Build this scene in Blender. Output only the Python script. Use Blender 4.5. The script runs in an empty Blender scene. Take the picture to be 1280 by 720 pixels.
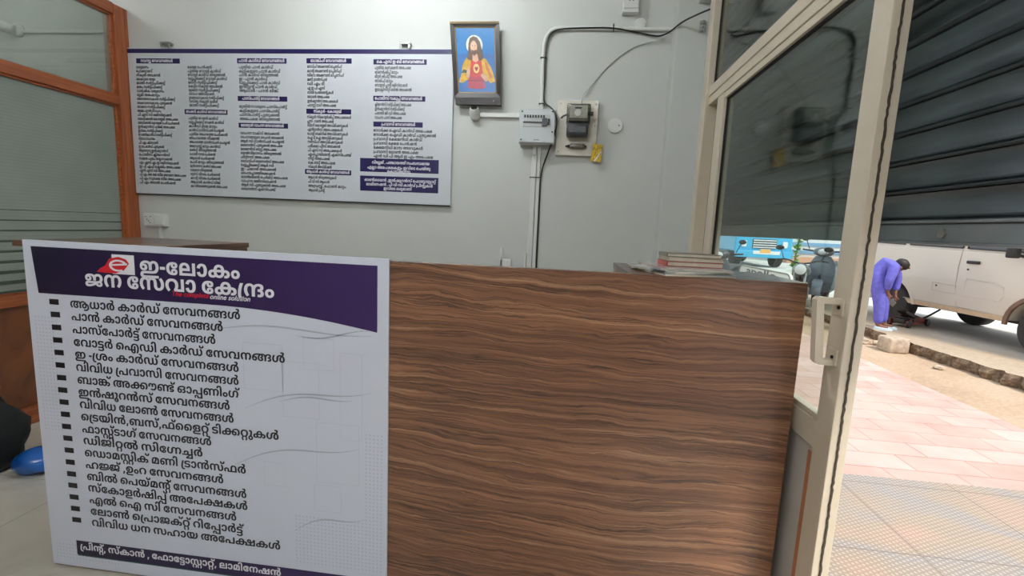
import bpy, bmesh, math, random
from math import sin, cos, pi, radians
from mathutils import Vector, Matrix
from mathutils.geometry import delaunay_2d_cdt
random.seed(7)
SC = bpy.context.scene
COL = SC.collection

# ------------------------------------------------------------------ camera
cam_data = bpy.data.cameras.new('camera')
cam_data.sensor_fit = 'HORIZONTAL'
cam_data.sensor_width = 36.0
cam_data.lens = 570.79 / 1280.0 * 36.0
cam_data.clip_start = 0.02
cam_data.clip_end = 500
cam = bpy.data.objects.new('camera', cam_data)
COL.objects.link(cam)
YAW, PITCH, ROLL = radians(-6.2259), radians(-7.6135), radians(2.539)
fwd = Vector((sin(YAW) * cos(PITCH), cos(YAW) * cos(PITCH), sin(PITCH)))
rgt = Vector((cos(YAW), -sin(YAW), 0))
upv = rgt.cross(fwd)
r2 = rgt * cos(ROLL) + upv * sin(ROLL)
u2 = upv * cos(ROLL) - rgt * sin(ROLL)
M = Matrix((r2, u2, -fwd)).transposed().to_4x4()
M.translation = Vector((0, -1.298, 1.265))
cam.matrix_world = M
SC.camera = cam

# ------------------------------------------------------------------ light and exposure
SKY_STRENGTH = 0.70
SUN_STRENGTH = 2.0
FILL_TUBE_WATTS = 60.0
SC.view_settings.view_transform = 'Standard'
SC.view_settings.look = 'None'
SC.view_settings.exposure = 0.95
SC.view_settings.gamma = 1.0
SC.view_settings.use_curve_mapping = False
world = bpy.data.worlds.new('overcast_sky')
SC.world = world
world.use_nodes = True
wn = world.node_tree
wn.nodes.clear()
wo = wn.nodes.new('ShaderNodeOutputWorld')
wb = wn.nodes.new('ShaderNodeBackground')
wt = wn.nodes.new('ShaderNodeTexCoord')
ws = wn.nodes.new('ShaderNodeSeparateXYZ')
wr = wn.nodes.new('ShaderNodeValToRGB')
wn.links.new(wt.outputs['Generated'], ws.inputs[0])
wn.links.new(ws.outputs['Z'], wr.inputs[0])
wr.color_ramp.elements[0].position = 0.0
wr.color_ramp.elements[0].color = (0.92, 0.94, 0.95, 1)
wr.color_ramp.elements[1].position = 0.6
wr.color_ramp.elements[1].color = (0.80, 0.90, 1.0, 1)
wn.links.new(wr.outputs[0], wb.inputs[0])
wb.inputs[1].default_value = SKY_STRENGTH
wn.links.new(wb.outputs[0], wo.inputs[0])
sun_data = bpy.data.lights.new('sun', 'SUN')
sun_data.energy = SUN_STRENGTH
sun_data.angle = radians(12)
sun_data.color = (1.0, 0.93, 0.85)
sun = bpy.data.objects.new('sun', sun_data)
COL.objects.link(sun)
sun.rotation_euler = Vector((-0.45, 0.60, -1.0)).to_track_quat('-Z', 'Y').to_euler()
sun.location = (7, -9, 14)

# ------------------------------------------------------------------ helpers: materials
def lin(c):
    o = []
    for v in c:
        v = v / 255.0
        o.append(v / 12.92 if v <= 0.04045 else ((v + 0.055) / 1.055) ** 2.4)
    return (o[0], o[1], o[2], 1.0)

class Nodes:
    def __init__(s, name):
        s.m = bpy.data.materials.new(name)
        s.m.use_nodes = True
        s.t = s.m.node_tree
        s.t.nodes.clear()
        s.out = s.n('ShaderNodeOutputMaterial')
    def n(s, kind, **kw):
        nd = s.t.nodes.new(kind)
        for k, v in kw.items():
            setattr(nd, k, v)
        return nd
    def l(s, a, b):
        s.t.links.new(a, b)
    def val(s, op, a, b=None, c=None):
        nd = s.n('ShaderNodeMath', operation=op)
        for i, x in enumerate((a, b, c)):
            if x is None: continue
            if isinstance(x, (int, float)): nd.inputs[i].default_value = x
            else: s.l(x, nd.inputs[i])
        return nd.outputs[0]
    def mix(s, f, a, b, mode='MIX'):
        nd = s.n('ShaderNodeMix', data_type='RGBA', blend_type=mode)
        for sock, x in ((nd.inputs[0], f), (nd.inputs[6], a), (nd.inputs[7], b)):
            if isinstance(x, (int, float)): sock.default_value = x
            elif isinstance(x, tuple): sock.default_value = x
            else: s.l(x, sock)
        return nd.outputs[2]
    def ramp(s, f, stops, interp='LINEAR'):
        nd = s.n('ShaderNodeValToRGB')
        nd.color_ramp.interpolation = interp
        e = nd.color_ramp.elements
        while len(e) < len(stops): e.new(0.5)
        for el, (p, c) in zip(e, stops):
            el.position = p; el.color = c
        s.l(f, nd.inputs[0])
        return nd.outputs[0]
    def coords(s, scale=(1, 1, 1), rot=(0, 0, 0), loc=(0, 0, 0)):
        tc = s.n('ShaderNodeTexCoord'); mp = s.n('ShaderNodeMapping')
        s.l(tc.outputs['Object'], mp.inputs[0])
        mp.inputs['Scale'].default_value = scale
        mp.inputs['Rotation'].default_value = rot
        mp.inputs['Location'].default_value = loc
        return mp.outputs[0]
    def noise(s, vec, scale=5, detail=3, rough=0.5, dist=0.0):
        nd = s.n('ShaderNodeTexNoise')
        s.l(vec, nd.inputs['Vector'])
        nd.inputs['Scale'].default_value = scale
        nd.inputs['Detail'].default_value = detail
        nd.inputs['Roughness'].default_value = rough
        nd.inputs['Distortion'].default_value = dist
        return nd.outputs[0]
    def finish(s, color, rough=0.5, metal=0.0, spec=0.5, coat=0.0, coat_rough=0.1, bump=None, bump_strength=0.2, bump_dist=0.01):
        b = s.n('ShaderNodeBsdfPrincipled')
        for sock, x in ((b.inputs['Base Color'], color), (b.inputs['Roughness'], rough)):
            if isinstance(x, (int, float, tuple)): sock.default_value = x
            else: s.l(x, sock)
        b.inputs['Metallic'].default_value = metal
        b.inputs['Specular IOR Level'].default_value = spec
        b.inputs['Coat Weight'].default_value = coat
        b.inputs['Coat Roughness'].default_value = coat_rough
        if bump is not None:
            bp = s.n('ShaderNodeBump')
            bp.inputs['Strength'].default_value = bump_strength
            bp.inputs['Distance'].default_value = bump_dist
            s.l(bump, bp.inputs['Height']); s.l(bp.outputs[0], b.inputs['Normal'])
        s.l(b.outputs[0], s.out.inputs[0])
        return s.m

_MC = {}
def paint(name, rgb, rough=0.5, metal=0.0, var=0.06, scale=9.0, spec=0.5, coat=0.0, bump=0.0):
    """a plain surface with slight mottling"""
    if name in _MC: return _MC[name]
    N = Nodes(name)
    v = N.coords()
    nz = N.noise(v, scale, 4)
    a = lin(rgb)
    d = tuple(c * (1 - var) for c in a[:3]) + (1,)
    b = tuple(min(1, c * (1 + var)) for c in a[:3]) + (1,)
    col = N.ramp(nz, [(0.3, d), (0.7, b)])
    _MC[name] = N.finish(col, rough, metal, spec, coat, 0.1, nz if bump else None, bump, 0.004)
    return _MC[name]

def glass_mat(name, tint=(235, 242, 238), film=0.0, film_rgb=(120, 128, 120), boost=1.0):
    N = Nodes(name)
    lw = N.n('ShaderNodeLayerWeight'); lw.inputs['Blend'].default_value = 0.5
    f = N.val('MULTIPLY_ADD', N.val('POWER', lw.outputs['Facing'], 5.0), 0.94, 0.045)   # Schlick, the same on both faces
    tr = N.n('ShaderNodeBsdfTransparent'); tr.inputs[0].default_value = lin(tint)
    gl = N.n('ShaderNodeBsdfGlossy'); gl.inputs['Roughness'].default_value = 0.01
    base = tr.outputs[0]
    if film > 0:
        v = N.coords()
        nz = N.noise(v, 3.0, 5)
        df = N.n('ShaderNodeBsdfDiffuse')
        N.l(N.mix(nz, lin(tuple(c * 0.9 for c in film_rgb)), lin(tuple(c * 1.08 for c in film_rgb))), df.inputs[0])
        m0 = N.n('ShaderNodeMixShader'); m0.inputs[0].default_value = film
        N.l(tr.outputs[0], m0.inputs[1]); N.l(df.outputs[0], m0.inputs[2])
        base = m0.outputs[0]
    mx = N.n('ShaderNodeMixShader')
    N.l(f, mx.inputs[0]); N.l(base, mx.inputs[1]); N.l(gl.outputs[0], mx.inputs[2])
    N.l(mx.outputs[0], N.out.inputs[0])
    return N.m

# ------------------------------------------------------------------ helpers: meshes
class MB:
    """collects shapes in world space, then links them as ONE mesh object"""
    def __init__(s):
        s.bm = bmesh.new()
    def box(s, x0, y0, z0, x1, y1, z1, bevel=0.0, seg=2, mat=None):
        vs = [s.bm.verts.new(p) for p in ((x0, y0, z0), (x1, y0, z0), (x1, y1, z0), (x0, y1, z0), (x0, y0, z1), (x1, y0, z1), (x1, y1, z1), (x0, y1, z1))]
        fs = [s.bm.faces.new([vs[i] for i in f]) for f in ((0, 3, 2, 1), (4, 5, 6, 7), (0, 1, 5, 4), (1, 2, 6, 5), (2, 3, 7, 6), (3, 0, 4, 7))]
        if mat is not None:
            bmesh.ops.transform(s.bm, matrix=mat, verts=vs)
        if bevel > 0:
            es = list({e for f in fs for e in f.edges})
            bmesh.ops.bevel(s.bm, geom=es, offset=bevel, segments=seg, affect='EDGES', profile=0.5)
        return s
    def poly(s, pts):
        s.bm.faces.new([s.bm.verts.new(p) for p in pts]); return s
    def prism(s, pts, d):
        """extrude a closed outline of 3-D points by the vector d"""
        d = Vector(d)
        a = [s.bm.verts.new(p) for p in pts]
        b = [s.bm.verts.new(Vector(p) + d) for p in pts]
        n = len(a)
        s.bm.faces.new(a); s.bm.faces.new(b[::-1])
        for i in range(n):
            s.bm.faces.new((a[i], b[i], b[(i + 1) % n], a[(i + 1) % n]))
        return s
    def tube(s, pts, r, seg=8, smooth=0, caps=True):
        pts = [Vector(p) for p in pts]
        for _ in range(smooth):
            q = [pts[0]]
            for a, b in zip(pts[:-1], pts[1:]):
                q += [a * .75 + b * .25, a * .25 + b * .75]
            pts = q + [pts[-1]]
        rr = r if isinstance(r, (list, tuple)) else [r] * len(pts)
        if len(rr) != len(pts):
            rr = [rr[min(len(rr) - 1, int(i * len(rr) / len(pts)))] for i in range(len(pts))]
        rings = []
        ref = None
        for i, p in enumerate(pts):
            t = (pts[min(i + 1, len(pts) - 1)] - pts[max(i - 1, 0)]).normalized()
            if ref is None:
                ref = Vector((0, 0, 1)) if abs(t.z) < 0.9 else Vector((1, 0, 0))
            u = (ref - t * ref.dot(t)).normalized(); ref = u
            w = t.cross(u)
            rings.append([s.bm.verts.new(p + (u * cos(2 * pi * k / seg) + w * sin(2 * pi * k / seg)) * rr[i]) for k in range(seg)])
        for a, b in zip(rings[:-1], rings[1:]):
            for k in range(seg):
                s.bm.faces.new((a[k], a[(k + 1) % seg], b[(k + 1) % seg], b[k]))
        if caps:
            s.bm.faces.new(rings[0][::-1]); s.bm.faces.new(rings[-1])
        return s
    def lathe(s, prof, c, axis='Z', seg=24):
        """prof: (radius, height) pairs along the axis from the point c"""
        rings = []
        for r, h in prof:
            ring = []
            for k in range(seg):
                a = 2 * pi * k / seg
                x, y = r * cos(a), r * sin(a)
                p = {'Z': (x, y, h), 'Y': (x, h, y), 'X': (h, x, y)}[axis]
                ring.append(s.bm.verts.new(Vector(c) + Vector(p)))
            rings.append(ring)
        for a, b in zip(rings[:-1], rings[1:]):
            for k in range(seg):
                s.bm.faces.new((a[k], a[(k + 1) % seg], b[(k + 1) % seg], b[k]))
        s.bm.faces.new(rings[0][::-1]); s.bm.faces.new(rings[-1])
        return s
    def torus(s, c, R, r, axis='X', seg=28, sec=10, sx=1.0):
        rings = []
        for i in range(seg):
            a = 2 * pi * i / seg
            ring = []
            for k in range(sec):
                b = 2 * pi * k / sec
                rad = R + r * cos(b); h = r * sin(b) * sx
                x, y = rad * cos(a), rad * sin(a)
                ring.append(s.bm.verts.new(Vector(c) + Vector({'X': (h, x, y), 'Y': (x, h, y), 'Z': (x, y, h)}[axis])))
            rings.append(ring)
        for i in range(seg):
            a, b = rings[i], rings[(i + 1) % seg]
            for k in range(sec):
                s.bm.faces.new((a[k], b[k], b[(k + 1) % sec], a[(k + 1) % sec]))
        return s
    def ball(s, c, r, seg=14, mat=None):
        v = bmesh.ops.create_uvsphere(s.bm, u_segments=seg, v_segments=max(6, seg // 2 + 1), radius=1.0)['verts']
        rr = r if isinstance(r, (tuple, list)) else (r, r, r)
        mm = Matrix.Translation(Vector(c)) @ (mat or Matrix()) @ Matrix.Diagonal((rr[0], rr[1], rr[2], 1))
        bmesh.ops.transform(s.bm, matrix=mm, verts=v)
        return s
    def loft(s, rings, closed=True, caps=True):
        R = [[s.bm.verts.new(p) for p in r] for r in rings]
        n = len(R[0])
        for a, b in zip(R[:-1], R[1:]):
            for k in range(n if closed else n - 1):
                s.bm.faces.new((a[k], a[(k + 1) % n], b[(k + 1) % n], b[k]))
        if caps and closed:
            s.bm.faces.new(R[0][::-1]); s.bm.faces.new(R[-1])
        return s
    def grid(s, P):
        R = [[s.bm.verts.new(p) for p in r] for r in P]
        for a, b in zip(R[:-1], R[1:]):
            for k in range(len(a) - 1):
                s.bm.faces.new((a[k], a[k + 1], b[k + 1], b[k]))
        return s
    def xf(s, mat):
        bmesh.ops.transform(s.bm, matrix=mat, verts=s.bm.verts[:]); return s
    def build(s, name, mat, parent=None, smooth=False, at=None, recalc=True):
        """parent's world place is taken off, so parts sit where they were drawn"""
        if recalc: bmesh.ops.recalc_face_normals(s.bm, faces=s.bm.faces[:])
        org = Vector(at) if at is not None else Vector((0, 0, 0))
        if parent is None:
            if at is None:
                xs = [v.co for v in s.bm.verts]
                lo = Vector([min(p[i] for p in xs) for i in range(3)]); hi = Vector([max(p[i] for p in xs) for i in range(3)])
                org = Vector(((lo.x + hi.x) / 2, (lo.y + hi.y) / 2, lo.z))
            off = org
        else:
            off = world_of(parent)
        bmesh.ops.translate(s.bm, vec=-off, verts=s.bm.verts[:])
        me = bpy.data.meshes.new(name)
        s.bm.to_mesh(me); s.bm.free()
        me.materials.append(mat)
        if smooth:
            me.polygons.foreach_set('use_smooth', [True] * len(me.polygons))
            if smooth != 'all':
                try: me.set_sharp_from_angle(angle=radians(38))
                except Exception: pass
        o = bpy.data.objects.new(name, me)
        COL.objects.link(o)
        if parent is None: o.location = org
        else: o.parent = parent
        return o

def world_of(o):
    v = Vector((0, 0, 0))
    while o is not None:
        v += o.location; o = o.parent
    return v

def tag(o, label=None, cat=None, group=None, kind=None):
    if label: o['label'] = label
    if cat: o['category'] = cat
    if group: o['group'] = group
    if kind: o['kind'] = kind
    return o

def empty(name, loc, label=None, cat=None, group=None, kind=None):
    o = bpy.data.objects.new(name, None)
    o.empty_display_size = 0.1
    o.location = loc
    COL.objects.link(o)
    return tag(o, label, cat, group, kind)

def structure(name, mb, mat, parent=None, smooth=False):
    o = mb.build(name, mat, parent, smooth)
    if parent is None: o['kind'] = 'structure'
    return o

def copy_tree(o, parent=None):
    c = o.copy(); COL.objects.link(c)
    if parent is not None: c.parent = parent
    for ch in list(o.children): copy_tree(ch, c)
    return c

def skin(name, pts, edges, rad, mat, parent=None, sub=2, root=None):
    """one continuous smooth surface grown around a skeleton"""
    off = world_of(parent) if parent else Vector((0, 0, 0))
    names = list(pts)
    me = bpy.data.meshes.new(name)
    me.from_pydata([Vector(pts[n]) - off for n in names], [(names.index(a), names.index(b)) for a, b in edges], [])
    ob = bpy.data.objects.new(name, me); COL.objects.link(ob)
    md = ob.modifiers.new('skin', 'SKIN')
    sk = me.skin_vertices[0].data if me.skin_vertices else None
    for i, n in enumerate(names):
        r = rad[n] if isinstance(rad[n], tuple) else (rad[n], rad[n])
        sk[i].radius = r
        sk[i].use_root = (n == (root or names[0]))
    md.use_smooth_shade = True
    sd = ob.modifiers.new('subdivision', 'SUBSURF'); sd.levels = sub; sd.render_levels = sub
    dg = bpy.context.evaluated_depsgraph_get(); dg.update()
    nm = bpy.data.meshes.new_from_object(ob.evaluated_get(dg))
    ob.modifiers.clear(); ob.data = nm
    nm.name = name; nm.materials.clear(); nm.materials.append(mat)
    bpy.data.meshes.remove(me)
    if parent: ob.parent = parent
    return ob

# ------------------------------------------------------------------ materials of the room
WALL = paint('white_wall_paint', (205, 207, 202), 0.6, var=0.025, scale=3)
CEIL = paint('white_ceiling_paint', (225, 226, 224), 0.8, var=0.02)
ALU = paint('beige_powder_coated_aluminium', (212, 199, 178), 0.36, var=0.02, scale=30)
ALU_D = paint('grey_composite_panel', (200, 192, 182), 0.42, var=0.03)
GASKET = paint('black_rubber_gasket', (24, 23, 22), 0.7)
PLASTIC = paint('white_plastic', (222, 223, 219), 0.35, var=0.015)
PLASTIC_G = paint('light_grey_enamel', (198, 204, 204), 0.35, var=0.02)
BLACK = paint('black_plastic', (22, 22, 23), 0.4)
STEEL = paint('brushed_steel', (170, 170, 168), 0.3, metal=0.9)
NAVY = paint('navy_ink', (38, 30, 84), 0.3, var=0.03)
INK = paint('black_ink', (26, 25, 30), 0.4, var=0.02)
WHITE_INK = paint('white_ink', (232, 230, 236), 0.4, var=0.01)

def orange_wood():
    N = Nodes('orange_varnished_wood')
    g = N.noise(N.coords((30, 30, 1.2)), 2.0, 6, 0.6, 0.6)
    col = N.ramp(g, [(0.25, lin((118, 58, 26))), (0.55, lin((164, 88, 44))), (0.8, lin((182, 106, 58)))])
    return N.finish(col, 0.35, coat=0.3, coat_rough=0.2, bump=g, bump_strength=0.1, bump_dist=0.002)
def orange_wood_h():
    N = Nodes('orange_varnished_wood_rail')
    g = N.noise(N.coords((30, 1.2, 30)), 2.0, 6, 0.6, 0.6)
    col = N.ramp(g, [(0.25, lin((118, 58, 26))), (0.55, lin((164, 88, 44))), (0.8, lin((182, 106, 58)))])
    return N.finish(col, 0.35, coat=0.3, coat_rough=0.2, bump=g, bump_strength=0.1, bump_dist=0.002)
def panel_wood():
    N = Nodes('brown_plywood')
    g = N.noise(N.coords((12, 2.0, 1.0)), 2.5, 6, 0.6, 1.0)
    col = N.ramp(g, [(0.25, lin((92, 50, 26))), (0.6, lin((132, 76, 40))), (0.85, lin((150, 92, 52)))])
    return N.finish(col, 0.4, coat=0.2, coat_rough=0.2)
def laminate(name='walnut_laminate', dark=1.0):
    N = Nodes(name)
    base = N.coords()
    sx = N.n('ShaderNodeSeparateXYZ'); N.l(base, sx.inputs[0])
    w1 = N.noise(N.coords((0.8, 0.8, 1.6)), 1.5, 2, 0.5)
    w2 = N.noise(N.coords((4.0, 4.0, 10.0)), 1.6, 3, 0.55)
    w3 = N.noise(N.coords((20.0, 20.0, 40.0)), 1.3, 3, 0.6)
    z = N.val('ADD', sx.outputs['Z'], N.val('MULTIPLY', N.val('SUBTRACT', w1, 0.5), 0.15))
    z = N.val('ADD', z, N.val('MULTIPLY', N.val('SUBTRACT', w2, 0.5), 0.030))
    z = N.val('ADD', z, N.val('MULTIPLY', N.val('SUBTRACT', w3, 0.5), 0.007))
    z = N.val('ADD', z, N.val('MULTIPLY', sx.outputs['X'], 0.035))
    def vec(kx, kz):
        c = N.n('ShaderNodeCombineXYZ')
        N.l(N.val('MULTIPLY', N.val('ADD', sx.outputs['X'], sx.outputs['Y']), kx), c.inputs[0])
        N.l(N.val('MULTIPLY', z, kz), c.inputs[2])
        return c.outputs[0]
    g1 = N.noise(vec(0.7, 52), 1.0, 7, 0.72)
    g2 = N.noise(vec(2.2, 240), 1.0, 4, 0.65)
    g3 = N.noise(vec(0.5, 26), 1.0, 4, 0.6)
    g4 = N.noise(vec(0.3, 8), 1.0, 2, 0.5)
    k = dark
    L = lambda a: lin(tuple(v * k for v in a))
    col = N.ramp(g1, [(0.28, L((80, 50, 36))), (0.43, L((132, 89, 64))), (0.55, L((158, 111, 81))), (0.72, L((198, 154, 116)))])
    tone = N.ramp(g4, [(0.3, (0.80, 0.77, 0.76, 1)), (0.7, (1.12, 1.10, 1.06, 1))])
    col = N.mix(1.0, col, tone, 'MULTIPLY')
    fine = N.ramp(g2, [(0.32, (0.66, 0.63, 0.62, 1)), (0.62, (1.1, 1.1, 1.1, 1))])
    col = N.mix(0.85, col, fine, 'MULTIPLY')
    vein = N.val('ABSOLUTE', N.val('SUBTRACT', g3, 0.5))
    vm = N.val('MULTIPLY', N.ramp(vein, [(0.0, (1, 1, 1, 1)), (0.016, (0, 0, 0, 1))]), 0.75)
    col = N.mix(vm, col, L((44, 27, 20)))
    vein2 = N.val('ABSOLUTE', N.val('SUBTRACT', g1, 0.42))
    vm2 = N.val('MULTIPLY', N.ramp(vein2, [(0.0, (1, 1, 1, 1)), (0.012, (0, 0, 0, 1))]), 0.5)
    col = N.mix(vm2, col, L((52, 32, 23)))
    g5 = N.noise(vec(0.8, 62), 1.0, 4, 0.55)
    vm5 = N.val('MULTIPLY', N.ramp(N.val('ABSOLUTE', N.val('SUBTRACT', g5, 0.5)), [(0.0, (1, 1, 1, 1)), (0.026, (0, 0, 0, 1))]), 0.5)
    col = N.mix(vm5, col, L((50, 32, 24)))
    pale = N.val('ABSOLUTE', N.val('SUBTRACT', g1, 0.61))
    pm = N.val('MULTIPLY', N.ramp(pale, [(0.0, (1, 1, 1, 1)), (0.012, (0, 0, 0, 1))]), 0.5)
    col = N.mix(pm, col, L((204, 162, 122)))
    return N.finish(col, 0.42, spec=0.4, coat=0.5, coat_rough=0.16, bump=g2, bump_strength=0.06, bump_dist=0.001)
OWOOD, OWOOD_H, PWOOD = orange_wood(), orange_wood_h(), panel_wood()
LAM = laminate('walnut_laminate', 0.93)
LAM_TOP = laminate('grey_brown_laminate_top', 0.72)

# ------------------------------------------------------------------ setting
def marble():
    N = Nodes('cream_marble_floor')
    v = N.coords((1, 1, 1))
    n1 = N.noise(v, 1.6, 6, 0.6, 1.5)
    col = N.ramp(n1, [(0.3, lin((188, 180, 165))), (0.5, lin((208, 202, 188))), (0.72, lin((216, 211, 198)))])
    bk = N.n('ShaderNodeTexBrick'); N.l(v, bk.inputs['Vector'])
    bk.offset = 0.0; bk.inputs['Scale'].default_value = 1.0
    bk.inputs['Brick Width'].default_value = 0.8; bk.inputs['Row Height'].default_value = 0.8
    bk.inputs['Mortar Size'].default_value = 0.003
    col = N.mix(N.val('MULTIPLY', bk.outputs['Fac'], 0.5), col, lin((150, 143, 130)))
    return N.finish(col, 0.25, coat=0.2)
structure('floor', MB().box(-5.0, -4.0, -0.12, 0.70, 1.68, 0.0), marble())
structure('ceiling', MB().box(-5.0, -4.0, 3.0, 1.1, 1.86, 3.15), CEIL)
structure('wall_back', MB().box(-5.0, 1.68, -0.12, 0.83, 1.86, 3.0), WALL)
structure('wall_front', MB().box(-5.0, -4.15, -0.12, 1.1, -4.0, 3.0), WALL)
structure('wall_far', MB().box(-5.15, -4.15, -0.12, -5.0, 1.86, 3.15), WALL)
structure('wall_right', MB().box(0.74, -4.0, -0.12, 1.1, -2.35, 3.0), WALL)
structure('trim_1', MB().box(0.566, 1.565, 0, 0.79, 1.68, 3.0, 0.004), WALL)
structure('trim_2', MB().box(0.585, 1.30, 2.60, 0.74, 1.565, 3.0, 0.004), WALL)
structure('wall_lintel', MB().box(0.675, -2.35, 2.56, 1.0, 1.565, 3.0), WALL)
structure('trim_3', MB().prism([(0.700, 1.258, 0), (0.728, 1.258, 0), (0.79, 1.565, 0), (0.738, 1.565, 0)], (0, 0, 3.0)), WALL)

# ------------------------------------------------------------------ glass partition on the left
PX = -3.02
gp = empty('glass_partition', (PX, 0.0, 0.0), 'tall orange wood framed partition with frosted greenish panes at the left wall', 'partition')
b = MB()
b.box(PX - 0.09, 1.585, 0, PX, 1.68, 2.60, 0.004)
b.build('post', OWOOD, gp)
b = MB(); b.box(PX - 0.09, -1.30, 0, PX, -1.20, 2.60, 0.004); b.build('post', OWOOD, gp)
for nm, z0, z1 in (('top_rail', 2.535, 2.605), ('middle_rail', 1.962, 2.024), ('lower_rail', 0.70, 0.765), ('bottom_rail', 0.0, 0.10)):
    b = MB(); b.box(PX - 0.085, -1.20, z0, PX - 0.002, 1.585, z1, 0.004); b.build(nm, OWOOD_H, gp)
b = MB()
for z0, z1 in ((1.95, 1.962), (2.024, 2.034), (2.525, 2.535), (0.765, 0.775)):
    b.box(PX - 0.055, -1.20, z0, PX - 0.018, 1.585, z1, 0.003)
b.box(PX - 0.055, 1.570, 0.76, PX - 0.018, 1.586, 2.54, 0.003)
b.build('glazing_bead', OWOOD_H, gp)
UP = glass_mat('dusty_pane', (226, 232, 226), 0.30, (176, 180, 172))
b = MB(); b.box(PX - 0.042, -1.20, 2.024, PX - 0.036, 1.58, 2.54); b.build('upper_pane', UP, gp)
def frosted():
    N = Nodes('frosted_film_with_clear_bands')
    v = N.coords()
    s = N.n('ShaderNodeSeparateXYZ'); N.l(v, s.inputs[0])
    z = s.outputs['Z']
    nz = N.noise(v, 4.0, 4)
    df = N.n('ShaderNodeBsdfDiffuse')
    fine = N.val('FRACT', N.val('MULTIPLY', z, 55))
    N.l(N.mix(N.val('MULTIPLY', N.val('LESS_THAN', fine, 0.12), 0.5), N.mix(nz, lin((140, 150, 140)), lin((160, 168, 158))), lin((124, 134, 124))), df.inputs[0])
    tr = N.n('ShaderNodeBsdfTransparent'); tr.inputs[0].default_value = lin((150, 178, 162))
    # clear bands get closer together towards the bottom of the pane
    band = N.val('FRACT', N.val('MULTIPLY', z, 17))
    wid = N.n('ShaderNodeMapRange'); N.l(z, wid.inputs[0])
    for i, x in ((1, 0.78), (2, 1.30), (3, 0.42), (4, 0.02)): wid.inputs[i].default_value = x
    clear = N.val('MULTIPLY', N.val('LESS_THAN', band, wid.outputs[0]), N.val('LESS_THAN', z, 1.26))
    fac = N.val('SUBTRACT', 0.90, N.val('MULTIPLY', clear, 0.75))
    m0 = N.n('ShaderNodeMixShader'); N.l(fac, m0.inputs[0]); N.l(tr.outputs[0], m0.inputs[1]); N.l(df.outputs[0], m0.inputs[2])
    gl = N.n('ShaderNodeBsdfGlossy'); gl.inputs['Roughness'].default_value = 0.06
    fr = N.n('ShaderNodeFresnel'); fr.inputs['IOR'].default_value = 1.5
    m1 = N.n('ShaderNodeMixShader'); N.l(fr.outputs[0], m1.inputs[0]); N.l(m0.outputs[0], m1.inputs[1]); N.l(gl.outputs[0], m1.inputs[2])
    N.l(m1.outputs[0], N.out.inputs[0])
    return N.m
b = MB(); b.box(PX - 0.042, -1.20, 0.765, PX - 0.036, 1.58, 1.962); b.build('frosted_pane', frosted(), gp)
b = MB(); b.box(PX - 0.05, -1.20, 0.10, PX - 0.03, 1.585, 0.70); b.build('lower_panel', PWOOD, gp)

# seen dimly through the upper pane: a lamp holder and its trunking on the back wall of the next room
fx = empty('lamp_holder', (-3.86, 1.66, 2.42), 'pale lamp holder with thin trunking seen through the upper partition pane', 'lamp holder')
b = MB(); b.lathe([(0.045, 0), (0.045, -0.012), (0.036, -0.020)], (-3.86, 1.68, 2.470), 'Y', 20); b.build('base', PLASTIC, fx, True)
R_ = Matrix.Translation((-3.90, 1.645, 2.475)) @ Matrix.Rotation(radians(-70), 4, 'Y') @ Matrix.Rotation(radians(30), 4, 'X')
b = MB(); b.lathe([(0.036, -0.03), (0.042, 0.0), (0.038, 0.05), (0.030, 0.085), (0.020, 0.075)], (0, 0, 0), 'Z', 20).xf(R_); b.build('cup', PLASTIC, fx, True)
b = MB(); b.lathe([(0.022, 0.076), (0.022, 0.088), (0.008, 0.088)], (0, 0, 0), 'Z', 16).xf(R_); b.build('mouth', BLACK, fx, True)
b = MB(); b.box(-3.82, 1.664, 2.450, -3.12, 1.68, 2.472, 0.003); b.build('trunking', PLASTIC, fx)

# ------------------------------------------------------------------ aluminium front: jambs, transom window, sliding door
DX = 0.68
win = empty('window_1', (DX, 0, 1.95), kind='structure')
b = MB(); b.box(DX - 0.018, 1.186, 0, DX + 0.044, 1.258, 2.56, 0.003); b.build('window_frame', ALU, win)
b = MB(); b.box(DX - 0.007, -2.35, 1.952, DX + 0.055, 1.186, 1.998, 0.003); b.build('window_frame', ALU, win)
b = MB(); b.box(DX - 0.002, -2.35, 1.912, DX + 0.055, 1.186, 1.952, 0.003); b.build('door_track', ALU, win)
b = MB(); b.box(DX - 0.005, -2.35, 2.45, DX + 0.05, 1.186, 2.56, 0.003); b.build('window_frame', ALU, win)
b = MB(); b.box(DX, -0.75, 1.998, DX + 0.045, -0.70, 2.45, 0.003); b.build('window_frame', ALU, win)
b = MB()
b.box(DX + 0.014, 1.174, 1.998, DX + 0.026, 1.186, 2.45); b.box(DX + 0.014, -2.35, 1.998, DX + 0.026, 1.174, 2.006)
b.build('gasket', GASKET, win)
GL = glass_mat('clear_glass')
b = MB(); b.box(DX + 0.017, -2.35, 2.002, DX + 0.023, 1.183, 2.47); b.build('window_pane', GL, win)
# fixed outer leaf behind, only its stile shows
d2 = empty('door_2', (DX + 0.08, 1.14, 0), kind='structure')
b = MB(); b.box(DX + 0.057, 1.098, 0.0, DX + 0.092, 1.186, 1.912, 0.003); b.build('door_stile', ALU, d2)

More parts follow.
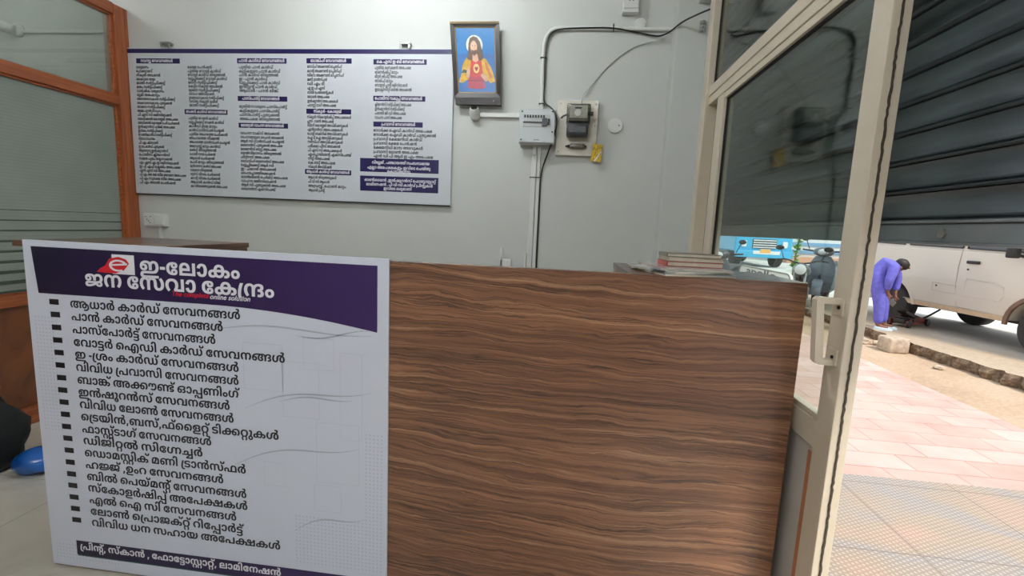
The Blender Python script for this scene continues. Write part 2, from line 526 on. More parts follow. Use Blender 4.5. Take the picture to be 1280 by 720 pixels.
dr = empty('door_1', (DX, 0.45, 0.0), kind='structure')
dt = DX + 0.041
YN, YF = -0.147, 1.052
b = MB(); b.box(DX, YN, 0.02, dt, YN + 0.071, 1.912, 0.002); b.build('door_stile', ALU, dr)
b = MB(); b.box(DX, 0.957, 0.02, dt, YF, 1.912, 0.003); b.build('door_stile', ALU, dr)
b = MB(); b.box(DX + 0.002, YF, 0.02, dt, YF + 0.009, 1.912); b.box(DX + 0.014, 0.949, 0.80, DX + 0.027, 0.958, 1.886); b.box(DX + 0.014, YN + 0.07, 1.879, DX + 0.027, 0.957, 1.887); b.build('gasket', GASKET, dr)
b = MB(); b.box(DX + 0.003, YN + 0.07, 1.886, dt - 0.003, 0.957, 1.912, 0.002); b.build('door_rail', ALU, dr)
b = MB(); b.box(DX + 0.002, YN + 0.07, 0.724, dt - 0.002, 0.957, 0.796, 0.002); b.box(DX + 0.008, YN + 0.07, 0.796, dt - 0.008, 0.957, 0.811, 0.002); b.build('door_rail', ALU, dr)
b = MB(); b.box(DX + 0.002, YN + 0.07, 0.02, dt - 0.002, 0.957, 0.12, 0.002); b.build('door_rail', ALU, dr)
b = MB(); b.box(DX + 0.016, YN + 0.066, 0.11, DX + 0.024, 0.96, 0.73); b.build('kick_panel', ALU_D, dr)
b = MB(); b.box(DX + 0.0145, YN + 0.084, 0.11, DX + 0.0165, YN + 0.114, 0.70, 0.0005); o = b.build('reflection_streak', paint('painted_orange_reflection', (196, 132, 92), 0.4, var=0.1), dr); tag(o, 'orange upright streak painted in place of a reflection')  # orange reflection on the kick panel, put in as a coloured strip
b = MB(); b.box(DX + 0.018, YN + 0.067, 0.80, DX + 0.023, 0.96, 1.89); b.build('door_pane', GL, dr)
# fuzzy weather pile in the groove of the stile's end face
b = MB()
zz = 0.03; rng = random.Random(3)
L, Rr = [], []
while zz < 1.905:
    j = rng.uniform(-0.0012, 0.0012); L.append((DX + 0.0170 + j, YN - 0.003, zz)); Rr.append((DX + 0.0215 + j + rng.uniform(-0.0008, 0.0008), YN - 0.003, zz)); zz += 0.010
b.loft([[l, r, (r[0], YN + 0.003, r[2]), (l[0], YN + 0.003, l[2])] for l, r in zip(L, Rr)])
o = b.build('brush_strip', paint('dark_pile', (74, 66, 56), 0.95, var=0.3, scale=200), dr)
# handle
HY = YN + 0.027
out = [(DX, 1.126), (DX - 0.053, 1.129), (DX - 0.060, 1.122), (DX - 0.046, 0.968), (DX - 0.039, 0.961), (DX, 0.959), (DX, 0.972), (DX - 0.028, 0.975), (DX - 0.042, 1.113), (DX, 1.113)]
b = MB()
b.prism([(x, HY, z) for x, z in out], (0, 0.023, 0))
o = b.build('door_handle', ALU, dr)
for z in (1.105, 0.981):
    b = MB(); b.box(DX - 0.005, HY - 0.011, z - 0.020, DX + 0.001, HY + 0.032, z + 0.021, 0.002); hb = b.build('handle_base', ALU, o)
    b = MB(); b.lathe([(0.0045, 0), (0.0045, -0.003), (0.002, -0.004)], (DX - 0.005, HY + 0.004, z), 'X', 10); b.build('screw', BLACK, o)

# ------------------------------------------------------------------ roller shutter
SX = 0.856
sh = empty('roller_shutter', (SX, -0.3, 1.988), 'half lowered dark grey ribbed steel roller shutter outside the glass front', 'shutter')
N = Nodes('grey_shutter_steel')
nz = N.noise(N.coords((1, 0.6, 6)), 5, 5)
SHM = N.finish(N.ramp(nz, [(0.3, lin((88, 96, 102))), (0.7, lin((108, 116, 122)))]), 0.30, metal=0.35)
b = MB()
prof = []
z = 1.319; P = 0.0742
k = 0
while z < 2.95:
    for t, dx in ((0.0, -0.010), (0.035, -0.016), (0.07, -0.010), (0.10, 0.004), (0.13, 0.006), (0.17, -0.002), (0.22, -0.004), (0.40, 0.004), (0.60, 0.007), (0.80, 0.004), (0.94, -0.003), (0.97, 0.004)):
        prof.append((SX + dx, z + t * P))
    z += P
b.grid([[(x, y, zz) for y in (-2.40, -0.4, 1.98)] for x, zz in prof])
o = b.build('shutter_curtain', SHM, sh, True)
o.modifiers.new('thickness', 'SOLIDIFY').thickness = 0.0012
b = MB(); b.box(SX - 0.014, -2.40, 1.272, SX + 0.012, 1.98, 1.315, 0.003); b.box(SX - 0.020, -2.40, 1.316, SX + 0.014, 1.98, 1.323, 0.002)
b.box(SX - 0.022, -2.40, 1.267, SX + 0.022, 1.98, 1.273, 0.001)
o = b.build('bottom_rail', paint('grey_rail_steel', (128, 134, 138), 0.4, metal=0.3, var=0.1), sh)
b = MB(); b.lathe([(0.011, 0), (0.011, -0.004), (0.006, -0.006)], (SX - 0.014, -0.162, 1.293), 'X', 14); b.build('rail_bolt', STEEL, sh)
for y0 in (1.92, -2.42):
    b = MB(); b.box(SX - 0.035, y0, -0.05, SX - 0.02, y0 + 0.07, 2.9); b.box(SX + 0.02, y0, -0.05, SX + 0.035, y0 + 0.07, 2.9); b.box(SX - 0.02, y0 + (0.06 if y0 > 0 else 0), -0.05, SX + 0.02, y0 + (0.07 if y0 > 0 else 0.01), 2.9); b.build('guide_channel', SHM, sh)

# ------------------------------------------------------------------ added ceiling tubes, out of view, that fill the rooms with light
def fill_tube_light(x, y, lab, k=1.0):
    t = empty('fill_tube_light', (x, y, 2.93), lab, 'fill lamp')
    b = MB(); b.box(x - 0.62, y - 0.03, 2.955, x + 0.62, y + 0.03, 3.0, 0.006); b.build('fill_batten', PLASTIC, t)
    for sx in (-0.61, 0.59):
        b = MB(); b.box(x + sx, y - 0.018, 2.895, x + sx + 0.02, y + 0.018, 2.958, 0.003); b.build('fill_lamp_cap', PLASTIC, t)
    N = Nodes('lit_fill_tube'); e = N.n('ShaderNodeEmission'); e.inputs[0].default_value = (0.93, 0.97, 1.0, 1); e.inputs[1].default_value = FILL_TUBE_WATTS * k
    N.l(e.outputs[0], N.out.inputs[0])
    b = MB(); b.tube([(x - 0.59, y, 2.915), (x + 0.59, y, 2.915)], 0.014, 12); b.build('tube', N.m, t, True)
fill_tube_light(-1.0, -1.9, 'added fill light behind the camera, shaped as a white ceiling batten with a lit tube', 1.9)
fill_tube_light(-1.1, 0.75, 'added fill light over the desk behind the counter, shaped as a white ceiling batten with a lit tube')
fill_tube_light(-3.9, 0.9, 'added fill light beyond the glass partition, shaped as a white ceiling batten with a lit tube', 0.38)
# outlines of the Malayalam lettering: advance, then contours of quadratic points (q = off curve), 250 units per em
GLYPH = {
'ആ':(466,"103,144 q15,0 q29,-4 14,-6 q3,-1 q4,-4 3,-1 q9,-3 q15,-10 q9,-13 0,-9 q0,-6 q-4,-11 q-10,-8 -8,-4 0,3 q12,-5 q13,-15 0,-12 q0,-10 q-10,-17 q-25,-11 -22,0 q-24,0 q-30,17 q-13,28 0,18 q0,15 q9,25 q20,21 15,8 q2,1 q4,4 2,0 q11,5 q27,5 14,0 q17,0 q24,-6 q18,-11 8,-8 17,-64 0,-55 -40,0 0,61 q0,18 q-6,23 -9,7 q-5,4 q-14,4 -10,0 q-7,0 q-13,-2 -5,-1 q-11,-3 q-15,-10 q-11,-15 q-5,-17 0,-9 q0,-19 q15,-16 14,0 q10,0 q9,6 0,7 q0,5 q-10,7 -10,0 -8,0 0,28 5,0 q11,0 q10,8 0,7 q0,7 q-14,11 -16,2 q-7,2 q-15,2 -9,0 q-19,0 q-25,-12 q-11,-21 0,-14 q0,-11 q6,-18 q11,-16 8,-9 -28,-19 q-11,9 q-17,22 q-10,26 0,17 q0,13 q9,26 q22,21 q36,13|316,144 q23,0 q36,-14 q24,-27 4,-19 q1,-6 q2,-13 0,-7 q0,-21 q-14,-27 q-27,-13 -20,0 q-18,0 q-25,13 q-12,22 0,14 q0,26 q38,29 35,0 q6,0 q9,0 4,-1 10,-1 q21,-3 q30,-21 q16,-30 0,-20 q0,-15 q-9,-27 q-21,-21 q-33,-12 -24,0 q-13,0 q-23,3 -10,4 11,27 q8,-3 q16,-2 10,0 q15,0 q19,8 q11,14 q5,17 0,8 q0,12 q-7,17 q-12,12 -8,4 -9,1 q-4,1 q-10,1 -5,0 q-13,0 q-17,-7 q-7,-13 0,-9 q0,-6 q4,-9 q8,-5 6,0 q10,0 q11,15 0,18 q0,8 q-2,14 -3,6 -2,8 q-5,7 q-13,9 q-17,5 -11,0 q-9,0 q-14,-4 -6,-4 q-5,-4 q-7,-12 q-3,-18 0,-13 0,-7 -26,63 q8,7 q19,13 q26,8"),
'ധ':(253,"173,-3 q-11,0 q-17,4 q-13,8 -7,7 3,0 q-10,-10 q-23,-9 -17,0 q-22,0 q-31,18 q-16,32 0,19 q0,16 q8,27 q16,24 11,11 29,-19 q-8,-10 q-10,-19 q-5,-18 0,-10 q0,-15 q9,-19 q15,-8 9,0 q6,0 q9,4 2,3 q4,4 q2,13 0,10 0,81 41,0 0,-80 q0,-11 q2,-13 3,-4 q3,-3 q8,-4 7,0 q8,0 q15,8 q10,19 0,14 q0,10 q-5,19 q-10,19 -9,10 30,19 q11,-12 q16,-23 q8,-26 0,-16 q0,-20 q-17,-31 q-31,-19"),
'ാ':(147,"138,71 q0,-15 q-7,-26 q-15,-21 q-26,-12 -20,0 q-18,0 q-23,9 q-15,14 q-7,18 -2,8 41,7 q2,-7 q5,-13 q9,-8 8,0 q10,0 q11,12 q5,20 0,14 q0,13 q-5,21 q-11,11 -9,0 q-7,0 q-10,-8 q-6,-13 -1,-7 -42,8 q3,8 q9,17 q15,15 q24,8 16,0 q19,0 q26,-12 q14,-20 q7,-27"),
'ർ':(209,"139,-3 q-20,0 q-26,14 q-14,27 0,18 q0,12 q8,22 q17,22 14,12 6,7 q9,8 q10,12 0,8 q0,6 q-7,7 -8,0 q-5,0 q-9,-1 -2,-1 -7,26 q6,2 q20,2 10,0 q17,0 q18,-10 q7,-16 0,-8 q0,-14 q-14,-23 -15,-11 -5,-6 q-9,-7 q-14,-19 q-7,-21 0,-10 q0,-8 q4,-14 q9,-8 8,0 q9,0 q10,15 0,16 q0,8 q-3,15 q-7,14 q-10,12 -7,4 q-5,4 q-14,3 -10,0 q-17,0 q-23,-11 q-13,-20 0,-15 q0,-11 q6,-18 q11,-16 8,-9 -28,-19 q-11,9 q-17,22 q-10,26 0,17 q0,14 q10,26 q22,21 q35,12 25,0 q13,0 q22,-4 10,-4 q1,0 q3,-2 2,-1 q15,-7 q22,-23 q11,-29 0,-16 q0,-29 q-30,-32"),
'ക':(293,"59,-3 q-25,0 q-27,23 0,21 q0,13 q12,17 9,6 q7,4 q16,5 q24,2 17,0 114,0 q23,0 q28,-5 11,-7 q8,-5 q10,-17 0,-13 q0,-22 q-29,-22 -23,0 q-6,0 q-12,1 -5,2 6,27 q3,-1 q7,-1 3,0 q8,0 q9,8 0,8 q0,5 q-5,7 -3,2 q-5,3 q-14,2 -13,0 -126,0 q-11,0 q-13,-2 -4,-3 q-3,-3 q-5,-6 0,-5 q0,-5 q5,-7 q9,-4 7,0 q6,0 q14,5 8,6 17,-25 q-9,-5 q-15,-6 q-17,-3|147,144 q25,0 q31,-19 q14,-33 0,-21 q0,-24 q-16,-33 q-31,-17 -22,0 q-18,0 q-27,11 -9,10 q-8,10 q-9,27 0,16 q0,34 q36,39|147,116 q-15,0 q-16,-24 0,-21 q0,-15 q7,-20 q14,-11 10,0 q10,0 q14,11 q7,20 0,15 q0,15 q-7,19 q-13,11"),
'ഡ്':(339,"165,-3 q-14,0 q-22,8 -8,8 q-6,5 q-8,15 q-4,19 0,13 0,9 q0,13 q-2,16 -4,4 q-3,4 q-9,4 -6,0 q-8,0 q-13,-8 q-8,-18 0,-16 q0,-10 q5,-18 q10,-19 8,-10 -29,-19 q-11,11 q-16,24 q-8,26 0,17 q0,21 q17,31 q32,17 21,0 q17,0 q24,-8 8,-8 q6,-5 q7,-16 q4,-20 0,-12 0,-6 q0,-15 q2,-15 4,-5 q3,-4 q9,-4 6,0 q6,0 q9,3 2,3 q5,5 q3,14 0,12 0,78 40,0 0,-78 q0,-13 q2,-12 4,-5 q3,-3 q9,-4 5,0 q9,0 q14,9 q9,19 0,14 q0,10 q-5,18 q-10,19 -8,10 29,19 q11,-11 q16,-24 q8,-26 0,-17 q0,-19 q-16,-32 q-31,-18 -22,0 q-16,0 q-23,9 -11,10 4,1 q-10,-10 q-22,-10|308,149 q-19,0 q-24,11 q-11,19 0,12 q0,5 q2,9 1,4 36,-6 q-1,-3 q-1,-5 0,-2 q0,-7 q5,-7 q8,-3 5,0 q5,0 q8,3 q5,7 0,7 q0,2 q-1,5 0,3 34,6 q1,-4 q2,-9 0,-5 q0,-12 q-11,-19 q-24,-11"),
'സ':(339,"174,144 q14,0 q22,-8 8,-7 q6,-6 q8,-15 q4,-19 0,-13 0,-9 q0,-13 q2,-15 4,-5 q3,-4 q9,-4 6,0 q8,0 q13,8 q8,19 0,15 q0,10 q-5,18 q-10,19 -8,10 29,19 q11,-11 q16,-24 q8,-26 0,-17 q0,-20 q-17,-32 q-31,-17 -22,0 q-17,0 q-24,8 -8,8 q-6,6 q-7,15 q-4,20 0,13 0,5 q0,15 q-2,16 -4,4 q-3,4 q-9,4 -6,0 q-6,0 q-9,-3 -2,-3 q-4,-5 q-4,-14 0,-12 0,-78 -40,0 0,78 q0,13 q-2,13 -4,4 q-3,4 q-9,4 -5,0 q-9,0 q-14,-10 q-9,-18 0,-15 q0,-10 q5,-18 q10,-18 8,-11 -29,-19 q-11,12 q-16,23 q-8,27 0,16 q0,20 q16,31 q31,18 22,0 q16,0 q23,-9 11,-10 -4,-1 q10,10 q22,10"),
'േ':(167,"100,-3 q-19,0 q-34,9 q-25,18 q-14,28 0,20 q0,18 q15,28 q25,18 q34,8 19,0 q21,0 q25,-10 q11,-17 0,-10 q0,-12 q-11,-15 q-20,-8 -13,0 q-17,0 q-18,10 q-8,15 0,9 q0,5 q3,9 2,3 35,5 q-4,-4 q-6,-9 0,-6 q0,-6 q5,-7 7,0 q5,0 q6,6 0,4 q0,6 q-10,7 -7,0 q-4,0 q-8,0 -3,-1 q-14,0 q-20,-13 q-10,-20 0,-14 q0,-13 q10,-22 q19,-12 14,-1 q2,0 q8,0 4,0 q5,0 q8,3 q4,5 0,4 q0,5 q-5,6 -5,0 q-6,0 q-6,-8 0,-5 q0,-6 q4,-9 5,-4 -35,5 q-2,3 q-2,9 0,5 q0,9 q8,15 q18,9 17,0 q13,0 q19,-7 q11,-16 0,-12 q0,-10 q-11,-17 q-25,-10"),
'വ':(268,"95,144 q23,0 q32,-12 q20,-21 q9,-26 0,-13 q0,-15 q-8,-22 q-14,-18 -9,-10 8,21 57,0 0,113 40,0 0,-141 -124,0 -13,19 q6,7 q10,14 q6,18 0,12 q0,14 q-11,20 q-19,11 -13,0 q-13,0 q-20,-11 q-11,-20 0,-14 q0,-11 q5,-18 q11,-16 8,-9 -28,-19 q-11,9 q-17,22 q-10,26 0,17 q0,13 q9,26 q21,21 q33,13"),
'ന':(253,"80,144 q11,0 q17,-4 q13,-8 7,-6 -3,-1 q10,10 q23,9 17,0 q22,0 q30,-18 q17,-31 0,-20 q0,-16 q-8,-27 q-16,-23 -11,-12 -29,19 q8,11 q10,18 q5,18 0,10 q0,15 q-9,19 q-15,9 -9,0 q-6,0 q-9,-5 -2,-3 q-4,-4 q-2,-13 0,-10 0,-81 -41,0 0,80 q0,11 q-2,13 -4,4 q-2,3 q-8,5 -7,0 q-8,0 q-15,-9 q-10,-18 0,-15 q0,-10 q5,-19 q10,-18 8,-11 -29,-19 q-11,12 q-16,23 q-8,26 0,16 q0,20 q17,32 q31,18"),
'ങ്ങ':(440,"137,116 q-31,0 q-40,-14 q-21,-26 0,-17 q0,-13 q6,-16 q9,-6 6,0 q5,0 q7,4 q3,8 0,6 q0,9 q-8,10 -9,0 q-9,0 q-15,-10 -9,-10 -4,26 q8,8 q24,13 16,0 q15,0 q20,-11 q10,-20 0,-13 q0,-15 q-12,-21 q-23,-11 -18,0 q-16,0 q-27,13 q-16,28 0,21 q0,22 q19,32 q33,21 q48,10 29,0 q21,0 q31,-4 15,-4 q3,-1 q3,-4 3,-1 q12,-3 q19,-11 q10,-14 0,-9 q0,-6 q-5,-11 q-10,-8 -8,-4 0,3 q12,-5 q13,-15 0,-12 q0,-10 q-10,-17 q-25,-11 -22,0 q-24,0 q-30,17 q-13,28 0,18 q0,15 q9,25 q20,21 15,8 q2,1 q4,4 2,0 q11,5 q27,5 14,0 q17,0 q24,-6 q18,-11 8,-8 17,-67 0,-52 -40,0 0,61 q0,18 q-6,23 -8,7 q-6,4 q-14,4 -10,0 q-8,0 q-12,-2 -5,-1 q-11,-3 q-15,-10 q-11,-15 q-5,-17 0,-9 q0,-19 q15,-16 14,0 q10,0 q9,6 0,7 q0,5 q-10,7 -10,0 -8,0 0,28 5,0 q11,0 q10,8 0,7 q0,8 q-15,10 -16,1 q-7,1 q-14,2 q-17,1|369,144 q20,0 q27,-11 q13,-18 0,-11 q0,-7 q-4,-13 q-10,-10 -9,-4 -1,1 q14,-5 q13,-18 0,-12 q0,-18 q-27,-21 -26,0 q-9,0 q-15,2 -5,1 4,28 q5,-1 q8,-2 5,0 q11,0 q9,7 0,8 q0,3 q-3,6 -3,2 q-4,2 q-10,3 -9,0 -9,0 0,28 9,0 q8,0 q10,2 4,3 q2,2 q2,5 0,4 q0,7 q-12,9 -11,0 q-12,0 q-17,-8 -5,-7 q-5,-6 q-5,-14 q-2,-18 0,-13 0,-32 -37,0 0,42 3,29 q5,17 q23,25 q33,13"),
'ൾ':(294,"226,200 q18,0 q18,-10 q7,-16 0,-8 q0,-14 q-15,-23 -14,-11 -5,-6 q-10,-7 q-13,-19 q-7,-21 0,-10 q0,-8 q4,-14 q9,-8 7,0 q10,0 q10,15 0,16 q0,8 q-3,15 q-7,14 q-9,12 -7,4 q-6,4 q-14,4 -11,0 q-9,0 q-16,-6 -6,-4 q-8,-7 q-5,-21 0,-14 0,-1 q0,-11 q-4,-19 q-7,-15 -6,-6 q-8,-8 q-23,-8 -17,0 q-22,0 q-31,17 q-17,32 0,20 q0,17 q8,26 q16,24 11,11 29,-19 q-8,-10 q-10,-19 q-5,-18 0,-10 q0,-15 q8,-19 q13,-8 7,0 q7,0 q9,4 2,4 q4,5 q2,15 0,9 0,3 q0,23 q12,29 11,9 q12,9 q30,8 22,0 q12,0 q21,-4 9,-3 7,-3 q15,-8 q21,-23 q12,-29 0,-16 q0,-29 q-30,-32 -31,0 q-20,0 q-27,14 q-13,27 0,18 q0,12 q7,22 q17,22 15,12 6,7 q9,8 q10,12 0,8 q0,6 q-7,7 -9,0 q-5,0 q-8,-1 -3,-1 -7,26 q7,2 q19,2"),
'പ':(247,"68,91 q21,0 q27,-14 q12,-22 0,-12 q0,-7 q-4,-13 -2,-5 -2,10 72,0 0,113 40,0 0,-141 -137,0 -14,16 q3,4 q5,12 0,8 q0,10 q-10,13 -11,0 q-7,0 q-9,-6 q-5,-10 0,-7 q0,-9 q7,-14 4,-6 -31,-14 q-9,10 q-11,22 0,13 q0,15 q16,22 q27,12"),
'ൻ':(300,"80,144 q11,0 q17,-4 q14,-8 8,-7 17,-70 0,-55 -41,0 0,81 q0,10 q-2,13 -4,4 q-2,3 q-8,5 -7,0 q-8,0 q-15,-9 q-10,-18 0,-15 q0,-10 q5,-19 q10,-18 8,-11 -29,-19 q-11,12 q-16,23 q-8,26 0,16 q0,20 q17,32 q31,18|230,-3 q-19,0 q-27,14 q-13,27 0,18 q0,12 q7,22 q17,22 15,12 5,7 q10,8 q10,12 0,8 q0,6 q-7,7 -9,0 q-5,0 q-8,-1 -3,-1 -7,26 q7,2 q19,2 10,0 q17,0 q19,-10 q7,-16 0,-8 q0,-14 q-15,-23 -14,-11 -5,-6 q-10,-7 q-13,-19 q-7,-21 0,-10 q0,-8 q4,-14 q8,-8 8,0 q10,0 q10,15 0,16 q0,10 q-6,21 q-12,17 -9,5 q-6,4 q-14,3 -12,0 q-10,0 q-15,-3 -6,-5 q-5,-3 q-6,-11 q-3,-18 0,-14 0,-44 -38,0 0,48 12,51 q7,8 q18,12 q26,7 20,0 q13,0 q22,-4 10,-4 q2,0 q3,-2 2,-1 q15,-7 q21,-23 q11,-29 0,-16 q0,-29 q-29,-32"),
'സ്':(339,"174,144 q14,0 q22,-8 8,-7 q6,-6 q8,-15 q4,-19 0,-13 0,-9 q0,-13 q2,-15 4,-5 q3,-4 q9,-4 6,0 q8,0 q13,8 q8,19 0,15 q0,10 q-5,18 q-10,19 -8,10 29,19 q11,-11 q16,-24 q8,-26 0,-17 q0,-20 q-17,-32 q-31,-17 -22,0 q-17,0 q-24,8 -8,8 q-6,6 q-7,15 q-4,20 0,13 0,5 q0,15 q-2,16 -4,4 q-3,4 q-9,4 -6,0 q-6,0 q-9,-3 -2,-3 q-4,-5 q-4,-14 0,-12 0,-78 -40,0 0,78 q0,13 q-2,13 -4,4 q-3,4 q-9,4 -5,0 q-9,0 q-14,-10 q-9,-18 0,-15 q0,-10 q5,-18 q10,-18 8,-11 -29,-19 q-11,12 q-16,23 q-8,27 0,16 q0,20 q16,31 q31,18 22,0 q16,0 q23,-9 11,-10 -4,-1 q10,10 q22,10|308,149 q-19,0 q-24,11 q-11,19 0,12 q0,5 q2,9 1,4 36,-6 q-1,-3 q-1,-5 0,-2 q0,-7 q5,-7 q8,-3 5,0 q5,0 q8,3 q5,7 0,7 q0,2 q-1,5 0,3 34,6 q1,-4 q2,-9 0,-5 q0,-12 q-11,-19 q-24,-11"),
'ട്ട':(157,"75,144 q25,0 q39,-10 12,-7 -16,-25 q-13,6 q-27,7 -17,0 q-11,0 q-13,-4 q-6,-6 0,-5 q0,-3 q2,-5 2,-1 q4,-3 q13,-2 10,0 7,0 q21,0 q24,-8 8,-7 q5,-5 q5,-14 0,-9 q0,-12 q-15,-20 q-29,-11 -22,0 -74,0 0,28 69,0 q11,0 q12,3 3,3 q2,1 q2,5 0,3 q0,3 q-3,6 -2,2 q-3,2 q-9,1 -9,0 -8,0 q-20,0 q-29,7 -8,8 q-5,5 q-5,14 0,9 q0,12 q15,20 q30,12|79,-63 q-14,0 q-26,4 q-24,8 -11,5 15,26 q10,-4 q18,-7 q19,-3 11,0 q12,0 q14,4 q6,8 0,5 q0,7 q-9,9 -6,2 21,23 q10,-4 q16,-11 q8,-16 0,-11 q0,-13 q-14,-21 q-31,-11"),
'്':(0,"-31,149 q-19,0 q-24,11 q-11,19 0,12 q0,5 q2,9 1,4 36,-6 q-1,-3 q-1,-5 0,-2 q0,-7 q5,-7 q8,-3 5,0 q5,0 q8,3 q5,7 0,7 q0,2 q-1,5 0,3 34,6 q1,-4 q2,-9 0,-5 q0,-12 q-11,-19 q-24,-11"),
'ഐ':(556,"68,-3 q-16,0 q-27,13 q-16,28 0,23 q0,18 q13,31 q26,22 q36,12 23,0 q23,0 q32,-12 q21,-20 q10,-27 0,-15 q0,-16 q-10,-26 q-17,-22 -11,-9 -28,19 q7,8 q11,16 q6,18 0,12 q0,14 q-10,20 q-22,11 -16,0 q-17,0 q-26,-14 q-14,-25 0,-16 q0,-14 q6,-16 q9,-6 6,0 q5,0 q6,4 q4,8 0,6 q0,9 q-9,10 -8,0 q-9,0 q-16,-10 -9,-10 -4,27 q9,7 q23,13 16,0 q15,0 q20,-11 q11,-20 0,-13 q0,-15 q-12,-21 q-24,-11|270,91 q21,0 q26,-14 q13,-22 0,-12 q0,-7 q-4,-13 -3,-5 -1,10 119,0 -1,-28 -143,0 -14,16 q2,4 q6,12 0,8 q0,10 q-10,13 -11,0 q-7,0 q-10,-6 q-4,-10 0,-7 q0,-9 q6,-14 4,-6 -31,-14 q-9,10 q-10,22 0,13 q0,15 q15,22 q28,12|452,144 q24,0 q35,-14 q23,-27 q11,-37 0,-24 q0,-20 q-9,-35 q-15,-30 -11,-14 -32,17 q9,13 q11,26 q6,28 0,15 q0,15 q-6,27 q-12,20 q-20,12 -14,0 q-20,0 q-25,-20 q-12,-37 0,-24 q0,-5 q1,-11 0,-5 q0,-1 q0,-3 0,-2 q1,-12 q6,-17 q9,-9 7,0 q5,0 2,3 q1,2 q1,4 0,5 0,112 41,0 0,-104 q0,-16 q-7,-17 -6,-5 q-6,-5 q-17,-6 -13,0 q-21,0 q-29,20 q-15,42 0,31 q0,23 q11,39 q24,30 q37,16"),
'ഡ':(339,"165,-3 q-14,0 q-22,8 -8,8 q-6,5 q-8,15 q-4,19 0,13 0,9 q0,13 q-2,16 -4,4 q-3,4 q-9,4 -6,0 q-8,0 q-13,-8 q-8,-18 0,-16 q0,-10 q5,-18 q10,-19 8,-10 -29,-19 q-11,11 q-16,24 q-8,26 0,17 q0,21 q17,31 q32,17 21,0 q17,0 q24,-8 8,-8 q6,-5 q7,-16 q4,-20 0,-12 0,-6 q0,-15 q2,-15 4,-5 q3,-4 q9,-4 6,0 q6,0 q9,3 2,3 q5,5 q3,14 0,12 0,78 40,0 0,-78 q0,-13 q2,-12 4,-5 q3,-3 q9,-4 5,0 q9,0 q14,9 q9,19 0,14 q0,10 q-5,18 q-10,19 -8,10 29,19 q11,-11 q16,-24 q8,-26 0,-17 q0,-19 q-16,-32 q-31,-18 -22,0 q-16,0 q-23,9 -11,10 4,1 q-10,-10 q-22,-10"),
'ി':(71,"-5,213 q11,0 q18,-5 7,-4 q9,-6 q11,-16 q5,-25 0,-19 0,-138 -41,0 0,133 q0,13 q-1,17 q-3,12 -2,3 q-3,3 q-7,4 -5,0 q-4,0 q-7,-4 q-5,-7 0,-6 q0,-2 q1,-4 1,-2 -40,-5 q-1,3 q-1,7 0,4 q0,15 q15,19 q25,10"),
'ഇ':(269,"91,144 q18,0 q23,-6 q17,-11 6,-6 -11,2 q9,11 q27,10 15,0 q17,0 q24,-11 q16,-18 q8,-24 0,-13 q0,-22 q-13,-30 -12,-10 q-7,-5 q-19,-7 q-26,-4 -19,0 -87,0 q-10,0 q-8,-1 -3,-1 q-3,-2 q-2,-4 0,-2 q0,-3 q2,-4 2,-2 q3,-1 q9,-2 10,0 178,0 0,-29 -182,0 q-15,0 q-23,4 -8,5 q-8,5 q-9,15 0,10 q0,10 q8,16 8,5 q5,3 q13,4 q17,2 12,0 81,0 q16,0 q21,3 q12,6 5,5 q6,6 q5,17 0,11 q0,10 q-6,18 q-13,12 -10,0 q-5,0 q-8,-4 -3,-3 q-3,-4 q-3,-13 0,-12 0,-42 -40,0 0,34 q0,15 q-5,17 -6,5 q-4,3 q-14,4 -11,0 q-7,0 q-13,-2 q-12,-4 q-9,-7 -2,-5 q-1,-2 q-1,-5 -1,-2 q0,-2 q-1,-6 0,-3 q0,-10 q9,-11 8,0 q7,0 q7,9 0,6 q0,4 q-3,6 q-7,4 -4,0 q-8,0 q-11,-5 -6,-3 -18,6 q5,5 q16,11 q20,8 10,0 q15,0 q18,-10 q10,-16 0,-10 q0,-11 q-10,-18 q-22,-10 -19,0 q-14,0 q-22,11 q-13,22 0,15 q0,18 q19,28 q37,17"),
'-':(83,"8,51 0,33 67,0 0,-33"),
'ശ':(292,"188,144 q23,0 q35,-12 q25,-23 q12,-31 0,-19 q0,-21 q-15,-27 q-27,-14 -20,0 q-20,0 q-25,15 q-12,25 0,14 q0,24 q26,27 25,0 q15,0 q23,-15 q14,-23 0,-13 -15,0 q-1,7 q-8,11 q-11,7 -7,0 q-11,0 q-11,-13 0,-12 q0,-8 q4,-12 q9,-6 6,0 q7,0 q10,8 q5,15 0,12 q0,4 q-1,8 -1,5 q0,1 q1,3 -1,1 q-1,9 q-13,15 q-23,9 -16,0 q-12,0 q-15,-4 -5,-4 q-8,-7 q-6,-22 0,-14 0,-2 q0,-16 q-8,-25 -9,-8 q-7,-8 q-24,-8 -17,0 q-21,0 q-31,17 q-17,32 0,20 q0,17 q8,26 q16,24 11,11 29,-19 q-8,-10 q-10,-19 q-5,-18 0,-10 q0,-15 q7,-19 q13,-8 8,0 q6,0 q9,4 3,4 q3,4 q3,14 0,10 0,4 q0,23 q12,28 11,9 q12,10 q29,8"),
'്ര':(79,"80,141 q-12,-26 q-13,-43 q-6,-37 0,-16 q0,-16 q8,-17 q13,-6 8,0 q4,0 q6,0 4,1 3,-29 q-4,-1 q-11,-1 -6,0 q-23,0 q-29,16 q-13,31 0,21 q0,21 q6,38 q13,40 11,24"),
'ം':(128,"64,-3 q-18,0 q-25,12 q-14,22 0,14 q0,15 q14,22 q26,12 17,0 q17,0 q26,-12 q14,-22 0,-15 q0,-14 q-14,-22 q-25,-12|64,66 q-8,0 q-12,-10 0,-11 q0,-10 q11,-11 9,0 q9,0 q11,11 0,10 q0,11 q-11,10"),
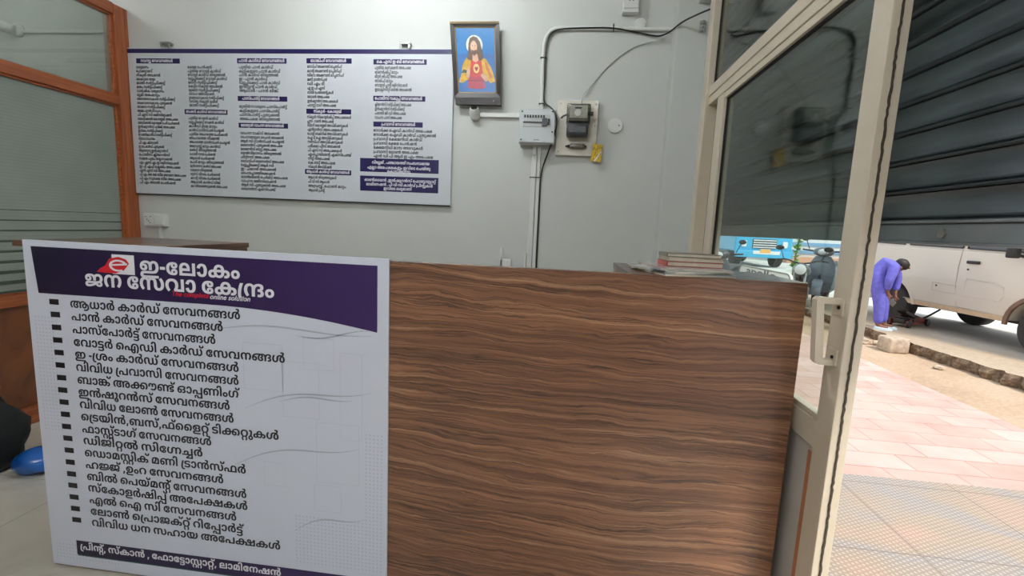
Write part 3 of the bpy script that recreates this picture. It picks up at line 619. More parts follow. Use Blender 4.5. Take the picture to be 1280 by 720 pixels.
'ബ':(367,"102,144 q23,0 q31,-12 13,-13 6,-18 6,-33 0,-68 -40,0 0,68 q0,18 q-6,17 -6,4 q-4,4 q-14,5 -10,0 q-15,0 q-26,-13 q-14,-25 0,-18 0,0 q0,-14 q5,-16 q10,-6 5,0 q5,0 q7,4 q4,8 0,6 q0,9 q-9,10 -8,0 q-9,0 q-16,-10 -9,-10 -4,27 q8,7 q24,13 16,0 q15,0 q20,-11 q11,-20 0,-13 q0,-15 q-13,-21 q-23,-11 -17,0 q-16,0 q-27,13 q-16,28 0,23 q0,27 q25,37 q42,19|352,141 0,-141 -126,0 -11,16 q8,11 q9,18 q5,18 0,10 q0,15 q-9,19 q-15,9 -8,0 q-7,0 q-8,-5 -3,-3 q-3,-4 q-3,-13 0,-10 0,-80 -38,0 0,59 12,46 3,18 q10,11 q24,9 17,0 q22,0 q30,-18 q17,-31 0,-20 q0,-10 q-4,-18 q-7,-16 -5,-8 -9,5 59,0 0,113"),
'ങ്ക':(299,"154,144 q25,0 q31,-19 q14,-33 0,-21 q0,-24 q-16,-33 q-31,-17 -23,0 q-18,0 q-27,11 -9,10 q-8,10 q-9,27 0,16 q0,23 q17,32 q31,18|154,116 q-16,0 q-15,-24 0,-21 q0,-15 q7,-20 q13,-11 11,0 q10,0 q13,11 q7,20 0,15 q0,15 q-6,19 q-14,11|61,-3 q-17,0 q-24,10 q-12,19 0,13 q0,9 q7,13 q12,10 8,3 q6,3 q17,3 q21,2 14,0 13,6 106,0 q23,0 q28,-5 11,-7 q8,-5 q10,-17 0,-13 q0,-22 q-29,-22 -23,0 q-6,0 q-11,1 -6,2 7,27 q2,-1 q7,-1 3,0 q9,0 q8,8 0,8 q0,5 q-4,7 -4,2 q-5,3 q-14,2 -12,0 -132,0 q-11,0 q-13,-2 -4,-3 q-3,-3 q-4,-6 0,-5 q0,-5 q4,-7 q9,-4 7,0 q7,0 q14,5 7,6 17,-25 q-8,-5 q-16,-6 q-17,-3|60,144 q15,0 q25,-6 13,-8 -14,-30 q-7,7 q-16,9 -11,0 q-8,0 q-9,-7 0,-6 q0,-3 q3,-5 2,-2 q3,-3 q10,-2 10,0 30,0 -23,-22 q-14,0 q-27,4 q-20,9 q-12,16 0,11 q0,11 q11,17 q22,10"),
'അ':(421,"103,144 q15,0 q29,-4 14,-6 q3,-1 q4,-4 3,-1 q9,-3 q15,-10 q9,-13 0,-9 q0,-6 q-4,-11 q-10,-8 -8,-4 0,3 q12,-5 q13,-15 0,-12 q0,-10 q-10,-17 q-25,-11 -22,0 q-24,0 q-30,17 q-13,28 0,18 q0,15 q9,25 q20,21 15,8 q2,1 q4,4 2,0 q11,5 q27,5 14,0 q17,0 q24,-6 q18,-11 8,-8 17,-67 0,-52 -40,0 0,61 q0,18 q-6,23 -9,7 q-5,4 q-14,4 -10,0 q-7,0 q-13,-2 -5,-1 q-11,-3 q-15,-10 q-11,-15 q-5,-17 0,-9 q0,-19 q15,-16 14,0 q10,0 q9,6 0,7 q0,5 q-10,7 -10,0 -8,0 0,28 5,0 q11,0 q10,8 0,7 q0,7 q-14,11 -16,2 q-7,2 q-15,2 -9,0 q-19,0 q-25,-12 q-11,-21 0,-14 q0,-11 q6,-18 q11,-16 8,-9 -28,-19 q-11,9 q-17,22 q-10,26 0,17 q0,13 q9,26 q22,21 q36,13|350,-3 q-20,0 q-25,15 q-11,25 0,14 q0,24 q26,27 24,0 q15,0 q23,-15 q14,-23 1,-13 -15,0 q-2,7 q-7,11 q-11,7 -8,0 q-11,0 q-10,-13 0,-12 q0,-8 q4,-12 q8,-6 7,0 q7,0 q9,8 q5,15 0,12 q0,4 q-1,8 0,5 q0,1 q1,3 -1,1 q-1,9 q-14,15 q-23,9 -16,0 q-12,0 q-14,-4 -6,-4 q-5,-4 q-7,-12 q-3,-18 0,-13 0,-12 -26,68 q8,7 q19,13 q27,8 19,0 q24,0 q35,-13 q24,-24 q12,-30 0,-18 q0,-21 q-15,-27 q-28,-14"),
'ക്ക':(425,"147,144 q25,0 q31,-19 q14,-33 0,-21 q0,-24 q-16,-33 q-31,-17 -22,0 q-18,0 q-27,11 -9,10 q-8,10 q-9,27 0,16 q0,34 q36,39|147,116 q-15,0 q-16,-24 0,-21 q0,-15 q7,-20 q14,-11 10,0 q10,0 q14,11 q7,20 0,15 q0,15 q-7,19 q-13,11|59,-3 q-25,0 q-27,23 0,21 q0,13 q12,17 9,6 q7,4 q16,5 q24,2 17,0 186,0 q13,0 q17,-2 q12,-4 6,-3 q9,-6 q9,-18 0,-12 q0,-22 q-27,-24 -25,0 q-18,0 q-27,13 q-14,25 0,19 q0,6 q1,9 0,4 q1,3 q0,3 1,2 q3,15 q17,23 q24,17 q31,8 17,0 q25,0 q33,-12 q21,-22 q9,-26 0,-14 q0,-16 q-9,-26 q-18,-22 -11,-9 -28,19 q8,8 q11,16 q6,18 0,12 q0,14 q-12,20 q-21,11 -15,0 q-14,0 q-22,-8 q-16,-17 -4,-13 q0,-2 q-1,-4 0,-2 q-1,-3 q0,-7 0,-5 q0,-11 q6,-13 q10,-5 5,0 q8,0 q7,8 0,7 q0,4 q-2,8 -4,2 q-3,3 q-11,3 -12,0 -192,0 q-11,0 q-13,-2 -4,-3 q-3,-3 q-5,-6 0,-5 q0,-5 q5,-7 q9,-4 7,0 q6,0 q14,5 8,6 17,-25 q-9,-5 q-15,-6 q-17,-3"),
'ൗ':(211,"143,144 q19,0 q26,-16 q14,-30 0,-21 q0,-25 q-18,-36 q-35,-19 -26,0 q-21,0 q-31,7 -13,7 14,27 q13,-6 q20,-6 14,0 q16,0 q18,12 q9,23 0,16 q0,20 q-13,19 -9,0 q-5,0 q-6,-4 -2,-3 q-2,-3 q-1,-9 0,-8 0,-23 -40,0 0,18 q0,10 q-2,12 -2,4 q-2,3 q-7,3 -4,0 q-9,0 q-10,-13 0,-8 q0,-7 q2,-11 2,-4 -39,-9 q-3,7 q-2,17 0,7 q0,13 q12,22 q24,14 19,0 q15,0 q20,-9 7,-7 -3,0 q8,9 q20,7"),
'ണ്ട':(409,"102,144 q23,0 q31,-12 13,-13 -11,5 q9,10 q24,10 15,0 q19,0 q26,-13 11,-15 -7,-6 17,-32 0,-78 -40,0 0,78 q0,12 q-3,14 -4,5 q-3,3 q-9,4 -7,0 q-5,0 q-9,-4 -4,-4 q-4,-4 q-3,-15 0,-13 0,-76 -40,0 0,67 q0,19 q-6,17 -6,4 q-4,4 q-14,5 -10,0 q-15,0 q-26,-13 q-14,-25 0,-18 0,0 q0,-14 q5,-16 q10,-6 5,0 q5,0 q7,4 q4,8 0,6 q0,9 q-9,10 -8,0 q-9,0 q-16,-10 -9,-10 -4,27 q8,7 q24,13 16,0 q15,0 q20,-11 q11,-20 0,-13 q0,-15 q-13,-21 q-23,-11 -17,0 q-16,0 q-27,13 q-16,28 0,23 q0,27 q25,37 q42,19|334,144 q21,0 q31,-9 q16,-17 0,-13 q0,-6 q-4,-11 -4,-4 q-5,-5 q-16,-4 -14,0 -9,0 q-6,0 q-6,-1 -2,-1 q-1,0 q-2,-3 0,-1 q0,-5 q10,-2 8,0 5,0 q14,0 q17,-4 5,-4 q5,-4 q5,-11 0,-8 q0,-9 q-11,-16 q-24,-9 -19,0 q-12,0 q-18,2 q-16,4 -8,3 12,25 q9,-3 q19,-3 10,0 q12,0 q9,3 0,3 q0,4 q-6,2 -5,0 -5,0 q-20,0 q-21,6 -5,6 q-3,4 q-4,9 0,6 q0,7 q5,11 5,4 q6,6 q19,5 15,0 7,0 q6,0 q5,2 0,3 q0,6 q-16,4 -14,0 q-15,0 q-22,-7 -7,-7 q-9,-8 q-9,-25 0,-16 0,-29 -35,-1 2,52 q2,16 q14,26 q24,18 q33,9"),
'ഓ':(359,"125,144 q29,0 q34,-11 q14,-19 0,-11 q0,-7 q-4,-12 q-10,-10 -9,-4 0,1 q13,-5 q13,-18 0,-12 q0,-18 q-27,-21 -26,0 q-9,0 q-14,2 -6,1 5,28 q4,-1 q9,-2 4,0 q11,0 q9,7 0,8 q0,3 q-3,6 -3,2 q-4,2 q-10,3 -10,0 -4,0 0,28 3,0 q11,0 q9,2 4,3 q2,2 q2,4 0,3 q0,9 q-19,8 -21,0 q-14,0 q-27,-5 q-22,-13 q-13,-20 0,-14 0,-4 q0,-13 q5,-16 q10,-6 5,0 q5,0 q7,4 q4,8 0,6 q0,9 q-9,10 -8,0 q-9,0 q-16,-10 -9,-10 -4,27 q8,7 q24,13 16,0 q15,0 q20,-11 q11,-20 0,-13 q0,-15 q-13,-21 q-23,-11 -17,0 q-16,0 q-27,13 q-16,28 0,22 q0,20 q17,32 q31,21 q43,11|349,71 q0,-15 q-6,-26 q-15,-21 q-27,-12 -20,0 q-17,0 q-24,9 q-14,14 q-8,18 -2,8 41,7 q2,-7 q5,-13 q10,-8 8,0 q9,0 q12,12 q5,20 0,14 q0,13 q-5,21 q-12,11 -9,0 q-7,0 q-10,-8 q-5,-13 -2,-7 -41,8 q3,8 q9,17 q15,15 q23,8 17,0 q19,0 q25,-12 q15,-20 q6,-27"),
'പ്പ':(247,"94,-12 q17,0 q22,-10 q10,-16 0,-8 q0,-7 q-3,-8 -2,-3 -4,10 58,0 0,71 40,0 0,-98 -114,0 -12,15 q2,3 q1,7 0,4 q0,6 q-7,9 -8,0 q-7,0 q-8,-9 0,-6 q0,-6 q4,-10 3,-3 -26,-11 q-7,7 q-8,16 0,11 q0,11 q13,16 q22,9|68,91 q21,0 q27,-14 q12,-22 0,-12 q0,-7 q-4,-13 -2,-5 -2,10 72,0 0,113 40,0 0,-141 -137,0 -14,16 q3,4 q5,12 0,8 q0,10 q-10,13 -11,0 q-7,0 q-9,-6 q-5,-10 0,-7 q0,-9 q7,-14 4,-6 -31,-14 q-9,10 q-11,22 0,13 q0,15 q16,22 q27,12"),
'ണ':(378,"102,144 q23,0 q31,-12 13,-13 -11,5 q9,10 q24,10 15,0 q16,0 q22,-9 9,-11 -3,1 q10,10 q24,9 16,0 q22,0 q30,-18 q17,-31 0,-20 q0,-16 q-9,-27 q-15,-24 -11,-11 -30,19 q9,11 q10,18 q5,18 0,10 q0,15 q-9,18 q-15,10 -8,0 q-5,0 q-10,-4 -3,-4 q-3,-4 q-3,-14 0,-12 0,-78 -40,0 0,78 q0,12 q-3,14 -4,5 q-3,3 q-9,4 -7,0 q-5,0 q-9,-4 -4,-4 q-4,-4 q-3,-15 0,-13 0,-76 -40,0 0,67 q0,19 q-6,17 -6,4 q-4,4 q-14,5 -10,0 q-15,0 q-26,-13 q-14,-25 0,-18 0,0 q0,-14 q5,-16 q10,-6 5,0 q5,0 q7,4 q4,8 0,6 q0,9 q-9,10 -8,0 q-9,0 q-16,-10 -9,-10 -4,27 q8,7 q24,13 16,0 q15,0 q20,-11 q11,-20 0,-13 q0,-15 q-13,-21 q-23,-11 -17,0 q-16,0 q-27,13 q-16,28 0,23 q0,27 q25,37 q42,19"),
'ഗ്':(248,"169,144 q22,0 q31,-17 q17,-31 0,-21 q0,-16 q-8,-27 q-15,-23 -12,-12 -29,19 q8,11 q11,18 q4,18 0,10 q0,15 q-8,19 q-13,8 -8,0 q-6,0 q-9,-4 -3,-4 q-4,-4 q-2,-17 0,-13 0,-7 q0,-12 q-4,-20 q-7,-15 -6,-6 q-8,-8 q-24,-8 -17,0 q-21,0 q-32,17 q-17,32 0,20 q0,17 q8,26 q16,24 11,11 29,-19 q-8,-10 q-10,-19 q-5,-18 0,-10 q0,-15 q8,-19 q13,-8 8,0 q6,0 q9,4 3,4 q4,5 q2,15 0,13 0,8 q0,19 q9,26 10,9 q7,7 q23,8|218,149 q-20,0 q-23,11 q-12,19 0,12 q0,5 q2,9 2,4 35,-6 q-1,-3 q-1,-5 0,-2 q0,-7 q5,-7 q8,-3 5,0 q5,0 q9,3 q4,7 0,7 q0,2 q0,5 -1,3 34,6 q1,-4 q2,-9 0,-5 q0,-12 q-11,-19 q-24,-11"),
'ഷ':(326,"68,91 q21,0 q27,-14 q12,-22 0,-12 q0,-7 q-4,-13 -2,-5 -2,10 69,0 9,-28 -103,0 -14,16 q3,4 q5,12 0,8 q0,10 q-10,13 -11,0 q-7,0 q-9,-6 q-5,-10 0,-7 q0,-9 q7,-14 4,-6 -31,-14 q-9,10 q-11,22 0,13 q0,15 q16,22 q27,12|183,0 0,97 q0,6 q-2,7 -1,2 q-1,2 q-4,2 -4,0 q-5,0 q-7,-7 0,-7 q0,-4 q4,-9 q11,-5 11,0 14,0 q15,0 q22,10 q17,18 q13,20 5,9 40,0 0,-141|171,144 q12,0 q17,-5 7,-5 q7,-6 q8,-19 0,-16 0,-65 49,0 0,43 q0,6 q1,10 q1,9 0,3 1,-4 q-8,-13 q-23,-18 q-26,-7 -12,0 -18,0 q-25,0 q-28,12 q-13,21 0,13 q0,11 q12,18 q22,12"),
'ൂ':(98,"46,-59 q-26,0 q-28,26 0,20 q0,13 q13,21 q24,12 17,0 q16,0 q24,-12 q14,-20 0,-14 q0,-14 q-14,-21 q-24,-11|46,9 q-11,0 q-15,-11 0,-11 q0,-12 q15,-11 11,0 q10,0 q15,11 0,12 q0,11 q-14,11|46,-25 q-14,0 q-14,16 0,13 q0,5 q5,10 5,6 12,-6 q-4,-1 q-4,-7 0,-3 q0,-4 q3,-5 q7,-3 4,0 q5,0 q6,3 q4,5 0,4 q0,2 q-4,6 -4,2 12,7 q5,-6 q5,-10 0,-5 q0,-7 q-6,-14 q-12,-8|37,144 q17,0 q20,-12 q8,-19 0,-12 q0,-20 q-9,-35 -7,-21 -37,4 q6,19 q7,32 0,13 q0,9 q-7,13 -10,0 q-3,0 q-7,0 -3,-1 -6,27 q7,1 q14,2"),
'റ':(189,"95,144 q23,0 q33,-12 q20,-22 q9,-26 0,-14 q0,-16 q-10,-26 q-17,-22 -11,-9 -28,19 q7,8 q11,16 q6,18 0,12 q0,14 q-11,20 q-19,11 -13,0 q-13,0 q-20,-11 q-11,-20 0,-14 q0,-11 q5,-18 q11,-16 8,-9 -28,-19 q-11,9 q-17,22 q-10,26 0,17 q0,13 q9,26 q21,21 q33,13"),
'ല':(238,"223,141 0,-141 -209,0 0,75 q0,20 q10,24 9,8 q8,8 q26,9 17,0 q17,0 q25,-9 9,-8 q9,-9 q9,-24 0,-19 0,-22 -99,0 0,-25 129,0 0,113|84,116 q-16,0 q-14,-19 0,-15 0,-1 59,0 0,1 q0,16 q-15,18"),
'ൺ':(426,"102,144 q23,0 q31,-12 13,-13 -11,5 q9,10 q24,10 15,0 q17,0 q23,-10 9,-10 2,-16 15,-41 0,-67 -40,0 0,78 q0,12 q-3,14 -4,5 q-3,3 q-9,4 -7,0 q-5,0 q-9,-4 -4,-4 q-4,-4 q-3,-15 0,-13 0,-76 -40,0 0,67 q0,19 q-6,17 -6,4 q-4,4 q-14,5 -10,0 q-15,0 q-26,-13 q-14,-25 0,-18 0,0 q0,-14 q5,-16 q10,-6 5,0 q5,0 q7,4 q4,8 0,6 q0,9 q-9,10 -8,0 q-9,0 q-16,-10 -9,-10 -4,27 q8,7 q24,13 16,0 q15,0 q20,-11 q11,-20 0,-13 q0,-15 q-13,-21 q-23,-11 -17,0 q-16,0 q-27,13 q-16,28 0,23 q0,27 q25,37 q42,19|356,-3 q-19,0 q-27,14 q-13,27 0,18 q0,12 q7,22 q17,22 15,12 5,7 q9,8 q11,12 0,8 q0,6 q-8,7 -8,0 q-5,0 q-8,-1 -3,-1 -7,26 q7,2 q19,2 10,0 q17,0 q19,-10 q7,-16 0,-8 q0,-14 q-15,-23 -14,-11 -5,-6 q-10,-7 q-14,-19 q-6,-21 0,-10 q0,-8 q3,-14 q9,-8 8,0 q10,0 q9,15 0,16 q0,10 q-5,21 q-12,17 -9,5 q-6,4 q-14,3 -12,0 q-10,0 q-15,-3 -6,-5 q-5,-3 q-6,-11 q-4,-18 0,-14 0,-44 -37,0 0,48 11,51 q8,8 q18,12 q26,7 19,0 q14,0 q22,-4 10,-4 q2,0 q3,-2 1,-1 q16,-7 q21,-23 q11,-29 0,-16 q0,-29 q-30,-32"),
'ട':(157,"75,144 q25,0 q39,-10 12,-7 -16,-25 q-13,6 q-27,7 -17,0 q-11,0 q-13,-4 q-6,-6 0,-5 q0,-3 q2,-5 2,-1 q4,-3 q13,-2 10,0 6,0 q22,0 q25,-8 7,-8 q5,-5 q5,-14 0,-9 q0,-13 q-15,-21 q-30,-11 -24,0 q-24,0 q-37,9 -15,9 15,26 q10,-5 q18,-7 q18,-3 12,0 q11,0 q14,4 q6,8 0,4 q0,4 q-2,5 -3,2 q-3,2 q-10,2 -11,0 -5,0 q-20,0 q-29,7 -8,8 q-5,5 q-5,14 0,9 q0,12 q15,20 q30,12"),
'െ':(202,"68,-3 q-16,0 q-27,13 q-16,28 0,23 q0,18 q13,31 q26,22 q36,12 23,0 q22,0 q33,-12 q21,-20 q10,-27 0,-15 q0,-16 q-10,-26 q-17,-22 -12,-9 -27,19 q7,8 q11,16 q6,18 0,12 q0,14 q-10,20 q-22,11 -16,0 q-17,0 q-26,-14 q-14,-25 0,-16 q0,-14 q5,-16 q10,-6 5,0 q5,0 q7,4 q4,8 0,6 q0,9 q-9,10 -8,0 q-9,0 q-16,-10 -9,-10 -4,27 q8,7 q24,13 16,0 q15,0 q20,-11 q11,-20 0,-13 q0,-15 q-13,-21 q-23,-11"),
'യ':(291,"186,-3 q-14,0 q-23,5 -13,5 q-2,1 q-5,3 -2,1 q-15,8 q-19,23 q-9,26 0,15 q0,9 q4,16 4,6 3,3 q5,10 q17,11 q20,5 10,0 q30,0 q33,-30 0,-31 q0,-23 q-23,-35 -18,-11 q-3,-2 q-4,-2 -3,-1 q-12,-6 q-27,-6 -15,0 q-24,0 q-36,12 q-24,23 q-12,32 0,19 q0,18 q14,27 q29,16 22,0 q17,0 q28,-12 8,-15 -31,-16 q-5,8 q-10,7 -7,0 q-8,0 q-11,-8 q-6,-15 0,-10 q0,-17 q14,-26 q26,-16 18,0 q6,0 q11,2 5,1 q2,1 q5,0 3,1 q8,4 q14,16 q8,22 0,13 q0,12 q-6,14 q-10,6 -6,0 q-6,0 q-11,-7 q-5,-14 0,-12 q0,-12 q7,-22 q14,-16 9,-4 q2,-1 q4,0 3,-1 q4,-1 q11,-2 7,0 q16,0 q24,13 q14,25 0,17 q0,11 q-7,24 -8,12 31,18 q13,-16 q12,-32 0,-17 q0,-15 q-9,-30 q-22,-23 q-37,-14"),
',':(75,"57,32 2,-3 q-3,-9 q-7,-22 q-8,-22 -4,-9 -29,0 q2,10 q5,23 q4,23 1,9"),
'ഫ്':(316,"68,91 q21,0 q27,-14 q12,-22 0,-12 q0,-7 q-4,-13 -2,-5 -2,10 70,0 0,-28 -95,0 -14,16 q3,4 q5,12 0,8 q0,10 q-10,13 -11,0 q-7,0 q-9,-6 q-5,-10 0,-7 q0,-9 q7,-14 4,-6 -31,-14 q-9,10 q-11,22 0,13 q0,15 q16,22 q27,12|229,144 q18,0 q27,-9 9,-9 q10,-9 q9,-25 0,-20 0,-72 -145,0 0,71 q0,14 q5,21 q8,15 6,6 q10,8 q27,9|230,116 q-8,0 q-11,-5 -4,-4 q-5,-5 q-4,-16 0,-15 0,-43 63,0 0,41 q0,17 q-4,16 -4,5 q-4,4 q-11,5|285,149 q-19,0 q-24,11 q-11,19 0,12 q0,5 q2,9 1,4 35,-6 q-1,-3 q0,-5 0,-2 q0,-7 q4,-7 q8,-3 5,0 q6,0 q8,3 q5,7 0,7 q0,2 q-1,5 0,3 33,6 q2,-4 q1,-9 0,-5 q0,-12 q-11,-19 q-24,-11"),
'ള':(199,"103,116 q-11,0 q-20,-2 q-16,-6 q-10,-8 -2,-6 q-1,-1 q0,-2 0,-2 q-1,-2 q-1,-5 0,-4 q0,-10 q9,-11 8,0 q7,0 q7,9 0,6 q0,4 q-3,6 q-7,4 -4,0 q-7,0 q-12,-5 -6,-3 -18,6 q5,5 q16,11 q20,8 10,0 q15,0 q19,-10 q9,-16 0,-10 q0,-11 q-10,-18 q-22,-10 -18,0 q-15,0 q-22,11 q-13,22 0,15 q0,12 q11,23 q24,18 q37,10 26,0 q28,0 q36,-10 q17,-18 0,-14 q0,-11 q-12,-15 q-24,-10 -17,-2 -12,15 0,6 3,0 q6,0 q8,1 3,2 q3,2 q2,5 0,3 q0,6 q-8,8 q-19,4|191,40 q0,-10 q-7,-14 -6,-5 q-5,-4 q-13,-5 q-19,-2 -15,0 -49,0 q-10,0 q-8,-1 -3,-1 q-3,-2 q-2,-4 0,-2 q0,-3 q2,-4 2,-2 q3,-1 q9,-2 10,0 109,0 0,-29 -113,0 q-15,0 q-23,4 -8,5 q-8,5 q-9,15 0,10 q0,10 q8,16 8,5 q5,3 q13,4 q17,2 12,0 49,0 q9,0 q11,2 4,2 q2,2 q2,5 0,4 q0,3 q-2,6 -4,2 q-2,2 q-8,1 -8,0 -3,0 0,25 29,-4 q21,-6 q18,-19"),
'ൈ':(403,"68,-3 q-16,0 q-27,13 q-16,28 0,23 q0,18 q13,31 q26,22 q36,12 23,0 q22,0 q33,-12 q21,-20 q10,-27 0,-15 q0,-16 q-10,-26 q-17,-22 -12,-9 -27,19 q7,8 q11,16 q6,18 0,12 q0,14 q-10,20 q-22,11 -16,0 q-17,0 q-26,-14 q-14,-25 0,-16 q0,-14 q5,-16 q10,-6 5,0 q5,0 q7,4 q4,8 0,6 q0,9 q-9,10 -8,0 q-9,0 q-16,-10 -9,-10 -4,27 q8,7 q24,13 16,0 q15,0 q20,-11 q11,-20 0,-13 q0,-15 q-13,-21 q-23,-11|270,-3 q-16,0 q-27,13 q-16,28 0,23 q0,18 q13,31 q25,22 q36,12 23,0 q23,0 q33,-12 q20,-20 q10,-27 0,-15 q0,-16 q-10,-26 q-17,-22 -11,-9 -28,19 q8,8 q11,16 q6,18 0,12 q0,14 q-11,20 q-21,11 -16,0 q-18,0 q-25,-14 q-15,-25 0,-16 q0,-14 q6,-16 q9,-6 6,0 q5,0 q7,4 q3,8 0,6 q0,9 q-8,10 -9,0 q-9,0 q-15,-10 -9,-10 -4,27 q8,7 q23,13 16,0 q15,0 q21,-11 q10,-20 0,-13 q0,-15 q-12,-21 q-23,-11"),
'റ്റ':(189,"95,144 q23,0 q33,-12 q20,-20 q9,-26 0,-13 q0,-15 q-10,-26 q-17,-20 -11,-9 -28,20 q7,7 q11,15 q6,17 0,11 q0,13 q-11,19 q-19,10 -13,0 q-13,0 q-20,-10 q-11,-19 0,-13 q0,-16 q12,-22 12,-12 -28,-20 q-11,9 q-17,20 q-10,26 0,15 q0,13 q9,25 q21,21 q33,12|95,21 q20,0 q28,-15 q15,-24 0,-13 q0,-18 q-15,-25 -11,-10 -23,17 q7,7 q8,15 0,12 q0,9 q-8,14 q-13,7 -9,0 q-13,0 q-16,-16 0,-14 q0,-11 q8,-16 7,-7 -23,-17 q-11,10 q-15,25 0,18 q0,13 q15,24 q28,15"),
'ു':(98,"46,-59 q-26,0 q-28,26 0,20 q0,13 q13,21 q24,12 16,0 q17,0 q24,-12 q14,-20 0,-14 q0,-14 q-14,-21 q-24,-11|46,-33 q8,0 q11,10 0,10 q0,9 q-11,11 -9,0 q-8,0 q-10,-10 0,-10 q0,-10 q10,-10|37,144 q17,0 q20,-12 q8,-20 0,-11 q0,-20 q-9,-35 -7,-21 -37,4 q6,19 q7,32 0,13 q0,9 q-7,13 -10,0 q-3,0 q-7,0 -3,-1 -6,27 q7,1 q14,2"),
'ഫ':(316,"68,91 q21,0 q27,-14 q12,-22 0,-12 q0,-7 q-4,-13 -2,-5 -2,10 70,0 0,-28 -95,0 -14,16 q3,4 q5,12 0,8 q0,10 q-10,13 -11,0 q-7,0 q-9,-6 q-5,-10 0,-7 q0,-9 q7,-14 4,-6 -31,-14 q-9,10 q-11,22 0,13 q0,15 q16,22 q27,12|229,144 q18,0 q27,-9 9,-9 q10,-9 q9,-25 0,-20 0,-72 -145,0 0,71 q0,14 q5,21 q8,15 6,6 q10,8 q27,9|230,116 q-8,0 q-11,-5 -4,-4 q-5,-5 q-4,-16 0,-15 0,-43 63,0 0,41 q0,17 q-4,16 -4,5 q-4,4 q-11,5"),
'സ്റ്റ':(339,"174,144 q14,0 q22,-8 8,-7 q6,-6 q8,-15 q4,-19 0,-13 0,-9 q0,-13 q2,-15 4,-5 q3,-4 q9,-4 6,0 q8,0 q13,8 q8,19 0,15 q0,10 q-5,18 q-10,19 -8,10 29,19 q11,-11 q16,-24 q8,-26 0,-17 q0,-32 q-38,-34 -33,0 q-16,0 q-25,7 -8,8 q-6,6 q-7,15 q-3,19 0,12 0,5 q0,15 q-2,16 -4,4 q-3,4 q-9,4 -6,0 q-6,0 q-9,-3 -2,-3 q-4,-5 q-4,-14 0,-12 0,-78 -40,0 0,78 q0,13 q-2,13 -4,4 q-3,4 q-9,4 -5,0 q-9,0 q-14,-10 q-9,-18 0,-15 q0,-10 q5,-18 q10,-18 8,-11 -29,-19 q-11,12 q-16,23 q-8,27 0,16 q0,20 q16,31 q31,18 22,0 q16,0 q23,-9 11,-10 -4,-1 q10,10 q22,10|125,23 q21,0 q28,-16 q15,-24 0,-14 q0,-18 q-15,-25 -12,-10 -22,17 q7,7 q8,15 0,12 q0,10 q-8,14 q-13,7 -9,0 q-13,0 q-16,-16 0,-15 q0,-11 q7,-16 7,-7 -22,-17 q-11,10 q-15,25 0,18 q0,14 q14,24 q29,16|261,21 q20,0 q28,-15 q15,-24 0,-13 q0,-18 q-15,-25 -11,-10 -23,17 q7,7 q8,15 0,12 q0,15 q-17,16 -13,0 q-13,0 q-16,-16 0,-15 q0,-11 q8,-16 7,-7 -23,-17 q-11,10 q-15,25 0,18 q0,14 q14,23 q29,15"),
'ജ':(257,"80,144 q16,0 q23,-5 q16,-8 7,-6 -9,0 q10,10 q25,9 16,0 q23,0 q28,-15 q13,-24 0,-13 q0,-10 q-6,-17 q-11,-13 -9,-5 -56,-8 -34,-2 q-8,-1 q-17,0 -8,0 -40,0 q-6,0 q-6,-1 -2,-2 q-1,-1 q-1,-2 0,-1 q0,-3 q3,-3 q6,-1 4,0 q7,0 q15,1 q17,4 10,3 q8,2 q16,5 q15,3 q14,3 5,1 q6,2 q9,5 q9,4 q8,4 5,0 q10,0 q19,-6 q12,-13 0,-12 q0,-15 q-23,-16 -21,0 q-17,0 q-20,10 q-9,15 0,8 q0,10 q10,13 6,3 32,-1 q-3,-1 q-8,-7 q-6,-8 0,-6 q0,-7 q7,-6 7,0 q7,0 q6,5 0,4 q0,3 q-3,4 q-6,3 -4,0 q-6,0 q-10,-5 -7,-5 1,6 q-3,-3 q-11,-8 q-16,-8 -11,-4 q-16,-5 q-26,-7 q-24,-3 -14,0 q-12,0 q-21,6 q-12,14 0,12 q0,8 q7,12 6,4 q7,4 q20,3 17,0 80,0 q13,0 q17,1 q13,2 5,2 q8,3 q8,12 0,10 q0,7 q-6,12 q-13,7 -10,0 q-7,0 q-9,-3 -2,-3 q-4,-4 q-3,-12 0,-11 0,-17 -36,0 0,10 q0,13 q-4,17 -7,5 q-4,4 q-14,5 -11,0 q-9,0 q-20,-3 -5,-5 q-1,0 q-1,-3 0,-1 q-2,-2 q-1,-6 0,-3 q0,-8 q7,-6 6,0 q4,0 q5,3 q3,5 0,3 q0,6 q-7,6 -7,0 q-5,0 q-9,-2 -4,-2 -12,6 q7,6 q21,6 11,0 q11,0 q16,-6 q9,-13 0,-9 q0,-8 q-8,-14 q-19,-9 -16,0 q-20,0 q-24,19 0,18 q0,14 q17,21 q31,11"),
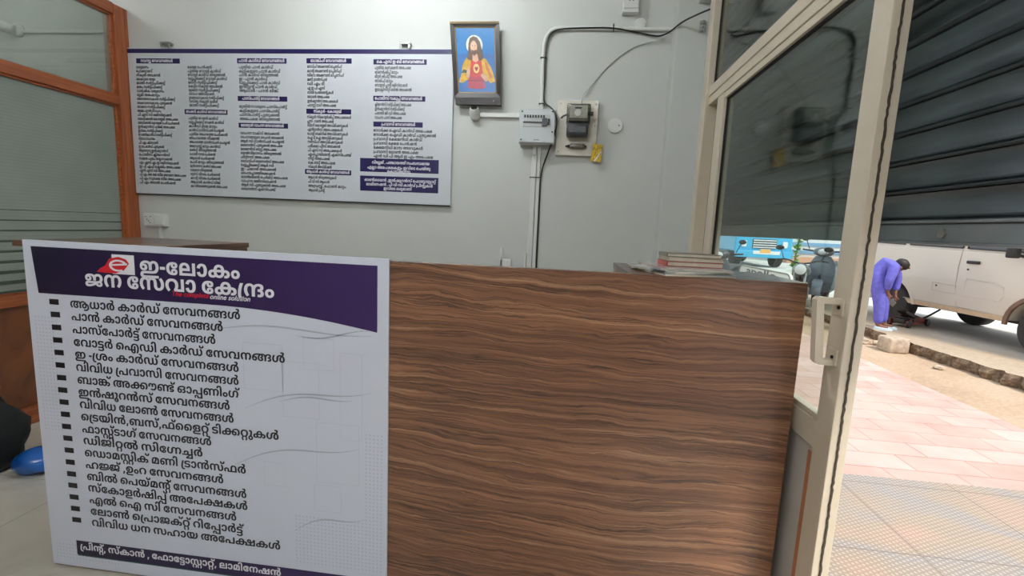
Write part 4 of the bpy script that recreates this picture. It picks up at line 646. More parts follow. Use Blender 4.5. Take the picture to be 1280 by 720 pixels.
'ൽ':(342,"207,144 q16,0 q24,-3 q20,-5 9,-3 10,-4 q23,-12 q25,-37 0,-24 q0,-27 q-30,-32 -32,0 q-19,0 q-27,14 q-13,27 0,18 q0,12 q7,22 q17,22 15,12 5,7 q10,8 q10,12 0,8 q0,6 q-7,7 -9,0 q-4,0 q-9,-1 -3,-1 -7,26 q7,2 q19,2 10,0 q18,0 q18,-10 q7,-16 0,-8 q0,-14 q-15,-23 -14,-11 -5,-6 q-10,-7 q-13,-19 q-7,-21 0,-10 q0,-8 q4,-14 q9,-8 7,0 q10,0 q10,14 0,15 q0,11 q-8,20 q-14,16 -9,5 -10,3 q-10,4 q-22,3 -13,0 q-11,0 q-21,-3 -10,-4 -11,-3 q-13,-7 q-19,-26 0,-19 q0,-11 q6,-12 q10,-6 5,0 q6,0 q9,6 q6,14 0,12 q0,13 q-8,21 q-15,16 -11,5 -6,2 q-5,1 q-10,2 -5,0 q-19,0 q-24,-12 q-11,-21 0,-14 q0,-11 q6,-18 q11,-16 8,-9 -28,-19 q-11,9 q-17,22 q-10,26 0,17 q0,13 q9,26 q21,21 q35,13 26,0 q15,0 q25,-5 12,-6 8,-5 q21,-11 q24,-35 0,-25 q0,-20 q-14,-27 q-28,-13 -20,0 q-19,0 q-28,14 q-14,26 0,18 q0,15 q11,26 q21,21 15,8 6,5 q14,7 q35,7"),
'ഗ്ന':(339,"165,144 q18,0 q22,-10 10,-10 -4,1 q11,10 q23,9 16,0 q22,0 q31,-18 q16,-31 0,-20 q0,-16 q-8,-27 q-16,-23 -11,-12 -29,19 q8,11 q10,18 q5,18 0,10 q0,15 q-9,18 q-14,10 -9,0 q-5,0 q-9,-4 -3,-4 q-4,-4 q-2,-13 0,-13 0,-78 -40,0 0,78 q0,12 q-3,14 -5,5 q-2,3 q-9,3 -6,0 q-6,0 q-9,-4 -3,-4 q-4,-4 q-2,-16 0,-15 0,-5 q0,-13 q-4,-20 q-7,-15 -6,-6 q-8,-8 q-24,-8 -17,0 q-21,0 q-32,17 q-17,32 0,20 q0,17 q8,26 q16,24 11,11 29,-19 q-8,-10 q-10,-19 q-5,-18 0,-10 q0,-15 q8,-19 q13,-8 8,0 q6,0 q9,4 3,4 q4,5 q2,15 0,13 0,9 q0,13 q4,19 q8,15 6,6 q8,7 q22,8"),
'ച്ച':(257,"242,141 0,-141 -72,0 -9,1 q-10,-1 q-20,0 -9,0 -117,0 0,28 115,0 -19,-5 q6,4 q8,13 0,9 q0,9 q-8,12 -9,0 q-10,0 q-9,-12 0,-9 q0,-2 q0,-4 1,-2 -40,-3 q0,3 q-1,8 0,3 q0,21 q30,25 29,0 q16,0 q22,-9 q13,-13 q5,-15 0,-7 q0,-6 q-3,-11 q-5,-10 -4,-4 -7,5 67,0 0,113|242,31 0,-103 -143,0 -14,26 43,31 q11,8 q22,13 12,6 28,-8 -54,-39 q-7,-5 q-12,-8 -6,-3 4,5 q6,1 q15,0 10,0 46,0 0,60"),
'മ':(207,"101,144 q23,0 q34,-10 12,-9 q8,-6 q10,-17 q5,-23 0,-16 0,-63 -179,0 0,63 q0,16 q5,23 q10,17 8,7 q12,9 q30,9|81,115 q-6,0 q-11,-7 -3,-6 q-4,-6 q-3,-17 0,-13 0,-49 -11,0 q14,13 q24,26 q14,27 0,15 q0,4 q-2,8 q-6,5|135,92 q0,-12 q-9,-22 q-16,-21 -11,-11 -5,1 q6,1 q12,0 4,0 37,0 0,34 q0,16 q-5,21 q-13,14 -10,4 0,2 q4,-4 q6,-13"),
'ക്':(293,"59,-3 q-25,0 q-27,23 0,21 q0,13 q12,17 9,6 q7,4 q16,5 q24,2 17,0 114,0 q23,0 q28,-5 11,-7 q8,-5 q10,-17 0,-13 q0,-22 q-29,-22 -23,0 q-6,0 q-12,1 -5,2 6,27 q3,-1 q7,-1 3,0 q8,0 q9,8 0,8 q0,5 q-5,7 -3,2 q-5,3 q-14,2 -13,0 -126,0 q-11,0 q-13,-2 -4,-3 q-3,-3 q-5,-6 0,-5 q0,-5 q5,-7 q9,-4 7,0 q6,0 q14,5 8,6 17,-25 q-9,-5 q-15,-6 q-17,-3|147,144 q25,0 q31,-19 q14,-33 0,-21 q0,-24 q-16,-33 q-31,-17 -22,0 q-18,0 q-27,11 -9,10 q-8,10 q-9,27 0,16 q0,34 q36,39|147,116 q-15,0 q-16,-24 0,-21 q0,-15 q7,-20 q14,-11 10,0 q10,0 q14,11 q7,20 0,15 q0,15 q-7,19 q-13,11|262,149 q-19,0 q-24,11 q-11,19 0,12 q0,5 q2,9 1,4 36,-6 q-1,-3 q-1,-5 0,-2 q0,-7 q5,-7 q8,-3 5,0 q5,0 q8,3 q5,7 0,7 q0,2 q-1,5 0,3 34,6 q1,-4 q2,-9 0,-5 q0,-12 q-11,-19 q-24,-11"),
'ഹ':(333,"68,91 q21,0 q27,-14 q12,-22 0,-12 q0,-7 q-4,-13 -2,-5 -2,10 69,0 9,-28 -103,0 -14,16 q3,4 q5,12 0,8 q0,10 q-10,13 -11,0 q-7,0 q-9,-6 q-5,-10 0,-7 q0,-9 q7,-14 4,-6 -31,-14 q-9,10 q-11,22 0,13 q0,15 q16,22 q27,12|239,144 q23,0 q33,-12 q20,-22 q9,-26 0,-14 q0,-16 q-9,-26 q-17,-21 -12,-10 -28,19 q7,8 q12,16 q6,18 0,12 q0,14 q-11,20 q-19,11 -14,0 q-13,0 q-20,-11 q-11,-20 0,-14 q0,-11 q5,-17 q10,-15 8,-8 -14,-19 -12,0 -10,9 q-8,10 q-13,18 q-7,21 0,13 q0,13 q9,26 q21,21 q32,13"),
'ജ്ജ':(523,"80,144 q16,0 q23,-5 q16,-8 7,-6 -9,0 q10,10 q25,9 16,0 q23,0 q28,-15 q13,-24 0,-13 q0,-13 q-11,-21 -11,-7 q-8,-6 q-21,-7 q-31,-3 -21,0 -88,0 q-6,0 q-6,-1 q-2,-3 0,-2 q0,-4 q7,-3 q15,-2 11,0 13,0 q32,0 q51,4 q41,12 19,11 q12,8 q22,23 10,14 23,-17 q-6,-9 q-16,-17 q-14,-12 -5,-4 q-16,-13 q-35,-15 q-41,-9 q-51,-4 -32,0 q-13,0 q-23,2 q-19,5 -7,4 q-5,4 q-8,12 0,10 q0,8 q7,12 6,4 q7,4 q20,3 17,0 80,0 q13,0 q17,1 q13,2 5,2 q8,3 q8,12 0,10 q0,7 q-6,12 q-13,7 -10,0 q-7,0 q-9,-3 -2,-3 q-3,-4 q-4,-11 0,-12 0,-17 -36,0 0,10 q0,13 q-4,17 -7,5 q-4,4 q-14,5 -11,0 q-9,0 q-20,-3 -5,-5 q-1,0 q-1,-3 0,-1 q-2,-2 q-1,-6 0,-3 q0,-8 q7,-6 6,0 q4,0 q5,3 q3,5 0,3 q0,6 q-7,6 -7,0 q-5,0 q-9,-2 -4,-2 -12,6 q7,6 q21,6 11,0 q11,0 q16,-6 q9,-13 0,-9 q0,-8 q-8,-14 q-19,-9 -16,0 q-20,0 q-24,19 0,18 q0,14 q17,21 q31,11|346,144 q16,0 q22,-5 q17,-8 7,-6 -9,0 q10,10 q25,9 16,0 q23,0 q28,-15 q12,-24 0,-13 q0,-10 q-5,-17 q-12,-13 -9,-5 -55,-8 -34,-2 q-8,-1 q-18,0 -7,0 -40,0 q-6,0 q-6,-1 -2,-2 q-1,-1 q-1,-2 0,-1 q0,-3 q2,-3 q6,-1 5,0 q7,0 q15,1 q16,4 10,3 q8,2 q16,5 q16,3 q13,3 6,1 q6,2 q9,5 q8,4 q9,4 4,0 q11,0 q18,-6 q13,-13 0,-12 q0,-15 q-23,-16 -21,0 q-18,0 q-19,10 q-9,15 0,8 q0,10 q10,13 6,3 32,-1 q-3,-1 q-8,-7 q-6,-8 0,-6 q0,-7 q7,-6 6,0 q7,0 q6,5 0,4 q0,3 q-2,4 q-6,3 -4,0 q-6,0 q-11,-5 -6,-5 0,6 q-3,-3 q-11,-8 q-15,-8 -11,-4 q-16,-5 q-26,-7 q-25,-3 -13,0 q-13,0 q-19,6 q-12,14 0,12 q0,8 q7,12 7,4 q7,4 q19,3 17,0 78,0 q13,0 q18,1 q13,2 5,2 q8,3 q8,12 0,10 q0,7 q-7,12 q-13,7 -10,0 q-6,0 q-9,-3 -3,-3 q-3,-4 q-3,-12 0,-11 0,-17 -36,0 0,10 q0,13 q-4,17 -7,5 q-4,4 q-14,5 -11,0 q-10,0 q-19,-3 -5,-5 q-1,0 q-1,-3 -1,-1 q-1,-2 q-2,-6 0,-3 q0,-8 q8,-6 5,0 q5,0 q5,3 q2,5 0,3 q0,6 q-7,6 -6,0 q-5,0 q-10,-2 -4,-2 -12,6 q7,6 q22,6 11,0 q11,0 q16,-6 q9,-13 0,-9 q0,-8 q-9,-14 q-18,-9 -16,0 q-20,0 q-24,19 0,18 q0,14 q16,21 q32,11"),
'ഉ':(193,"95,144 q25,0 q34,-12 q21,-20 q9,-25 0,-13 q0,-19 q-11,-27 -11,-9 q-9,-7 q-22,-8 q-29,-4 -20,0 -5,0 q-10,0 q-8,-1 -3,-1 q-3,-2 q-2,-4 0,-2 q0,-3 q2,-4 2,-2 q3,-1 q9,-2 10,0 102,0 0,-29 -106,0 q-15,0 q-23,4 -8,5 q-8,5 q-9,15 0,10 q0,10 q8,16 8,5 q8,5 q21,4 17,0 2,0 q18,0 q22,3 q14,6 5,5 q5,6 q5,16 0,10 q0,8 q-5,15 q-12,12 q-20,7 -13,0 q-10,0 q-16,-2 q-13,-6 q-9,-8 -2,-5 q-1,-2 q1,-2 -1,-2 q0,-2 q-1,-5 0,-4 q0,-10 q9,-11 8,0 q7,0 q7,9 0,6 q0,4 q-3,6 q-7,4 -4,0 q-8,0 q-11,-5 -6,-3 -18,6 q5,5 q16,11 q20,8 10,0 q15,0 q18,-10 q10,-16 0,-10 q0,-11 q-10,-18 q-22,-10 -19,0 q-14,0 q-22,11 q-13,22 0,15 q0,12 q11,23 q21,18 q33,10"),
'യ്':(291,"186,-3 q-14,0 q-23,5 -13,5 q-2,1 q-5,3 -2,1 q-15,8 q-19,23 q-9,26 0,15 q0,9 q4,16 4,6 3,3 q5,10 q17,11 q20,5 10,0 q30,0 q33,-30 0,-31 q0,-23 q-23,-35 -18,-11 q-3,-2 q-4,-2 -3,-1 q-12,-6 q-27,-6 -15,0 q-24,0 q-36,12 q-24,23 q-12,32 0,19 q0,18 q14,27 q29,16 22,0 q17,0 q28,-12 8,-15 -31,-16 q-5,8 q-10,7 -7,0 q-8,0 q-11,-8 q-6,-15 0,-10 q0,-17 q14,-26 q26,-16 18,0 q6,0 q11,2 5,1 q2,1 q5,0 3,1 q8,4 q14,16 q8,22 0,13 q0,12 q-6,14 q-10,6 -6,0 q-6,0 q-11,-7 q-5,-14 0,-12 q0,-12 q7,-22 q14,-16 9,-4 q2,-1 q4,0 3,-1 q4,-1 q11,-2 7,0 q16,0 q24,13 q14,25 0,17 q0,11 q-7,24 -8,12 31,18 q13,-16 q12,-32 0,-17 q0,-15 q-9,-30 q-22,-23 q-37,-14|260,149 q-19,0 q-24,11 q-11,19 0,12 q0,5 q2,9 1,4 35,-6 q-1,-3 q0,-5 0,-2 q0,-7 q4,-7 q8,-3 5,0 q6,0 q8,3 q5,7 0,7 q0,2 q-1,5 0,3 33,6 q2,-4 q1,-9 0,-5 q0,-12 q-11,-19 q-24,-11"),
'ന്റ':(300,"80,144 q11,0 q17,-4 q14,-8 8,-7 17,-70 0,-55 -41,0 0,81 q0,10 q-2,13 -4,4 q-2,3 q-8,5 -7,0 q-8,0 q-15,-9 q-10,-18 0,-15 q0,-10 q5,-19 q10,-18 8,-11 -29,-19 q-11,12 q-16,23 q-8,26 0,16 q0,20 q17,32 q31,18|230,0 q-19,0 q-27,12 q-13,25 0,19 q0,12 q7,22 q17,22 15,12 5,7 q10,8 q10,12 0,8 q0,6 q-7,7 -9,0 q-5,0 q-8,-1 -3,-1 -7,26 q7,2 q19,2 10,0 q17,0 q19,-10 q7,-16 0,-8 q0,-14 q-15,-23 -14,-11 -5,-6 q-10,-7 q-13,-19 q-7,-21 0,-10 q0,-8 q4,-14 q8,-8 8,0 q10,0 q10,15 0,16 q0,10 q-6,21 q-12,17 -9,5 q-6,4 q-14,3 -12,0 q-10,0 q-15,-3 -6,-5 q-5,-3 q-6,-11 q-3,-18 0,-14 0,-44 -38,0 0,48 12,51 q7,8 q18,12 q26,7 20,0 q13,0 q22,-4 10,-4 q2,0 q3,-2 2,-1 q15,-7 q21,-23 q11,-29 0,-16 q0,-20 q-13,-25 q-27,-13|231,21 q21,0 q28,-15 q14,-24 0,-13 q0,-18 q-14,-25 -12,-10 -22,17 q6,7 q8,15 0,12 q0,15 q-16,16 -13,0 q-14,0 q-16,-16 0,-15 q0,-11 q8,-16 7,-7 -22,-17 q-12,10 q-15,25 0,18 q0,14 q15,23 q28,15"),
'ക്ഷ':(484,"147,144 q25,0 q31,-19 q14,-33 0,-21 q0,-24 q-16,-33 q-31,-17 -22,0 q-18,0 q-27,11 -9,10 q-8,10 q-9,27 0,16 q0,34 q36,39|147,116 q-15,0 q-16,-24 0,-21 q0,-15 q7,-20 q14,-11 10,0 q10,0 q14,11 q7,20 0,15 q0,15 q-7,19 q-13,11|59,-3 q-25,0 q-27,23 0,21 q0,13 q12,17 9,6 q7,4 q16,5 q24,2 17,0 115,0 q23,0 q29,-6 10,-7 q8,-5 q8,-15 0,-9 q0,-9 q-6,-12 q-11,-8 -8,-2 11,13 75,0 1,-28 -112,0 -6,27 q8,2 q8,7 0,7 q0,3 q-3,6 -3,3 q-4,2 q-14,3 -12,0 -128,0 q-11,0 q-13,-2 -4,-3 q-3,-3 q-5,-6 0,-5 q0,-5 q5,-7 q9,-4 7,0 q6,0 q14,5 8,6 17,-25 q-9,-5 q-15,-6 q-17,-3|341,0 0,97 q0,6 q-2,7 -1,2 q-1,2 q-4,2 -4,0 q-5,0 q-7,-7 0,-7 q0,-4 q4,-9 q11,-5 11,0 14,0 q15,0 q22,10 q17,18 q13,20 6,9 39,0 0,-141|330,144 q11,0 q18,-5 6,-5 q7,-6 q8,-19 0,-16 0,-65 50,0 0,43 q0,6 q0,10 q1,9 0,3 1,-4 q-8,-13 q-23,-18 q-25,-7 -13,0 -18,0 q-25,0 q-28,12 q-13,21 0,13 q0,11 q12,18 q22,12"),
'എ':(354,"68,91 q21,0 q27,-14 q12,-22 0,-12 q0,-7 q-4,-13 -2,-5 -2,10 119,0 -1,-28 -143,0 -14,16 q3,4 q5,12 0,8 q0,10 q-10,13 -11,0 q-7,0 q-9,-6 q-5,-10 0,-7 q0,-9 q7,-14 4,-6 -31,-14 q-9,10 q-11,22 0,13 q0,15 q16,22 q27,12|250,144 q24,0 q35,-14 q23,-27 q12,-37 0,-24 q0,-20 q-9,-35 q-16,-30 -11,-14 -31,17 q8,13 q12,26 q5,28 0,15 q0,15 q-5,27 q-13,20 q-19,12 -15,0 q-19,0 q-25,-20 q-12,-37 0,-24 q0,-5 q0,-11 0,-5 q0,-1 q0,-3 0,-2 q1,-12 q6,-17 q10,-9 6,0 q5,0 2,3 q2,2 q1,4 0,5 0,112 40,0 0,-104 q0,-16 q-7,-17 -6,-5 q-6,-5 q-17,-6 -13,0 q-20,0 q-29,20 q-16,42 0,31 q0,23 q12,39 q24,30 q36,16"),
'ന്ദ':(266,"80,144 q12,0 q19,-5 q15,-10 8,-7 13,-62 0,-60 -41,0 0,81 q0,10 q-2,13 -4,4 q-2,3 q-8,5 -7,0 q-8,0 q-15,-9 q-10,-18 0,-15 q0,-10 q5,-19 q10,-18 8,-11 -29,-19 q-11,12 q-16,23 q-8,26 0,16 q0,20 q17,32 q31,18|195,144 q20,0 q27,-11 q13,-18 0,-11 q0,-7 q-4,-13 q-10,-10 -9,-4 0,1 q13,-5 q13,-18 0,-12 q0,-18 q-27,-21 -25,0 q-10,0 q-15,2 -5,1 5,28 q4,-1 q8,-2 6,0 q10,0 q9,7 0,8 q0,3 q-3,6 -3,2 q-3,2 q-10,3 -9,0 -10,0 0,28 9,0 q8,0 q10,2 4,3 q2,2 q2,5 0,4 q0,7 q-11,9 -12,0 q-12,0 q-16,-8 -6,-7 q-4,-6 q-5,-14 q-2,-18 0,-13 0,-32 -38,0 0,42 3,29 q6,17 q22,25 q33,13"),
'ര':(208,"101,144 q25,0 q37,-13 q25,-24 q12,-31 0,-17 q0,-21 q-15,-27 q-28,-14 -20,0 q-20,0 q-25,15 q-11,25 0,14 q0,24 q26,27 24,0 q16,0 q23,-15 q13,-23 1,-13 -15,0 q-2,7 q-7,11 q-11,7 -8,0 q-11,0 q-10,-13 0,-12 q0,-8 q4,-12 q9,-6 6,0 q7,0 q9,8 q5,15 0,12 q0,4 q-1,8 0,5 q0,1 q0,3 -1,1 q-1,9 q-14,15 q-23,9 -16,0 q-18,0 q-24,-11 q-12,-20 0,-14 q0,-11 q6,-18 q11,-16 8,-9 -28,-19 q-11,9 q-17,22 q-10,26 0,17 q0,13 q10,27 q22,21 q35,12"),
'വ്':(268,"95,144 q23,0 q32,-12 q20,-21 q9,-26 0,-13 q0,-15 q-8,-22 q-14,-18 -9,-10 8,21 57,0 0,113 40,0 0,-141 -124,0 -13,19 q6,7 q10,14 q6,18 0,12 q0,14 q-11,20 q-19,11 -13,0 q-13,0 q-20,-11 q-11,-20 0,-14 q0,-11 q5,-18 q11,-16 8,-9 -28,-19 q-11,9 q-17,22 q-10,26 0,17 q0,13 q9,26 q21,21 q33,13|237,149 q-19,0 q-23,11 q-12,19 0,12 q0,5 q2,9 2,4 35,-6 q-1,-3 q-1,-5 0,-2 q0,-7 q5,-7 q8,-3 5,0 q5,0 q8,3 q5,7 0,7 q0,2 q0,5 -1,3 34,6 q1,-4 q2,-9 0,-5 q0,-12 q-11,-19 q-24,-11"),
'ത':(288,"143,-3 q-19,0 q-28,14 q-14,27 0,19 q0,16 q12,26 q21,21 14,8 9,5 q11,5 q27,6 16,0 q25,0 q33,-12 q20,-22 q9,-26 0,-14 q0,-16 q-10,-27 q-17,-21 -11,-9 -28,19 q8,8 q11,16 q6,18 0,12 q0,14 q-11,21 q-21,12 -16,0 q-8,0 q-12,-2 -5,-1 -6,-1 q-11,-5 q-17,-17 q-9,-21 0,-12 q0,-13 q6,-14 q10,-6 5,0 q6,0 q9,6 q6,14 0,12 q0,13 q-8,21 q-15,16 -11,5 -6,2 q-5,1 q-10,2 -5,0 q-19,0 q-24,-12 q-11,-21 0,-14 q0,-11 q6,-18 q11,-16 8,-9 -28,-19 q-11,9 q-17,22 q-10,26 0,17 q0,13 q9,26 q21,21 q35,13 25,0 q16,0 q25,-5 12,-6 7,-4 q21,-11 q25,-36 0,-25 q0,-20 q-14,-27 q-28,-13"),
'ഖ':(282,"107,144 q23,0 q32,-12 q21,-20 q10,-26 0,-15 q0,-14 q-8,-22 q-14,-18 -9,-10 -8,-7 -15,0 -9,17 q6,8 q10,15 q6,18 0,12 q0,14 q-12,21 q-21,10 -16,0 q-16,0 q-26,-13 q-15,-25 0,-17 0,-1 q0,-13 q5,-16 q10,-6 5,0 q5,0 q7,4 q3,8 0,6 q0,9 q-8,10 -8,0 q-9,0 q-16,-10 -9,-10 -4,27 q8,7 q24,13 16,0 q15,0 q20,-11 q10,-20 0,-13 q0,-15 q-12,-21 q-23,-11 -17,0 q-16,0 q-27,13 q-16,28 0,22 q0,26 q24,37 q44,21|266,141 0,-141 -116,0 17,28 59,0 0,113"),
'ഭ':(189,"114,144 q21,0 q30,-9 q16,-17 0,-13 q0,-6 q-3,-11 -4,-4 q-5,-5 q-16,-4 -14,0 -9,0 q-7,0 q-6,-1 -1,-1 q-2,0 q-1,-3 0,-1 q0,-5 q10,-2 8,0 5,0 q14,0 q16,-4 6,-4 q4,-4 q5,-11 0,-8 q0,-9 q-11,-16 q-23,-9 -19,0 q-12,0 q-19,2 q-16,4 -8,3 12,25 q10,-3 q18,-3 11,0 q12,0 q8,3 0,3 q0,4 q-6,2 -5,0 -4,0 q-20,0 q-21,6 -6,6 q-3,4 q-3,9 0,6 q0,7 q5,11 4,4 q7,6 q18,5 15,0 8,0 q6,0 q5,2 0,3 q0,6 q-16,4 -14,0 q-22,0 q-28,-15 q-12,-28 0,-20 q0,-11 q3,-25 3,-11 -38,-7 q-4,13 q-5,30 0,14 q0,27 q22,40 q46,21"),
'ന്ത':(378,"80,144 q12,0 q18,-5 q15,-9 8,-8 14,-64 0,-58 -41,0 0,81 q0,10 q-2,13 -4,4 q-2,3 q-8,5 -7,0 q-8,0 q-15,-9 q-10,-18 0,-15 q0,-10 q5,-19 q10,-18 8,-11 -29,-19 q-11,12 q-16,23 q-8,26 0,16 q0,20 q17,32 q31,18|192,144 q14,0 q24,-5 12,-6 7,-4 q21,-11 q24,-36 0,-25 q0,-20 q-14,-27 q-27,-13 -20,0 q-20,0 q-27,14 q-14,27 0,19 q0,16 q11,26 q21,21 15,8 9,5 q11,5 q27,6 16,0 q24,0 q34,-12 q20,-22 q9,-26 0,-14 q0,-16 q-10,-27 q-17,-21 -12,-9 -27,19 q8,8 q10,16 q7,18 0,12 q0,14 q-11,21 q-22,12 -16,0 q-8,0 q-11,-2 -6,-1 -5,-1 q-12,-5 q-16,-17 q-9,-21 0,-12 q0,-13 q6,-14 q9,-6 6,0 q5,0 q10,6 q6,14 0,12 q0,13 q-9,21 q-15,16 -10,5 -7,2 q-3,1 q-8,1 q-7,1 -4,0 q-12,0 q-14,-6 -4,-3 q-8,-6 q-6,-21 0,-20 0,-56 -37,0 0,61 11,52 q7,7 q19,12 q26,7"),
'മ്മ':(346,"101,144 q16,0 q28,-6 q22,-12 9,-10 q5,-6 q7,-16 q3,-19 0,-11 0,-64 -177,0 0,63 q0,16 q5,23 q10,17 8,7 q12,9 q30,9|81,115 q-6,0 q-11,-7 -3,-6 q-4,-6 q-3,-17 0,-13 0,-49 -11,0 q14,13 q24,26 q14,27 0,15 q0,4 q-2,8 q-6,5|135,92 q0,-12 q-9,-22 q-16,-21 -11,-11 -5,1 q6,1 q12,0 4,0 37,0 0,34 q0,16 q-5,21 q-13,14 -10,4 0,2 q4,-4 q6,-13|240,144 q23,0 q34,-10 12,-9 q8,-6 q10,-17 q6,-23 0,-16 0,-63 -178,0 0,64 q0,11 q3,19 q7,16 5,6 q7,10 q21,12 q26,6|221,115 q-7,0 q-11,-7 -3,-6 q-4,-6 q-3,-17 0,-15 0,-47 -11,0 q15,13 q23,26 q15,27 0,15 q0,4 q-3,8 q-6,5|274,92 q0,-12 q-9,-22 q-16,-21 -11,-11 -5,1 q6,1 q12,0 5,0 36,0 0,34 q0,16 q-5,21 q-13,14 -10,4 1,2 q3,-4 q6,-13"),
'ജ്':(257,"80,144 q16,0 q23,-5 q16,-8 7,-6 -9,0 q10,10 q25,9 16,0 q23,0 q28,-15 q13,-24 0,-13 q0,-10 q-6,-17 q-11,-13 -9,-5 -56,-8 -34,-2 q-8,-1 q-17,0 -8,0 -40,0 q-6,0 q-6,-1 -2,-2 q-1,-1 q-1,-2 0,-1 q0,-3 q3,-3 q6,-1 4,0 q7,0 q15,1 q17,4 10,3 q8,2 q16,5 q15,3 q14,3 5,1 q6,2 q9,5 q9,4 q8,4 5,0 q10,0 q19,-6 q12,-13 0,-12 q0,-15 q-23,-16 -21,0 q-17,0 q-20,10 q-9,15 0,8 q0,10 q10,13 6,3 32,-1 q-3,-1 q-8,-7 q-6,-8 0,-6 q0,-7 q7,-6 7,0 q7,0 q6,5 0,4 q0,3 q-3,4 q-6,3 -4,0 q-6,0 q-10,-5 -7,-5 1,6 q-3,-3 q-11,-8 q-16,-8 -11,-4 q-16,-5 q-26,-7 q-24,-3 -14,0 q-12,0 q-21,6 q-12,14 0,12 q0,8 q7,12 6,4 q7,4 q20,3 17,0 80,0 q13,0 q17,1 q13,2 5,2 q8,3 q8,12 0,10 q0,7 q-6,12 q-13,7 -10,0 q-7,0 q-9,-3 -2,-3 q-4,-4 q-3,-12 0,-11 0,-17 -36,0 0,10 q0,13 q-4,17 -7,5 q-4,4 q-14,5 -11,0 q-9,0 q-20,-3 -5,-5 q-1,0 q-1,-3 0,-1 q-2,-2 q-1,-6 0,-3 q0,-8 q7,-6 6,0 q4,0 q5,3 q3,5 0,3 q0,6 q-7,6 -7,0 q-5,0 q-9,-2 -4,-2 -12,6 q7,6 q21,6 11,0 q11,0 q16,-6 q9,-13 0,-9 q0,-8 q-8,-14 q-19,-9 -16,0 q-20,0 q-24,19 0,18 q0,14 q17,21 q31,11|226,149 q-19,0 q-24,11 q-11,19 0,12 q0,5 q2,9 1,4 35,-6 q0,-3 q-1,-5 0,-2 q0,-7 q5,-7 q8,-3 5,0 q5,0 q8,3 q5,7 0,7 q0,2 q-1,5 0,3 34,6 q1,-4 q2,-9 0,-5 q0,-12 q-11,-19 q-24,-11"),
'ര്':(208,"101,144 q25,0 q37,-13 q25,-24 q12,-31 0,-17 q0,-21 q-15,-27 q-28,-14 -20,0 q-20,0 q-25,15 q-11,25 0,14 q0,24 q26,27 24,0 q16,0 q23,-15 q13,-23 1,-13 -15,0 q-2,7 q-7,11 q-11,7 -8,0 q-11,0 q-10,-13 0,-12 q0,-8 q4,-12 q9,-6 6,0 q7,0 q9,8 q5,15 0,12 q0,4 q-1,8 0,5 q0,1 q0,3 -1,1 q-1,9 q-14,15 q-23,9 -16,0 q-18,0 q-24,-11 q-12,-20 0,-14 q0,-11 q6,-18 q11,-16 8,-9 -28,-19 q-11,9 q-17,22 q-10,26 0,17 q0,13 q10,27 q22,21 q35,12|178,149 q-19,0 q-24,11 q-11,19 0,12 q0,5 q1,9 2,4 35,-6 q-1,-3 q0,-5 0,-2 q0,-7 q4,-7 q8,-3 5,0 q6,0 q8,3 q5,7 0,7 q0,2 q-1,5 -1,3 34,6 q2,-4 q1,-9 0,-5 q0,-12 q-11,-19 q-24,-11"),
'ച':(257,"242,141 0,-141 -237,0 0,28 115,0 -19,-5 q6,4 q8,13 0,9 q0,9 q-8,12 -9,0 q-10,0 q-9,-12 0,-9 q0,-2 q0,-4 1,-2 -40,-3 q0,3 q-1,8 0,3 q0,21 q30,25 29,0 q16,0 q22,-9 q13,-13 q5,-15 0,-7 q0,-6 q-3,-11 q-5,-10 -4,-4 -7,5 67,0 0,113"),
'ഗ':(248,"169,144 q22,0 q31,-17 q17,-31 0,-21 q0,-16 q-8,-27 q-15,-23 -12,-12 -29,19 q8,11 q11,18 q4,18 0,10 q0,15 q-8,19 q-13,8 -8,0 q-6,0 q-9,-4 -3,-4 q-4,-4 q-2,-17 0,-13 0,-7 q0,-12 q-4,-20 q-7,-15 -6,-6 q-8,-8 q-24,-8 -17,0 q-21,0 q-32,17 q-17,32 0,20 q0,17 q8,26 q16,24 11,11 29,-19 q-8,-10 q-10,-19 q-5,-18 0,-10 q0,-15 q8,-19 q13,-8 8,0 q6,0 q9,4 3,4 q4,5 q2,15 0,13 0,8 q0,19 q9,26 10,9 q7,7 q23,8"),
'്യ':(76,"0,-16 q0,-1 q-1,-4 0,-2 q0,-4 q3,-7 q8,-5 7,0 q9,0 q9,8 0,8 q0,5 q-2,10 q-5,14 -5,12 q-6,14 q-8,29 0,16 q0,18 q11,32 8,14 41,0 q-6,-12 q-9,-20 q-4,-20 0,-10 q0,-12 q6,-24 5,-13 q5,-13 q6,-19 q3,-14 0,-7 q0,-23 q-30,-22 -28,0 q-31,0 q-27,25 0,19 q0,3 q0,6 1,3"),
'ീ':(71,"-24,213 q16,0 q23,-5 11,-7 q17,-10 q13,-35 0,-28 0,-128 -41,0 0,127 q0,18 q-3,23 q-7,15 -7,3 q-5,3 q-12,1 -8,0 q-4,0 q-8,-2 q-5,-5 0,-5 q0,-4 q5,-6 5,0 q7,0 q4,8 0,4 q0,6 q-6,10 -6,3 35,-5 q2,-2 q3,-9 0,-5 q0,-9 q-8,-15 q-17,-10 -15,0 q-12,0 q-18,8 q-9,15 0,10 q0,11 q10,16 q23,9"),
